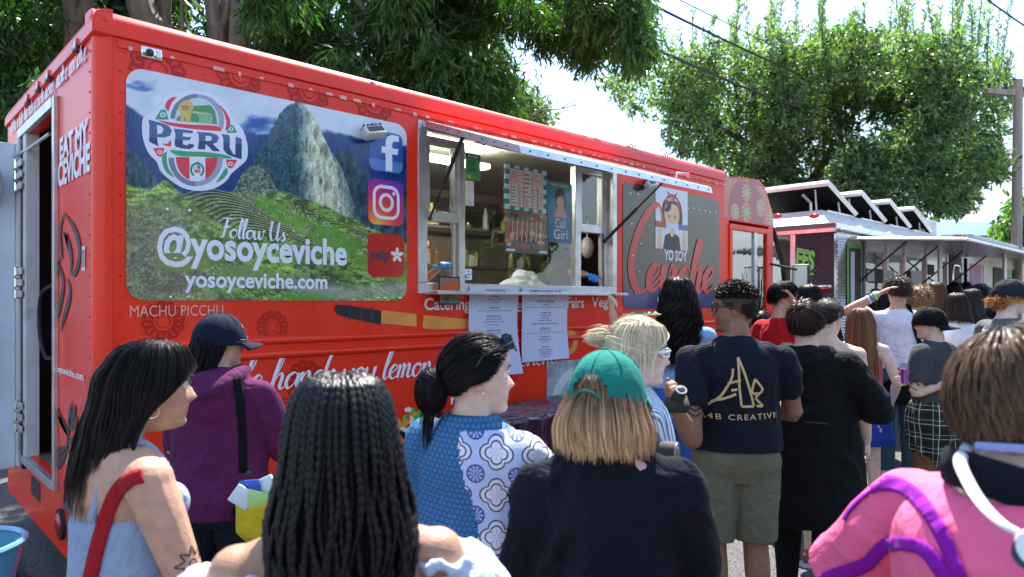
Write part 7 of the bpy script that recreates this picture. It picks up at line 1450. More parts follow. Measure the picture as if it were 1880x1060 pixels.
# A: dark-haired woman in profile, lower left
pr = person('young woman in profile with long black hair, hoop earring and red shoulder strap, lower left', 226, 1.74, 1.545, 22, (-18, 4), fwd=.062, armk=1.2, skin='tan', vox=.0058, girth=1.06, bust=1., eyes=True, arms={'R': ((.25, .30, -1.0), (.75, -.1, -.5)), 'L': ((.45, .12, -.9), (.3, -.1, -1.))})
pr['bust'] = 1.
hull_hair(pr, [(z, cx-(.004 if z < .06 else 0), rx, ry, (10 if .05 < z < .07 else 0 if z > .05 else 46 if z > .02 else op if z > -.02 else op+16)) for z, cx, rx, ry, op in [(t_[0], t_[1]-(.0 if t_[0] > -.06 else -.0+.012*min(1, (-t_[0]-.05)/.1)), t_[2], t_[3], t_[4]) for t_ in scaled(LONG, -.29, 1.06)]], n=10000, width=.0016, root=BLK, tip=(.020, .013, .010), seed=1, zend=(-.05, .05), wave=.016, lmin=.80)
g_ = garment(pr, 'tank_top', cloth_c('faded_blue', (.26, .33, .45)), hem=.80, top=1.25, off=.010, straps=.085, wr=.003, vox=.007)
trousers(pr, denim, top=.98); shoes(pr)
Bm().tube([pr['Mh'] @ Vector((.016*math.sin(a)-.008, -.083, -.055+.018*math.cos(a))) for a in np.linspace(0, 6.28, 18)], .0014, 6).build('hoop_earring', M['chrome'], pr['root'], True)
s = pr['sc']; b = Bm()
bag = empty('shoulder_bag', 'red cloth bag hung from the left woman\'s near shoulder by a wide strap', 'bag', (pr['X'], pr['Y'], 0), pr['hd'])
P = smooth_curve([(-.150, -.19*s, .98*s), (-.150, -.16*s, 1.16*s), (-.105, -.135*s, 1.34*s), (-.015, -.130*s, 1.412*s), (.075, -.125*s, 1.34*s), (.125, -.14*s, 1.16*s), (.10, -.2*s, .98*s)], 6); b.tube(P, [(.004, .022)]*len(P), 8, up=(0, -1, 0))
view_strip('bag_strap', [(150, 1120), (166, 1060), (180, 1000), (198, 940), (216, 902), (240, 880), (262, 874)], 27, pr, [pr['body'], g_], 1.8, cloth_c('red_strap', (.32, .012, .018)), bag); Bm().box((-.16, -.34, .42), (.14, -.20, .80), bev=.04).build('bag_body', cloth_c('red_strap', (.3, .02, .02)), bag, True)
def tattoo(pr, strokes, place, d, w_=.0035, name='tattoo'): return decal(name, [outline_stroke(smooth_curve(st, 5), w_) for st in strokes], place, pr['body'], d, mat_c('tattoo_ink', (.035, .030, .035), .6), pr['root'], .0012)
sh_, el, wr_ = pr['AR']['R']; ax = (el-sh_).normalized(); sdv = Vector((1, 0, 0)); sdv = (sdv-ax*sdv.dot(ax)).normalized(); 
pet = [[(.022*math.cos(a)+0, .022*math.sin(a)), (.040*math.cos(a+.25), .040*math.sin(a+.25)), (.022*math.cos(a+.75), .022*math.sin(a+.75))] for a in np.arange(0, 6.2, .78)]+[[(.010*math.cos(a), .010*math.sin(a)) for a in np.linspace(0, 6.2, 8)], [(.03, -.03), (.06, -.055), (.08, -.06)], [(-.03, .03), (-.06, .04), (-.085, .03)], [(.03, -.03), (.05, -.02), (.075, -.03)]]
tattoo(pr, pet, lambda u, v: tuple(sh_+ax*(.205+v)+sdv*(u+.012)+Vector((0, -.0, 0))), (0, 1, 0))
o = Bm().tube([(.1205, .03, 1.17*s), (.1265, .03, 1.17*s)], .024, 20).build('round_badge', M['white'], None); bd = o; o.location = (0, 0, 0); o.parent = pr['root']; o.location = (.012, -.05, -.03); o['label'] = 'white round badge on the blue top'
# B: person in purple hooded top and navy cap
pr = person('person in purple hooded top, navy baseball cap and clear glasses', 402, 2.85, 1.60, 62, (-38, 4), skin='tan', vox=.007, girth=1.10, eyes=True, arms={'R': ((.35, .32, -1.), (.9, -.3, .15)), 'L': ((.3, .2, -1.), (.8, -.4, .2))})
short_hair(pr, n=1500, ln_=.05, root=BLK, tip=BLK, off=.006, seed=2, lift=.0, line=undercap); hull_hair(pr, [(.02,-.03,.085,.085,75),(-.03,-.035,.085,.088,80),(-.09,-.045,.075,.08,90),(-.15,-.05,.06,.07,95)], n=900, root=BLK, tip=BLK, seed=3, curl=.005, cfreq=50)
cap(pr, cloth_c('navy_cap', (.008, .012, .03), bump=.2), tilt=-4); glasses(pr, M['chrome'], M['glass'], 'wire', name='glasses')
g_ = garment(pr, 'hooded_top', cloth_c('purple_cloth', (.090, .014, .062)), hem=.83, top=1.46, off=.020, sleeve=1., soff=.018, hood=True, wr=.010, vox=.009, flare=.01)
trousers(pr, navy_c); shoes(pr)
s = pr['sc']; pb = empty('pouch_bag', 'small yellow pouch with packets, hung by a black strap over the purple top', 'bag', (pr['X'], pr['Y'], 0), pr['hd'])
view_strip('bag_strap', [(436, 690), (441, 740), (445, 800), (447, 868)], 16, pr, g_, 2.8, black_c, pb)
Bm().ell((-.162, -.035, 1.045*s), (.008, .012, .016), 8, 6).build('strap_clip', M['black'], pb, True)
b = Bm().tube([(-.20, -.09, .995*s), (-.20, -.09, .93*s), (-.19, -.09, .82*s), (-.17, -.09, .77*s)], [(.020, .085), (.045, .095), (.045, .088), (.02, .06)], 16, up=(1, 0, 0)); me = remesh(b, .007, 2, 'pouch'); wrinkle(me, .005, 7, 14, 9); add('pouch', me, cloth_c('yellow_cloth', (.50, .40, .02)), pb, True)
for k, (y, z, c_, nm) in enumerate(((-.13, 1.01, (.55, .68, .75), 'packet'), (-.07, 1.0, (.02, .08, .40), 'packet'), (-.10, .96, (.35, .62, .22), 'packet'), (-.05, .975, (.60, .72, .78), 'packet'))):
    o = Bm().box((-.040, -.006, -.036), (.040, .006, .036), Matrix.Translation((-.215-.01*k, y, z*s)) @ Matrix.Rotation(R(80+9*k), 4, 'Z') @ Matrix.Rotation(R(25-20*k), 4, 'Y'), bev=.004).build('packet', mat_c('packet%d' % k, c_, .3), pb, True)
for _o in pb.children:
    if _o.name.split('.')[0] != 'bag_strap': _o.location = pr['iM'].to_3x3() @ (RT*.165)+Vector((0, 0, -.01))
# C: woman with box braids seen from behind
pr = person('woman with long black box braids and pale blue off-shoulder top, seen from behind', 626, 1.17, 1.525, 92, (0, 2), skin='mid', vox=.0065, girth=1.05, arms={'L': ((.1, .5, -1.), (.6, -.1, -.5)), 'R': ((.1, .5, -1.), (.6, -.1, -.5))})
BT = [(.126,-.02,.010,.010,0),(.121,-.02,.045,.040,0),(.107,-.015,.078,.064,0),(.080,-.012,.100,.080,0),(.05,-.014,.110,.088,32),(.0,-.020,.114,.095,60),(-.06,-.028,.110,.103,70),(-.12,-.045,.098,.110,80),(-.18,-.062,.083,.108,100),(-.26,-.080,.062,.100,112),(-.36,-.095,.05,.092,120),(-.50,-.10,.045,.085,120)]
BRAIDM = hair_mat('braid_hair', .38); BRAIDM.node_tree.nodes['Principled BSDF'].inputs['Specular IOR Level'].default_value = .22
def braids(pr, tab, n, seed):
    r = np.random.default_rng(seed); Mh = pr['Mh']; b = Bm(); zt_ = max(t[0] for t in tab); hm = None
    hm = hull_hair(pr, tab, n=260, width=.003, root=BLK, tip=BLK, seed=seed, lmin=.92, lmax=.97)
    for k in range(n):
        th = -math.pi+2*math.pi*(k+.5)/n+r.normal()*.02; ly = r.uniform(.93, 1.05) if k % 2 else r.uniform(1.0, 1.06); ze = r.uniform(-.50, -.34); z0 = zt_-r.uniform(.001, .012); K = 90; P = []; Rr = []; ph = r.uniform(0, 6); wa = r.uniform(.5, 1.4)
        for i in range(K):
            t = i/(K-1); z = z0+(ze-z0)*t**1.25; cx, rx, ry, op = [float(v) for v in hull_at(tab, z)]; a = max(abs(th), R(op)*(1+.15*((k*7) % 5)/5)); a = min(a, math.pi); sg = 1 if th >= 0 else -1
            w_ = .010*wa*math.sin(z*22+ph)*min(1, max(0, .02-z)*6); l_ = ly; P.append(Mh @ Vector((cx+l_*rx*math.cos(a)+w_*.5, (l_*ry*math.sin(a))*sg+w_, z))); Rr.append(.0058*(1+.30*math.sin(i*2.2))*(1-.3*t)*(.75 if t < .04 else 1))
        b.tube(P, Rr, 6)
    me = from_arr('braid', b.v, b.f); vcolor(me, 'tint', np.tile(np.array((.008, .007, .0075)), (len(me.vertices), 1))); o = add('braid', me, BRAIDM, hm, True); o['kind'] = 'stuff'
    # pale parting lines of scalp at the crown
    b = Bm()
    for k in range(26):
        th = R(150+60*(k % 13)/12)+r.normal()*.05; P = []
        for i in range(4): zz = .116-.010*i-.02*(k//13); cx, rx, ry, op = [float(v) for v in hull_at(tab, zz)]; P.append(Mh @ Vector((cx+.985*rx*math.cos(th), .985*ry*math.sin(th), zz)))
        b.tube(P, .0016, 5)
    o = b.build('scalp_parting', mat_c('scalp', (.15, .10, .075), .6), hm, True); o['kind'] = 'stuff'; return hm
braids(pr, BT, 88, 4)
g_ = garment(pr, 'off_shoulder_top', cloth_c('pale_blue_cotton', (.50, .58, .70), bump=.8), hem=.80, top=1.26, off=.014, sleeve=.0, straps=.0001, wr=.006, vox=.008)
s = pr['sc']; ln = pr['ln']
for sd, k in ((1, 'L'), (-1, 'R')):
    sh_, el, wr_ = pr['AR'][k]; b = Bm(); P = [sh_.lerp(el, t)+Vector((0, sd*.012, 0)) for t in (.06, .2, .4, .6, .8, .95)]; b.tube(P, [.060, .074, .080, .082, .076, .055], 18); b.tube([sh_.lerp(el, .06)+Vector((.055*math.cos(a), .062*math.sin(a), .012+.006*math.sin(a*9))) for a in np.linspace(0, 6.28, 60)], .010, 6)
    me = remesh(b, .006, 2, 'puff_sleeve'); wrinkle(me, .008, 11+sd, 16, 7); add('puff_sleeve', me, _CC['pale_blue_cotton'], pr['root'], True)
    Bm().tube([ln(p) for p in smooth_curve([(.06, sd*.105*s, 1.36*s), (.0, sd*.112*s, 1.442*s), (-.075, sd*.105*s, 1.385*s), (-.112, sd*.09*s, 1.26*s)], 5)], [(.0035, .013)]*16, 8, up=(0, 1, 0)).build('strap', cloth_c('tan_strap', (.36, .16, .08)), pr['root'], True)
b = [( .030*math.cos(t)*1.0, .042*math.sin(t)) for t in np.linspace(0, 6.28, 20)[:-1]]
decal('white_patch', [b], lambda u, v: (-.1, .098*s+u+v*.25, 1.385*s+v), pr['body'], (1, 0, -.35), mat_c('patch_white', (.70, .66, .64), .7), pr['root'], .003)
trousers(pr, denim); shoes(pr)
# D: woman in blue patterned dress
pr = person('woman in blue dress with white flower pattern, sunglasses pushed up on tied dark hair', 873, 1.95, 1.555, 52, (-40, 0), skin='fair', vox=.0058, girth=1.06, eyes=True, arms={'R': ((.5, .3, -1.), (.9, -.35, -.1)), 'L': ((.5, .2, -1.), (.8, -.4, -.1))})
slick_hair(pr, (-.138, .0, -.040), n=5200, width=.0018, root=BLK, tip=(.010, .008, .009), off=.014, seed=6, bunr=(.046, .050, .066), tail=.022, tailn=160, taillen=.13, taildir=(-.1, 0, -1), frizz=.0015)
Mg = pr['Mh'] @ Matrix.Translation((-.004, 0, .058)) @ Matrix.Rotation(R(-17), 4, 'Y') @ Matrix.Scale(1.12, 4); glasses(pr, M['black'], mat_c('blue_lens', (.02, .10, .22), .06, coat=1.), 'sun', Mg)
Bm().ell(pr['Mh'] @ Vector((-.004, -.082, -.040)), (.004, .004, .004), 8, 6).build('earring', M['chrome'], pr['root'], True)
g_ = garment(pr, 'dress', None, hem=.80, top=1.455, off=.020, sleeve=.62, soff=.028, sflare=.03, wr=.007, vox=.0085, flare=.05)
def dress_tex():
    n = 512; x, y = np.meshgrid((np.arange(n)+.5)/n, (np.arange(n)+.5)/n)
    A_ = np.zeros((n, 2*n, 4), np.float32); A_[..., 3] = 1
    # blue scales
    k = 12; gx = x*k; gy = y*k*1.0; row = np.floor(gy); fx = (gx+.5*(row % 2)) % 1-.5; fy = gy % 1-.5; d = np.sqrt(fx**2+(fy*.9)**2); v = np.clip((.46-d)*14, 0, 1); v2 = (np.sin(d*40)*.5+.5)*v; A_[:, :n, 0] = .008+.02*v2; A_[:, :n, 1] = .045+.12*v2+.04*v; A_[:, :n, 2] = .13+.15*v2+.12*v
    # white lace flowers over mid blue
    k = 2; fx = (x*k) % 1-.5; fy = (y*k) % 1-.5; r = np.sqrt(fx**2+fy**2); th = np.arctan2(fy, fx); pet = .30+.13*np.abs(np.cos(th*2)); lin = np.abs(r-pet*.92) < .022; inn = (np.abs(r-pet*.62) < .02); rays = (np.abs(np.sin(th*4)) < .18) & (r < .16); c2 = np.minimum(np.sqrt((np.abs(fx)-.5)**2+(np.abs(fy)-.5)**2), 1); th2 = np.arctan2(np.abs(fy)-.5, np.abs(fx)-.5)
    W_ = np.array((.70, .68, .74)); Bl = np.array((.07, .14, .42)); K_ = np.array((.03, .04, .12)); base = np.where((r < pet)[..., None], W_, np.array((.42, .50, .72))); base = np.where(lin[..., None] | inn[..., None], K_, base); base = np.where(rays[..., None], Bl, base); fl = (c2 < .20); base = np.where(fl[..., None], np.where((np.abs(np.sin(th2*5)) < .35)[..., None], W_, Bl), base); base = np.where((np.abs(c2-.205) < .018)[..., None], K_, base); A_[:, n:, :3] = base
    return A_**(1/2.2)
dm = img_mat('dress_print', dress_tex(), rough=.8); g_.data.materials.clear(); g_.data.materials.append(dm)
me = g_.data; c = get_co(me); s = pr['sc']; th = np.arctan2(c[:, 1], c[:, 0]+.02); sg = (np.abs(c[:, 1]) > .17*s*1.14) ; ang = (th+math.pi)
# the white band runs down the near side: from the shoulder over the sleeve to the hem
band_ = np.clip((-c[:, 1]-.045-.10*np.clip((1.30*s-c[:, 2])/.3, -.3, .45))*60, 0, 1)*(c[:, 2] < 1.425*s); l = np.zeros(len(me.loops), np.int32); me.loops.foreach_get('vertex_index', l); uvl = me.uv_layers.new(name='UVMap')
npol = len(me.polygons); ls = np.zeros(npol, np.int32); me.polygons.foreach_get('loop_start', ls); lt = np.zeros(npol, np.int32); me.polygons.foreach_get('loop_total', lt); pid = np.repeat(np.arange(npol), lt); bp_ = band_[l]; first = bp_[ls]; isb = first[pid] > .5
uu = c[:, 0]*5.0; uu = np.where(np.abs(get_no(me)[:, 0]) > .75, c[:, 1]*5., c[:, 0]*5.); vv = c[:, 2]*5.0
U_ = ((c[:, 0]*math.cos(R(52))-c[:, 1]*math.sin(R(52)))*6)[l]; U2 = ((c[:, 0]*math.cos(R(52))-c[:, 1]*math.sin(R(52)))*4.6)[l]; base_u = np.floor(U_[ls][pid]); u_loc = U_-base_u; u_loc2 = U2-np.floor(U2[ls][pid])
fin_u = np.where(isb, .5+np.clip(u_loc2, 0.002, .998)*.5, np.clip(u_loc, 0.002, .998)*.5); uvl.data.foreach_set('uv', np.stack([fin_u, np.where(isb, (c[:, 2]*4.6)[l], (c[:, 2]*6)[l])], 1).astype(np.float32).ravel())
trousers(pr, navy_c); shoes(pr)
# E: green cap, black jumper
pr = person('person in green baseball cap and black jumper seen from behind, blond-tipped bob hair', 1115, 1.66, 1.53, 88, (-22, 2), skin='fair', vox=.0085, girth=1.0, sw=.175, arms={'R': ((.3, .24, -1.), (.6, -.9, .1)), 'L': ((.2, .22, -1.), (.8, -.5, -.1))})
BOB = [(.045,-.008,.085,.066,0),(.03,-.010,.100,.080,40),(.01,-.014,.106,.088,60),(-.02,-.018,.112,.100,62),(-.05,-.022,.118,.112,66),(-.07,-.024,.120,.118,66),(-.105,-.026,.120,.118,62)]
short_hair(pr, n=900, ln_=.03, lift=0., jitter=.1, root=(.16, .09, .05), tip=(.3, .18, .09), off=.002, seed=81, line=lambda x, y, z: hairline(x, y, z) & (x < -.055) & (z < .068)); hull_hair(pr, BOB, n=6500, width=.0021, root=(.10, .055, .030), tip=(.62, .40, .20), seed=8, zend=(-.025, .035), wave=.016, sheetc=(.15, .09, .05), flip=.02, lmin=.80, lmax=1.06, jit=.4)
cap(pr, cloth_c('green_cap', (.012, .19, .145), bump=.2), opening=True, tilt=-6, size=1.03)
g_ = garment(pr, 'jumper', cloth_c('ink_blue_jumper', (.007, .009, .016), bump=.9), hem=.84, top=1.455, off=.020, sleeve=1., soff=.022, wr=.020, vox=.009, flare=.02, collar=.012, seed=4); trousers(pr, black_c); shoes(pr)
Bm().tube([pr['Mh'] @ Vector((.006*math.cos(a)-.012, -.088, -.03+.008*math.sin(a))) for a in np.linspace(0, 6.28, 12)], .0015, 6).build('earring', M['chrome'], pr['root'], True)
# F: platinum hair, white wrap sunglasses, striped shirt
pr = person('woman with platinum blond hair, white wraparound sunglasses and blue striped shirt', 1168, 2.42, 1.585, 18, (-12, 3), skin='pale', vox=.006, girth=.98, eyes=True, arms={'R': ((.05, .12, -1.), (.15, -.2, -1.)), 'L': ((.1, .1, -1.), (.2, -.2, -1.))})
PLT = (.72, .64, .44)
slick_hair(pr, (-.105, .03, .045), n=2600, width=.0018, root=(.62, .52, .34), tip=PLT, off=.014, seed=9, tail=.028, tailn=1000, taillen=.085, taildir=(-1, .2, .35), frizz=.005)
hull_hair(pr, [(.128,0,.012,.012,0),(.120,-.003,.058,.050,0),(.105,-.008,.090,.072,0),(.080,-.010,.107,.086,0),(.055,-.012,.113,.092,30),(.02,-.012,.114,.095,56),(-.02,-.012,.113,.098,62),(-.06,-.01,.11,.099,64)], n=900, width=.0032, root=(.60, .50, .33), tip=PLT, seed=10, zend=(-.06, .03), wave=.01)
glasses(pr, mat_c('white_plastic', (.8, .8, .8), .3), mat_c('blue_mirror', (.02, .06, .16), .05, coat=1.), 'wrap')
Bm().tube([pr['Mh'] @ Vector((-.108+.012*math.cos(a), .03+.012*math.cos(a), .045+.026*math.sin(a))) for a in np.linspace(0, 6.28, 14)], .010, 8).build('hair_tie', cloth_c('lilac_tie', (.5, .4, .55)), pr['root'], True)
def stripe_mat():
    m, t, b = _nodes('striped_cotton'); N = t.nodes; tcn = N.new('ShaderNodeTexCoord'); wv = N.new('ShaderNodeTexWave'); wv.wave_type = 'BANDS'; wv.bands_direction = 'Y'; wv.inputs['Scale'].default_value = 22; wv.inputs['Distortion'].default_value = .6; cr_ = N.new('ShaderNodeValToRGB'); cr_.color_ramp.interpolation = 'CONSTANT'; cr_.color_ramp.elements[0].color = (.62, .68, .68, 1); cr_.color_ramp.elements[1].position = .55; cr_.color_ramp.elements[1].color = (.08, .22, .36, 1)
    t.links.new(tcn.outputs['Object'], wv.inputs['Vector']); t.links.new(wv.outputs['Fac'], cr_.inputs['Fac']); t.links.new(cr_.outputs['Color'], b.inputs['Base Color']); b.inputs['Roughness'].default_value = .85; return m
garment(pr, 'shirt', stripe_mat(), hem=.80, top=1.45, off=.018, sleeve=.85, soff=.018, wr=.008, vox=.009, collar=.012, flare=.02); trousers(pr, black_c); shoes(pr)
def camera_thing(M_, label, k=1.):
    o = Bm().box((-.065*k, -.035*k, -.045*k), (.065*k, .035*k, .045*k), M_, bev=.01*k).box((-.025*k, -.03*k, .046*k), (.025*k, .03*k, .066*k), M_, bev=.008*k).build('camera_body', M['rubber'], None, True); tag(o, label, 'camera')
    Bm().tube([M_ @ Vector((0, -.036*k, 0)), M_ @ Vector((0, -.07*k, 0)), M_ @ Vector((0, -.075*k, 0)), M_ @ Vector((0, -.12*k, 0))], [.033*k, .033*k, .036*k, .036*k], 20).build('lens_barrel', M['rubber'], o, True); Bm().tube([M_ @ Vector((0, -.121*k, 0)), M_ @ Vector((0, -.127*k, 0))], [.036*k, .034*k], 20).build('lens_ring', mat_c('lens_metal', (.22, .22, .23), .35, metal=.8), o, True); Bm().ell(M_ @ Vector((0, -.122*k, 0)), (.028*k, .01*k, .028*k), 14, 8, M_.to_3x3()).build('front_glass', mat_c('lens_glass', (.01, .01, .02), .03, coat=1.), o, True); return o
camera_thing(Matrix.Translation(at_depth(1172, 826, 2.2)) @ Matrix.Rotation(R(20), 4, 'Z'), 'black camera held low by the platinum blond woman')
# G: man in navy A4B T-shirt
pr = person('man in navy T-shirt with gold letters on the back and khaki shorts', 1350, 3.30, 1.735, 108, (66, 0), male=True, skin='brown', vox=.0072, girth=1.06, arms={'L': (('px', 1272, 808, 3.12), ('px', 1240, 750, 3.02), (-.4, 1, .5), 55), 'R': ((.25, .3, -1.), (.8, -.5, .1))}, sw=.21)
q = pr['q']; c_ = pr['bodycol']; buzz = hairline(q[:, 0], q[:, 1], q[:, 2])*np.clip((q[:, 2]+.06)/.06, 0, 1); c_ = c_*(1-.8*buzz[:, None]); st_ = ((q[:, 2] < -.045) & (q[:, 0] > .01) & (q[:, 2] > -.12)); c_ = np.where(st_[:, None], c_*.75, c_)
at_ = pr['body'].data.color_attributes['tint']; cc = np.ones((len(c_), 4), np.float32); cc[:, :3] = c_; at_.data.foreach_set('color', cc.ravel())
short_hair(pr, n=2600, ln_=.022, lift=1.2, jitter=.9, root=(.012, .010, .010), tip=(.018, .014, .012), off=.006, width=.004, seed=12, curl=.004, line=lambda x, y, z: (z > .055) & (x < .075), top=.004); short_hair(pr, n=2400, ln_=.006, lift=.5, jitter=.4, root=(.016, .012, .01), tip=(.016, .012, .01), off=.0015, width=.0022, seed=13)
glasses(pr, M['black'], M['black'], 'sun')
g_ = garment(pr, 't_shirt', navy_c, hem=.92, top=1.455, off=.015, sleeve=.34, soff=.012, sflare=.012, wr=.008, vox=.0078, flare=.012, seed=5, collar=.008); trousers(pr, cloth_c('khaki', (.13, .125, .085)), 'shorts', hem=.50, off=.018, loose=.03, wr=.007); shoes(pr, (.5, .5, .5))
s = pr['sc']; gold = mat_c('gold_print', (.52, .36, .17), .5)
# emblem: strokes of a pointed A, a leaning H and a triangular B, then the words
def gp(u, v): return (-.3, .145-u, 1.14*s+v)      # u runs to the right as seen from behind
em = [[(-.02,.00),(.035,.045),(.075,.12),(.082,.165)], [(.0,.02),(.05,.035),(.095,.055)], [(.075,.07),(.10,.075)], [(.06,.10),(.115,.115)], [(.118,.0),(.108,.10),(.105,.215)], [(.105,.215),(.135,.13),(.165,.035),(.172,.0)], [(.118,.0),(.172,.0)], [(.175,.12),(.165,.06),(.200,.055),(.182,.035),(.215,.0),(.185,.002)], [(.175,.12),(.212,.075),(.200,.055)]]
P_ = [outline_stroke(smooth_curve([(p[0]*1.08, p[1]*1.05) for p in st], 3), .011) for st in em]
decal('emblem_print', P_, gp, g_, (1, 0, 0), gold, pr['root'], .002)
for wd_, ua, ub in (('A4B', 0, .26), ('CREATIVE', .34, 1)):
    me = text_mesh(wd_, .01, space=1.25); cN = get_co(me); mn, mxx_ = cN.min(0), cN.max(0); VV = [gp(-.055+(ua+(ub-ua)*(p[0]-mn[0])/(mxx_[0]-mn[0]))*.36, -.062+(p[1]-mn[1])/(mxx_[1]-mn[1])*.026+((ua+(ub-ua)*(p[0]-mn[0])/(mxx_[0]-mn[0]))-.45)**2*.02) for p in cN]; W_ = conform(VV, g_, (1, 0, 0), .002); ok = [p is not None for p in W_]
    FF = [tuple(p.vertices) for p in me.polygons if all(ok[i] for i in p.vertices)]; add('word_print', from_arr('w', [p if p is not None else (0, 0, 0) for p in W_], FF), gold, pr['root'])
sh_, el, wr_ = pr['AR']['L']; ax = (el-sh_).normalized(); bk_ = Vector((-1, 0, 0)); tv = ax.cross(Vector((1, 0, 0))).normalized()
tattoo(pr, [[(-.03, .0), (0, .014), (.03, .0)], [(-.03, .022), (0, .036), (.03, .022)], [(-.03, .044), (0, .058), (.03, .044)]], lambda u, v: tuple(sh_.lerp(el, .52)+ax*v*1.2+tv*u), (1, 0, 0), .009)
Bm().tube([wr_+Vector((0, .030*math.cos(a), .030*math.sin(a)))+(el-wr_).normalized()*.03 for a in np.linspace(0, 6.28, 16)], .007, 6).build('wristband', mat_c('blue_band', (.02, .2, .6), .5), pr['root'], True)
camera_thing(Matrix.Translation(at_depth(1243, 742, 2.95)) @ Matrix.Rotation(R(-40), 4, 'Z') @ Matrix.Rotation(R(-50), 4, 'X'), 'black camera with silver lens ring held by the man in the navy T-shirt', .72)
# H: long black coat
pr = person('person in long hooded black coat with dark hair pinned up, seen from behind', 1481, 3.72, 1.64, 84, (-14, 4), skin='fair', vox=.009, girth=1.22, arms={'R': ((.15, .75, -1.), (.9, -.8, .15)), 'L': ((.2, .35, -1.), (.9, -.6, .1))})
slick_hair(pr, (-.085, .0, .080), n=1500, root=(.030, .018, .016), tip=(.055, .032, .026), off=.014, seed=14, bunr=(.034, .042, .030), frizz=.010, line=lambda x, y, z: hairline(x, y, z+.018))
garment(pr, 'coat', black_c, hem=.50, top=1.46, off=.035, sleeve=1., soff=.034, hood=True, wr=.012, vox=.010, flare=.09, seed=8); trousers(pr, black_c, 'leggings', off=.004, wr=0); shoes(pr); Bm().tube([(-.185, y, 1.06*pr['sc']) for y in (-.12, 0, .12)], .004, 6).build('coat_seam', mat_c('seam_grey', (.03, .03, .035), .6), pr['root'])
Bm().tube([pr['Mh'] @ Vector(p) for p in ((.09, -.06, .01), (0, -.084, .008), (-.02, -.085, -.01))], .002, 6).build('glasses_arm', M['black'], pr['root'], True)
# I: pink shirt, foreground right
pr = person('person in bright pink shirt with short brown hair and purple straps, right foreground', 1866, 1.07, 1.61, 44, (-14, 8), fwd=.02, male=True, skin='fair', vox=.0072, girth=1.12, sw=.215, hs=1.0, arms={'R': ((.1, .45, -1.), (.5, -.1, -.8)), 'L': ((-.15, .85, -1.), (.7, -.3, -.3))})
short_hair(pr, n=9000, ln_=.070, lift=.10, jitter=.13, root=(.034, .019, .012), tip=(.15, .085, .048), off=.012, width=.0020, seed=15, K=10, line=lambda x, y, z: hairline(x, y, z+.012))
pshirt = garment(pr, 'shirt', cloth_c('hot_pink', (.86, .14, .27), bump=.5), hem=.82, top=1.435, off=.018, sleeve=.5, soff=.010, sflare=.02, wr=.006, vox=.008, flare=.02, seed=12); s = pr['sc']; ln = pr['ln']
Bm().tube([ln((.078*math.cos(a)-.018, .080*math.sin(a), 1.440*s-.028*math.cos(a))) for a in np.linspace(0, 6.28, 28)], [(.030, .010)]*28, 8, up=(0, 0, 1)).build('collar', navy_c, pr['root'], True)
for pts in ([(1540, 950), (1553, 929), (1589, 897), (1635, 888), (1680, 910), (1721, 965), (1748, 1024), (1765, 1075)], [(1500, 1075), (1530, 1058), (1589, 1037), (1621, 1005), (1657, 999), (1698, 1010), (1730, 1051), (1745, 1080)]): view_strip('shoulder_strap', pts, 27, pr, pshirt, 1., cloth_c('purple_strap', (.24, .01, .30)), pr['root'], .005)
Bm().tube([pr['Mh'] @ Vector(p) for p in ((.09, -.055, -.075), (.03, -.082, -.045), (-.012, -.090, -.045), (-.06, -.088, -.060), (-.098, -.04, -.072))], [(.007, .003)]*5, 6, up=(0, 0, 1)).build('mask_band', cloth_c('lilac_band', (.30, .33, .62)), pr['root'], True)
hp_ = empty('headphones', 'white headphones resting round the pink shirt wearer\'s neck', 'headphones', (pr['X'], pr['Y'], 0), pr['hd']); WH = mat_c('white_plastic', (.8, .8, .8), .3); lp = lambda x, y, t: pr['iM'] @ at_depth(x, y, t)
P = smooth_curve([lp(1780, 815, 1.10), lp(1763, 845, 1.03), lp(1778, 885, .975), lp(1803, 925, .93), lp(1835, 958, .90), lp(1868, 978, .885)], 6)
Bm().tube(P, [(.005, .009)]*len(P), 8, up=(0, 0, 1)).build('headband', WH, hp_, True)
for k, (x, y) in enumerate(((1908, 1008), (1990, 1000))): Bm().tube([lp(x-8, y-6, .89), lp(x, y, .865)], [.022, .024], 20).build('ear_cup', WH, hp_, True); Bm().tube([lp(x-2, y+4, .90), lp(x-14, y+10, .875)], [.026, .022], 20).build('ear_pad', mat_c('navy_pad', (.01, .03, .09), .5), hp_, True)
trousers(pr, navy_c); shoes(pr)
# J: curly black hair, light blue top, eating beside the truck
pr = person('woman with long curly black hair in light blue top, eating beside the truck', 1243, 4.45, 1.80, 82, (38, 0), skin='tan', vox=.009, girth=.98, arms={'L': (('px', 1140, 640, 4.30), ('px', 1124, 572, 4.40), (0, 1, .3), 55), 'R': ((.3, .15, -.9), (.9, -.5, .35))})
hull_hair(pr, scaled(LONG, -.44, 1.08), n=1700, width=.005, root=BLK, tip=(.02, .015, .015), seed=16, curl=.018, cfreq=60, zend=(-.04, .04), wave=.02, K=34)
garment(pr, 'blue_top', cloth_c('sky_blue_cotton', (.26, .40, .66)), hem=1.02, top=1.44, off=.014, sleeve=.30, soff=.016, wr=.007, vox=.010); trousers(pr, cloth_c('bright_denim', (.035, .12, .42)), top=1.04); shoes(pr)
pl = at_depth(1178, 580, 4.35); o = Bm().tube([pl+Vector((0, 0, -.012)), pl, pl+Vector((0, 0, .012))], [.05, .11, .125], 24).build('plate', mat_c('paper_plate', (.75, .72, .68), .6), None, True); tag(o, 'paper plate of food held by the woman in the light blue top', 'plate')
for k in range(14): a = random.uniform(0, 6.28); rr = .09*math.sqrt(random.random()); Bm().ell(pl+Vector((rr*math.cos(a), rr*math.sin(a), .016)), (.018, .014, .010), 8, 6).build('food', mat_c('food%d' % (k % 3), ((.45, .10, .03), (.10, .22, .03), (.5, .35, .1))[k % 3], .4), o, True)
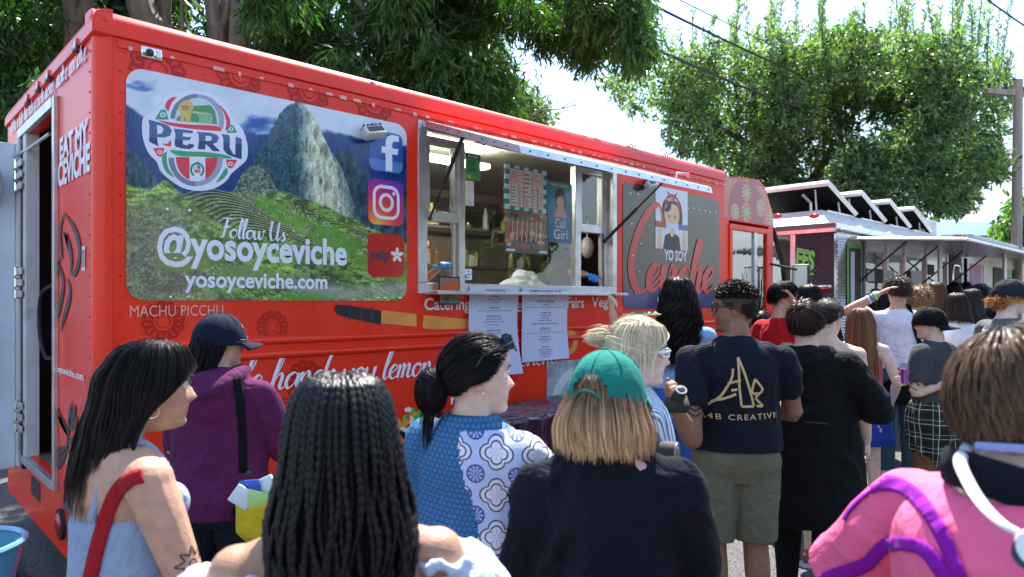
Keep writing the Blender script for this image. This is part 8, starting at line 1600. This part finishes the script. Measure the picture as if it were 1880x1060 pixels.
o = Bm().box((-.004, -.03, -.01), (.004, .05, .012), Matrix.Translation(at_depth(1126, 551, 4.35)) @ Matrix.Rotation(R(40), 4, 'X'), bev=.003).build('taco_piece', mat_c('tortilla', (.7, .55, .35), .7), None, True); tag(o, 'small piece of food pinched in the eating woman\'s raised hand', 'food')
# K: red shirt, hand over face
pr = person('man in red T-shirt with black hair, hand held over his face', 1437, 5.35, 1.795, 40, (-34, 8), male=True, skin='tan', vox=.0095, arms={'R': ((.7, .25, -.45), ('px', 1463, 562, 5.25), (1, 0, .2), 15)})
short_hair(pr, n=1800, ln_=.055, lift=.02, root=BLK, tip=BLK, off=.016, width=.004, seed=17, jitter=.12); garment(pr, 't_shirt', cloth_c('crimson', (.42, .010, .014)), hem=.86, sleeve=.34, soff=.02, wr=.007); trousers(pr, navy_c); shoes(pr)
# L
pr = person('person with straight black hair tied back, behind the man in red', 1486, 6.0, 1.79, 90, (-20, 0), skin='tan', vox=.014); hull_hair(pr, scaled(LONG, -.15), n=500, width=.007, root=BLK, tip=BLK, seed=18); garment(pr, 'top', black_c, sleeve=.8); trousers(pr, navy_c); shoes(pr)
# M: buzz cut, sleeveless
pr = person('person with buzzed dark hair in black and white sleeveless top', 1520, 4.25, 1.67, 70, (-10, 6), skin='fair', vox=.0095, girth=1.02)
q = pr['q']; c_ = pr['bodycol']; bz = hairline(q[:, 0], q[:, 1], q[:, 2]-.0); c_ = c_*(1-.82*bz[:, None]); cc = np.ones((len(c_), 4), np.float32); cc[:, :3] = c_; pr['body'].data.color_attributes['tint'].data.foreach_set('color', cc.ravel()); short_hair(pr, n=3200, ln_=.010, lift=.6, jitter=.4, root=(.030, .020, .015), tip=(.04, .028, .02), off=.004, width=.003, seed=19)
garment(pr, 'vest', black_c, hem=.86, top=1.36, off=.010, straps=.07, wr=.004); s = pr['sc']; Bm().tube([(-.105, y, 1.40*s-.6*abs(y)) for y in (.02, .05, .08, .11)], [(.003, .012)]*4, 6, up=(1, 0, 0)).build('white_trim', white_c, pr['root'], True); trousers(pr, cloth_c('beige_twill', (.42, .34, .25)), 'shorts', hem=.35, off=.02, loose=.03); shoes(pr, (.2, .08, .05))
# N: long auburn hair
pr = person('girl with very long auburn hair and blue dotted skirt, seen from behind', 1580, 5.5, 1.59, 86, (0, 0), skin='pale', vox=.0095, girth=.95, arms={'R': ((-.05, .35, -1.), (.5, -.1, -.5))})
hull_hair(pr, scaled(LONG, -.50, 1.05), n=1500, width=.005, root=(.11, .055, .025), tip=(.26, .13, .055), seed=20, zend=(-.03, .05), wave=.015); garment(pr, 'pink_top', cloth_c('washed_pink', (.45, .14, .18)), hem=1.02, top=1.30, off=.008, straps=.07, wr=.003); s = pr['sc']
b = Bm().tube([(0, 0, z*s) for z in (1.04, .95, .8, .62, .56)], [(.115, .15), (.14, .185), (.17, .215), (.20, .245), (.20, .25)], 24, up=(1, 0, 0)); me = remesh(b, .012, 2, 'skirt'); wrinkle(me, .012, 21, 14, 2); sk_ = add('skirt', me, cloth_c('royal_blue', (.02, .06, .34)), pr['root'], True)
r_ = np.random.default_rng(3); dt = [[(u+.010*math.cos(a), v+.010*math.sin(a)) for a in np.linspace(0, 6.28, 7)[:-1]] for u, v in r_.uniform((-.18, .62*s), (.18, .98*s), (46, 2))]; o = decal('skirt_dot', dt, lambda u, v: (-.4, u, v), sk_, (1, 0, 0), mat_c('lilac_print', (.5, .35, .6), .6), pr['root'], .003); o['kind'] = 'stuff'; shoes(pr)
# O: white T-shirt, arm raised
pr = person('tall man in white T-shirt holding his left hand on his head', 1648, 6.35, 1.86, 96, (18, 4), male=True, skin='tan', vox=.009, arms={'L': (('px', 1556, 572, 6.15), ('px', 1612, 541, 6.05), (0, .3, 1), 18), 'R': ((.1, .3, -1.), (.8, -.5, .0))})
short_hair(pr, n=1300, ln_=.04, lift=.5, jitter=.6, curl=.006, root=(.035, .022, .016), tip=(.07, .045, .03), off=.020, width=.0045, seed=22); garment(pr, 't_shirt', cloth_c('bright_white_cotton', (.66, .66, .74)), hem=.93, sleeve=.32, soff=.024, sflare=.02, wr=.009, flare=.02, vox=.010); trousers(pr, cloth_c('teal_denim', (.035, .085, .11)), 'trousers', loose=.02); shoes(pr, (.5, .5, .5)); s = pr['sc']
P = smooth_curve([(.10, .05, 1.28*s), (-.02, -.07, 1.465*s), (-.12, -.10, 1.35*s), (-.145, -.16, 1.15*s), (-.10, -.22, .98*s)], 5); Bm().tube(P, [(.004, .022)]*len(P), 6, up=(1, 0, 0)).build('cross_strap', black_c, pr['root'], True); Bm().box((-.16, -.26, .86*s), (-.06, -.16, 1.06*s), bev=.03).build('sling_bag', black_c, pr['root'], True)
b = Bm().tube([(0, 0, z*s) for z in (.96, .8, .66)], [(.14, .19), (.15, .205), (.155, .21)], 20, up=(1, 0, 0)); me = remesh(b, .014, 2, 'tied_jacket'); wrinkle(me, .012, 31, 12, 3); add('tied_jacket', me, black_c, pr['root'], True)
sh_, el, wr_ = pr['AR']['L']
for k, c_ in enumerate(((.25, .75, .12), (.10, .2, .6), (.7, .8, .8))): ctr = wr_.lerp(el, .10+.10*k); a1 = (el-wr_).normalized(); e1 = a1.orthogonal().normalized(); e2 = a1.cross(e1); Bm().tube([ctr+e1*.034*math.cos(a)+e2*.034*math.sin(a) for a in np.linspace(0, 6.28, 14)], .009, 6).build('wristband', mat_c('band%d' % k, c_, .5), pr['root'], True)
# P: backward cap, drink, plaid
pr = person('man in backward black cap, sunglasses and charcoal T-shirt holding a purple drink', 1712, 5.0, 1.60, 158, (20, 0), male=True, skin='fair', vox=.008, arms={'L': ((.1, .2, -1.), ('px', 1718, 712, 4.85), (0, 1, 0), 70), 'R': ((.45, .1, -.9), ('px', 1668, 700, 4.95), (-1, 0, .3), 50)})
short_hair(pr, n=700, ln_=.012, root=(.03, .02, .015), tip=(.04, .03, .02), off=.003, width=.004, seed=23, line=undercap); cap(pr, black_c, yaw=180, tilt=3, size=1.06); glasses(pr, M['black'], M['black'], 'sun'); g_ = garment(pr, 't_shirt', cloth_c('charcoal_cloth', (.055, .06, .065)), hem=.86, sleeve=.40, soff=.026, sflare=.01, wr=.007); trousers(pr, cloth_c('brown_twill', (.16, .075, .03)), loose=.02); shoes(pr, (.4, .4, .4)); s = pr['sc']
b = Bm().tube([(-.02, .02, z*s) for z in (.98, .9, .78, .62, .50)], [(.14, .18), (.16, .205), (.17, .20), (.15, .17), (.08, .10)], 22, up=(1, 0, 0)); me = remesh(b, .011, 2, 'plaid_shirt'); wrinkle(me, .022, 33, 12, 4)
def plaid():
    n = 256; x, y = np.meshgrid(np.arange(n)/n, np.arange(n)/n); a = np.zeros((n, n, 3), np.float32)+np.array((.10, .17, .12)); v = ((x*2) % 1); h = ((y*2) % 1); a[(v > .3) & (v < .6)] *= .55; a[(h > .3) & (h < .6)] *= .6; a[(np.abs(v-.1) < .012) | (np.abs(v-.8) < .02) | (np.abs(h-.1) < .012) | (np.abs(h-.8) < .02)] = (.75, .78, .74); return a
o = add('plaid_shirt', me, img_mat('plaid_print', plaid(), rough=.9), pr['root'], True); uv_cyl(o, .9, 5.); o['label'] = 'dark green plaid shirt tied round the waist'
plc = [[(-.07+.014*math.cos(a)+.02*k, .03*math.sin(a*2)+.03*k*0) for a in np.linspace(0, 6.28, 9)[:-1]] for k in range(4)]
me2 = text_mesh('POW', .02); cN = get_co(me2); o = decal('shirt_print', [outline_stroke(smooth_curve([(-.05+.02*k, 0), (-.04+.02*k, .05), (-.03+.02*k, .01), (-.02+.02*k, .04)], 4), .005) for k in range(5)]+[outline_stroke([(-.05, -.03), (.05, -.03)], .010)], lambda u, v: (-.4, -u*1.0+.0, 1.24*s+v), g_, (1, 0, 0), mat_c('white_print', (.7, .7, .7), .6), pr['root'], .003)
cu = at_depth(1663, 686, 4.88); o = Bm().tube([cu+Vector((0, 0, -.07)), cu+Vector((0, 0, .075))], [.032, .042], 20, caps=False).build('plastic_cup', M['glass'], None, True); tag(o, 'clear plastic cup of purple drink in the hand of the man with the backward cap', 'cup'); Bm().tube([cu+Vector((0, 0, -.068)), cu+Vector((0, 0, .03))], [.030, .037], 18).build('drink', mat_c('purple_drink', (.30, .01, .42), .1), o, True)
for k in range(4): Bm().box((-.013, -.013, -.013), (.013, .013, .013), Matrix.Translation(cu+Vector((.015*(-1)**k, .012*(k//2*2-1), .04+.008*k))) @ Euler((k, k*2, k)).to_matrix().to_4x4(), bev=.003).build('ice_cube', M['glass'], o)
tattoo(pr, [[(-.03, -.02), (.0, .01), (.03, -.01)], [(-.02, .01), (.01, .03), (.03, .02)], [(-.03, .03), (0, .05), (.02, .04)], [(-.02, -.05), (.02, -.03)]], lambda u, v: tuple(pr['AR']['L'][0].lerp(pr['AR']['L'][1], .75)+Vector((u, 0, v))), (0, -1, 0), .008)
# the farther crowd
def far(label, px, d, H, phi, head, hair, topc, skin='tan', male=False, tab=None, sleeve=.34, hcol=BLK, n=450, w_=.008, curl=0., fn=None, vox=.015):
    p = person(label, px, d, H, phi, (head, 0), male=male, skin=skin, vox=vox)
    if hair == 'long': hull_hair(p, scaled(LONG, tab or -.25), n=n, width=w_, root=hcol, tip=tuple(min(1, v*1.8) for v in hcol), seed=int(px), curl=curl)
    else: short_hair(p, n=n, ln_=.035 if hair == 'short' else .06, lift=.5 if hair == 'curly' else .15, jitter=.6 if hair == 'curly' else .2, curl=.010 if hair == 'curly' else 0, root=hcol, tip=tuple(min(1, v*1.9) for v in hcol), off=.014 if hair == 'short' else .035, width=w_*.7, seed=int(px))
    garment(p, 'top', topc, sleeve=sleeve, wr=.006, hem=.86); trousers(p, navy_c if int(px) % 2 else denim, wr=0); shoes(p); return p
far('person with short curly golden-brown hair, half hidden behind the tall man in white', 1687, 7.2, 1.77, 88, 0, 'curly', navy_c, 'fair', hcol=(.16, .09, .045), n=900)
far('woman with long brown hair in cream flowered top', 1717, 7.9, 1.86, 80, 30, 'long', cloth_c('cream_floral', (.58, .46, .30), var=.4), 'fair', tab=-.30, hcol=(.09, .045, .022))
far('woman with dark straight bob in white T-shirt, seen from behind', 1757, 6.4, 1.72, 90, 0, 'long', cloth_c('white_tee', (.70, .74, .78)), 'fair', tab=-.16, hcol=(.025, .015, .012), n=900, w_=.006, vox=.012)
far('person with dark hair and navy top beside the woman in white', 1785, 7.1, 1.77, 84, -10, 'long', navy_c, 'tan', tab=-.22, hcol=(.020, .015, .018))
far('person with short black hair in black T-shirt near the far truck', 1800, 8.2, 1.85, 70, 0, 'short', black_c, 'tan', male=True)
far('man with cropped dark hair far back by the silver truck door', 1752, 9.6, 1.90, 60, 10, 'short', navy_c, 'brown', male=True)
far('person with black hair seen small between two farther heads', 1774, 10.2, 1.92, 90, 0, 'short', black_c, 'tan')
far('person with dark locs in orange and black patterned top, under the raised arm', 1612, 7.3, 1.75, 90, 20, 'long', cloth_c('tiger_print', (.42, .16, .03), var=.9), 'brown', tab=-.2, sleeve=.8)
p = far('person in dark clothes standing behind the man in navy T-shirt', 1398, 6.4, 1.55, 90, 0, 'short', black_c, 'tan', male=True)
far('man with shaved head and dark top far down the queue', 1832, 9.0, 1.84, 40, 20, 'short', navy_c, 'mid', male=True, n=200)
far('woman with fair hair and rust top far down the queue', 1700, 10.8, 1.74, 70, 30, 'long', cloth_c('rust_top', (.30, .08, .03)), 'fair', tab=-.2, hcol=(.20, .13, .06))
far('man in grey top at the far end of the queue', 1815, 11.5, 1.86, 100, -20, 'short', cloth_c('grey_top', (.25, .25, .26)), 'tan', male=True)
far('woman in teal top between the tall man and the silver truck', 1598, 8.6, 1.70, 60, 0, 'long', cloth_c('teal_top', (.03, .16, .17)), 'tan', tab=-.2, hcol=(.04, .025, .018))
# W: ginger curls, cap, raglan
pr = person('person with curly ginger hair, dark cap and grey and white raglan shirt, right edge', 1853, 5.0, 1.80, 32, (-20, 0), male=True, skin='pale', vox=.010, girth=1.08, eyes=True, sw=.22); short_hair(pr, n=1100, ln_=.05, lift=.9, jitter=.8, curl=.014, root=(.30, .12, .04), tip=(.55, .26, .09), off=.020, width=.006, seed=40, K=10, line=lambda x, y, z: hairline(x, y, z+.02) & (z < .0)); cap(pr, cloth_c('slate_cap', (.02, .022, .03)), tilt=-3, size=1.07)
garment(pr, 'raglan_shirt', cloth_c('grey_marl', (.12, .125, .13)), hem=.86, sleeve=.55, soff=.022, wr=.006); garment(pr, 'shirt_panel', cloth_c('off_white', (.62, .62, .62)), hem=.85, top=1.40, off=.020, wr=.006, straps=.0001, vox=.012); trousers(pr, denim); shoes(pr)
pr = person('person in bright green top at the right edge of the frame', 1905, 6.0, 1.72, 60, (0, 0), skin='fair', vox=.014); short_hair(pr, n=300, root=BRN, tip=BRN, width=.006); garment(pr, 'top', cloth_c('bright_green', (.03, .45, .10)), sleeve=.3); trousers(pr, denim); shoes(pr)
# workers in the truck
pr = person('kitchen worker in dark T-shirt behind the big serving window pane', 1022, 6.75, 1.62, 262, (10, 14), male=True, skin='mid', vox=.011, lean=14, z0=.60, arms={'R': ((.7, .25, -.9), (.9, -.2, -.15)), 'L': (('px', 1050, 500, 6.35), ('px', 1078, 505, 6.02), (0, 0, 1), 35)}); short_hair(pr, n=400, root=BLK, tip=BLK, width=.005, line=undercap); cap(pr, black_c); garment(pr, 't_shirt', cloth_c('worker_black', (.03, .03, .03)), sleeve=.34); trousers(pr, black_c)
def glove(p, k, col=(.02, .22, .62)):
    b = Bm(); put_hand(b, p['hand'+k], 1 if k == 'L' else -1, curl=34, k=1.12); me = remesh(b, .006, 1, 'glove'); return add('glove', me, mat_c('blue_glove', col, .4), p['root'], True)
glove(pr, 'R'); glove(pr, 'L')
pr = person('kitchen worker mostly hidden behind the left serving window, arm in blue glove', 770, 5.9, 1.62, 300, (0, 10), male=True, skin='tan', vox=.012, z0=.60, arms={'L': ((.6, .2, -.9), (.9, .1, -.1)), 'R': ((.6, .2, -.9), ('px', 806, 492, 4.95), (0, 0, 1), 30)}); short_hair(pr, n=300, root=BLK, tip=BLK, width=.005); garment(pr, 't_shirt', cloth_c('worker_black', (.03, .03, .03)), sleeve=.34); trousers(pr, black_c); glove(pr, 'R')
b = Bm(); cp = on_y(960, 500, Y0+.45)
b.ell((cp.x, cp.y, 1.72), (.30, .15, .12), 20, 12); b.ell((cp.x+.02, cp.y, 1.80), (.15, .10, .12), 16, 10); me = remesh(b, .012, 2, 'cloth_heap'); wrinkle(me, .016, 3, 7, 7); o = add('cloth_heap', me, white_c, None, True); tag(o, 'white cloth heap lying on the counter behind the big pane', 'cloth')
bg_ = on_y(1078, 455, Y0+.35); o = Bm().ell((bg_.x, bg_.y, bg_.z), (.07, .06, .10), 12, 8).build('plastic_bag', mat_c('clear_bag', (.6, .6, .6), .25), None, True); tag(o, 'clear plastic bag hanging inside the right serving window', 'bag'); Bm().tube([(bg_.x, bg_.y, bg_.z+.1), (bg_.x, bg_.y, bg_.z+.25)], .006, 6).build('bag_cord', M['white'], o)

# ---------------------------------------------------------------- loose things round the truck
tb = on_y(945, 777, SIDE_Y-.45); TBX = tb.x; b = Bm(); tbl = empty('table', 'folding table under a dark plum cloth beside the red truck', 'table', (TBX, SIDE_Y-.5, 0))
me = None; H_ = .93; b = Bm().box((-.50, -.28, 0.02), (.72, .28, H_), bev=.02); me = remesh(b, .02, 1, 'tablecloth'); wrinkle(me, .012, 50, 9, 1.5); add('tablecloth', me, mat('plum_satin', (.045, .006, .018), rough=.25, coat=.5), tbl, True)
for x in (-.44, .66):
    for y in (-.22, .22): Bm().tube([(x, y, 0), (x, y, .88)], .014, 8).build('leg', M['alu'], tbl, True)
bt_ = at_depth(1030, 752, 3.1); bt_.z = H_+.0; o = Bm().tube([(bt_.x, bt_.y, H_), (bt_.x, bt_.y, H_+.15), (bt_.x, bt_.y, H_+.17), (bt_.x, bt_.y, H_+.19)], [.034, .034, .02, .014], 16).build('pump_bottle', M['rubber'], None, True); tag(o, 'dark pump bottle standing on the plum tablecloth', 'bottle'); Bm().tube([(bt_.x, bt_.y, H_+.19), (bt_.x, bt_.y, H_+.23), (bt_.x+.05, bt_.y, H_+.225)], .008, 8).build('pump', M['rubber'], o, True)
mt = on_x(60, 950, REAR_X); b = Bm().box((-1.6, 3.9, .004), (REAR_X-.1, 6.4, .022)); 
for k in range(60): b.box((-1.58, 3.92+k*.041, .022), (REAR_X-.12, 3.935+k*.041, .028))
tag(b.build('rubber_mat', M['rubber'], None), 'ribbed black rubber mat on the ground at the rear of the red truck', 'mat')
bp0 = at_depth(-150, 1050, 2.35); tub = empty('plastic_tub', 'clear blue plastic tub in the lower left corner', 'tub', (bp0.x, bp0.y, 0)); tz = bp0.z
b = Bm(); r1, r2 = .26, .30; 
for zz0, zz1, ra, rb in ((tz-.13, tz+.06, r1, r2),):
    o_ = [(ra*math.cos(a), ra*.75*math.sin(a), zz0) for a in np.linspace(0, 6.28, 33)[:-1]]+[(rb*math.cos(a), rb*.75*math.sin(a), zz1) for a in np.linspace(0, 6.28, 33)[:-1]]; b.raw(o_, [(i, (i+1) % 32, (i+1) % 32+32, i+32) for i in range(32)]+[tuple(range(32))])
b.build('tub_wall', mat('blue_clear_plastic', (.12, .34, .50), rough=.2, coat=.6), tub, True); Bm().tube([(r2*math.cos(a), r2*.75*math.sin(a), tz+.06) for a in np.linspace(0, 6.28, 33)], .012, 8).build('tub_rim', mat('blue_clear_plastic2', (.14, .36, .52), rough=.2, coat=.6), tub, True)
stool = Bm().box((bp0.x-.25, bp0.y-.25, .62), (bp0.x+.25, bp0.y+.25, tz-.13), bev=.01)
for x in (-.2, .2):
    for y in (-.2, .2): stool.tube([(bp0.x+x, bp0.y+y, 0), (bp0.x+x, bp0.y+y, .63)], .018, 8)
tag(stool.build('stand', M['dark'], None), 'low dark stand under the clear blue tub', 'stand')
for k in range(1): o = Bm().tube([(bp0.x-.05+.03*k, bp0.y+.02*k, tz-.1), (bp0.x+.12+.01*k, bp0.y-.05, tz+.05)], .006, 6).build('wrapped_utensil', M['white'], None); tag(o, 'white wrapped utensil lying in the blue tub', 'utensil')

sn = at_depth(1238, 1048, 3.0); b = Bm().tube([sn+Vector((0, 0, .05)), sn, sn+Vector((0, 0, -.10)), sn+Vector((0, 0, -.2))], [.05, .075, .08, .03], 12, flat=.4); o = b.build('carrier_bag', mat_c('green_bag', (.05, .40, .10), .4), None, True); tag(o, 'small green and white carrier bag hanging low beside the man in khaki shorts', 'bag'); Bm().tube([sn+Vector((0, 0, .051)), sn+Vector((-.01, 0, .02)), ], [.052, .070], 12, flat=.42).build('white_band', M['white'], o, True)
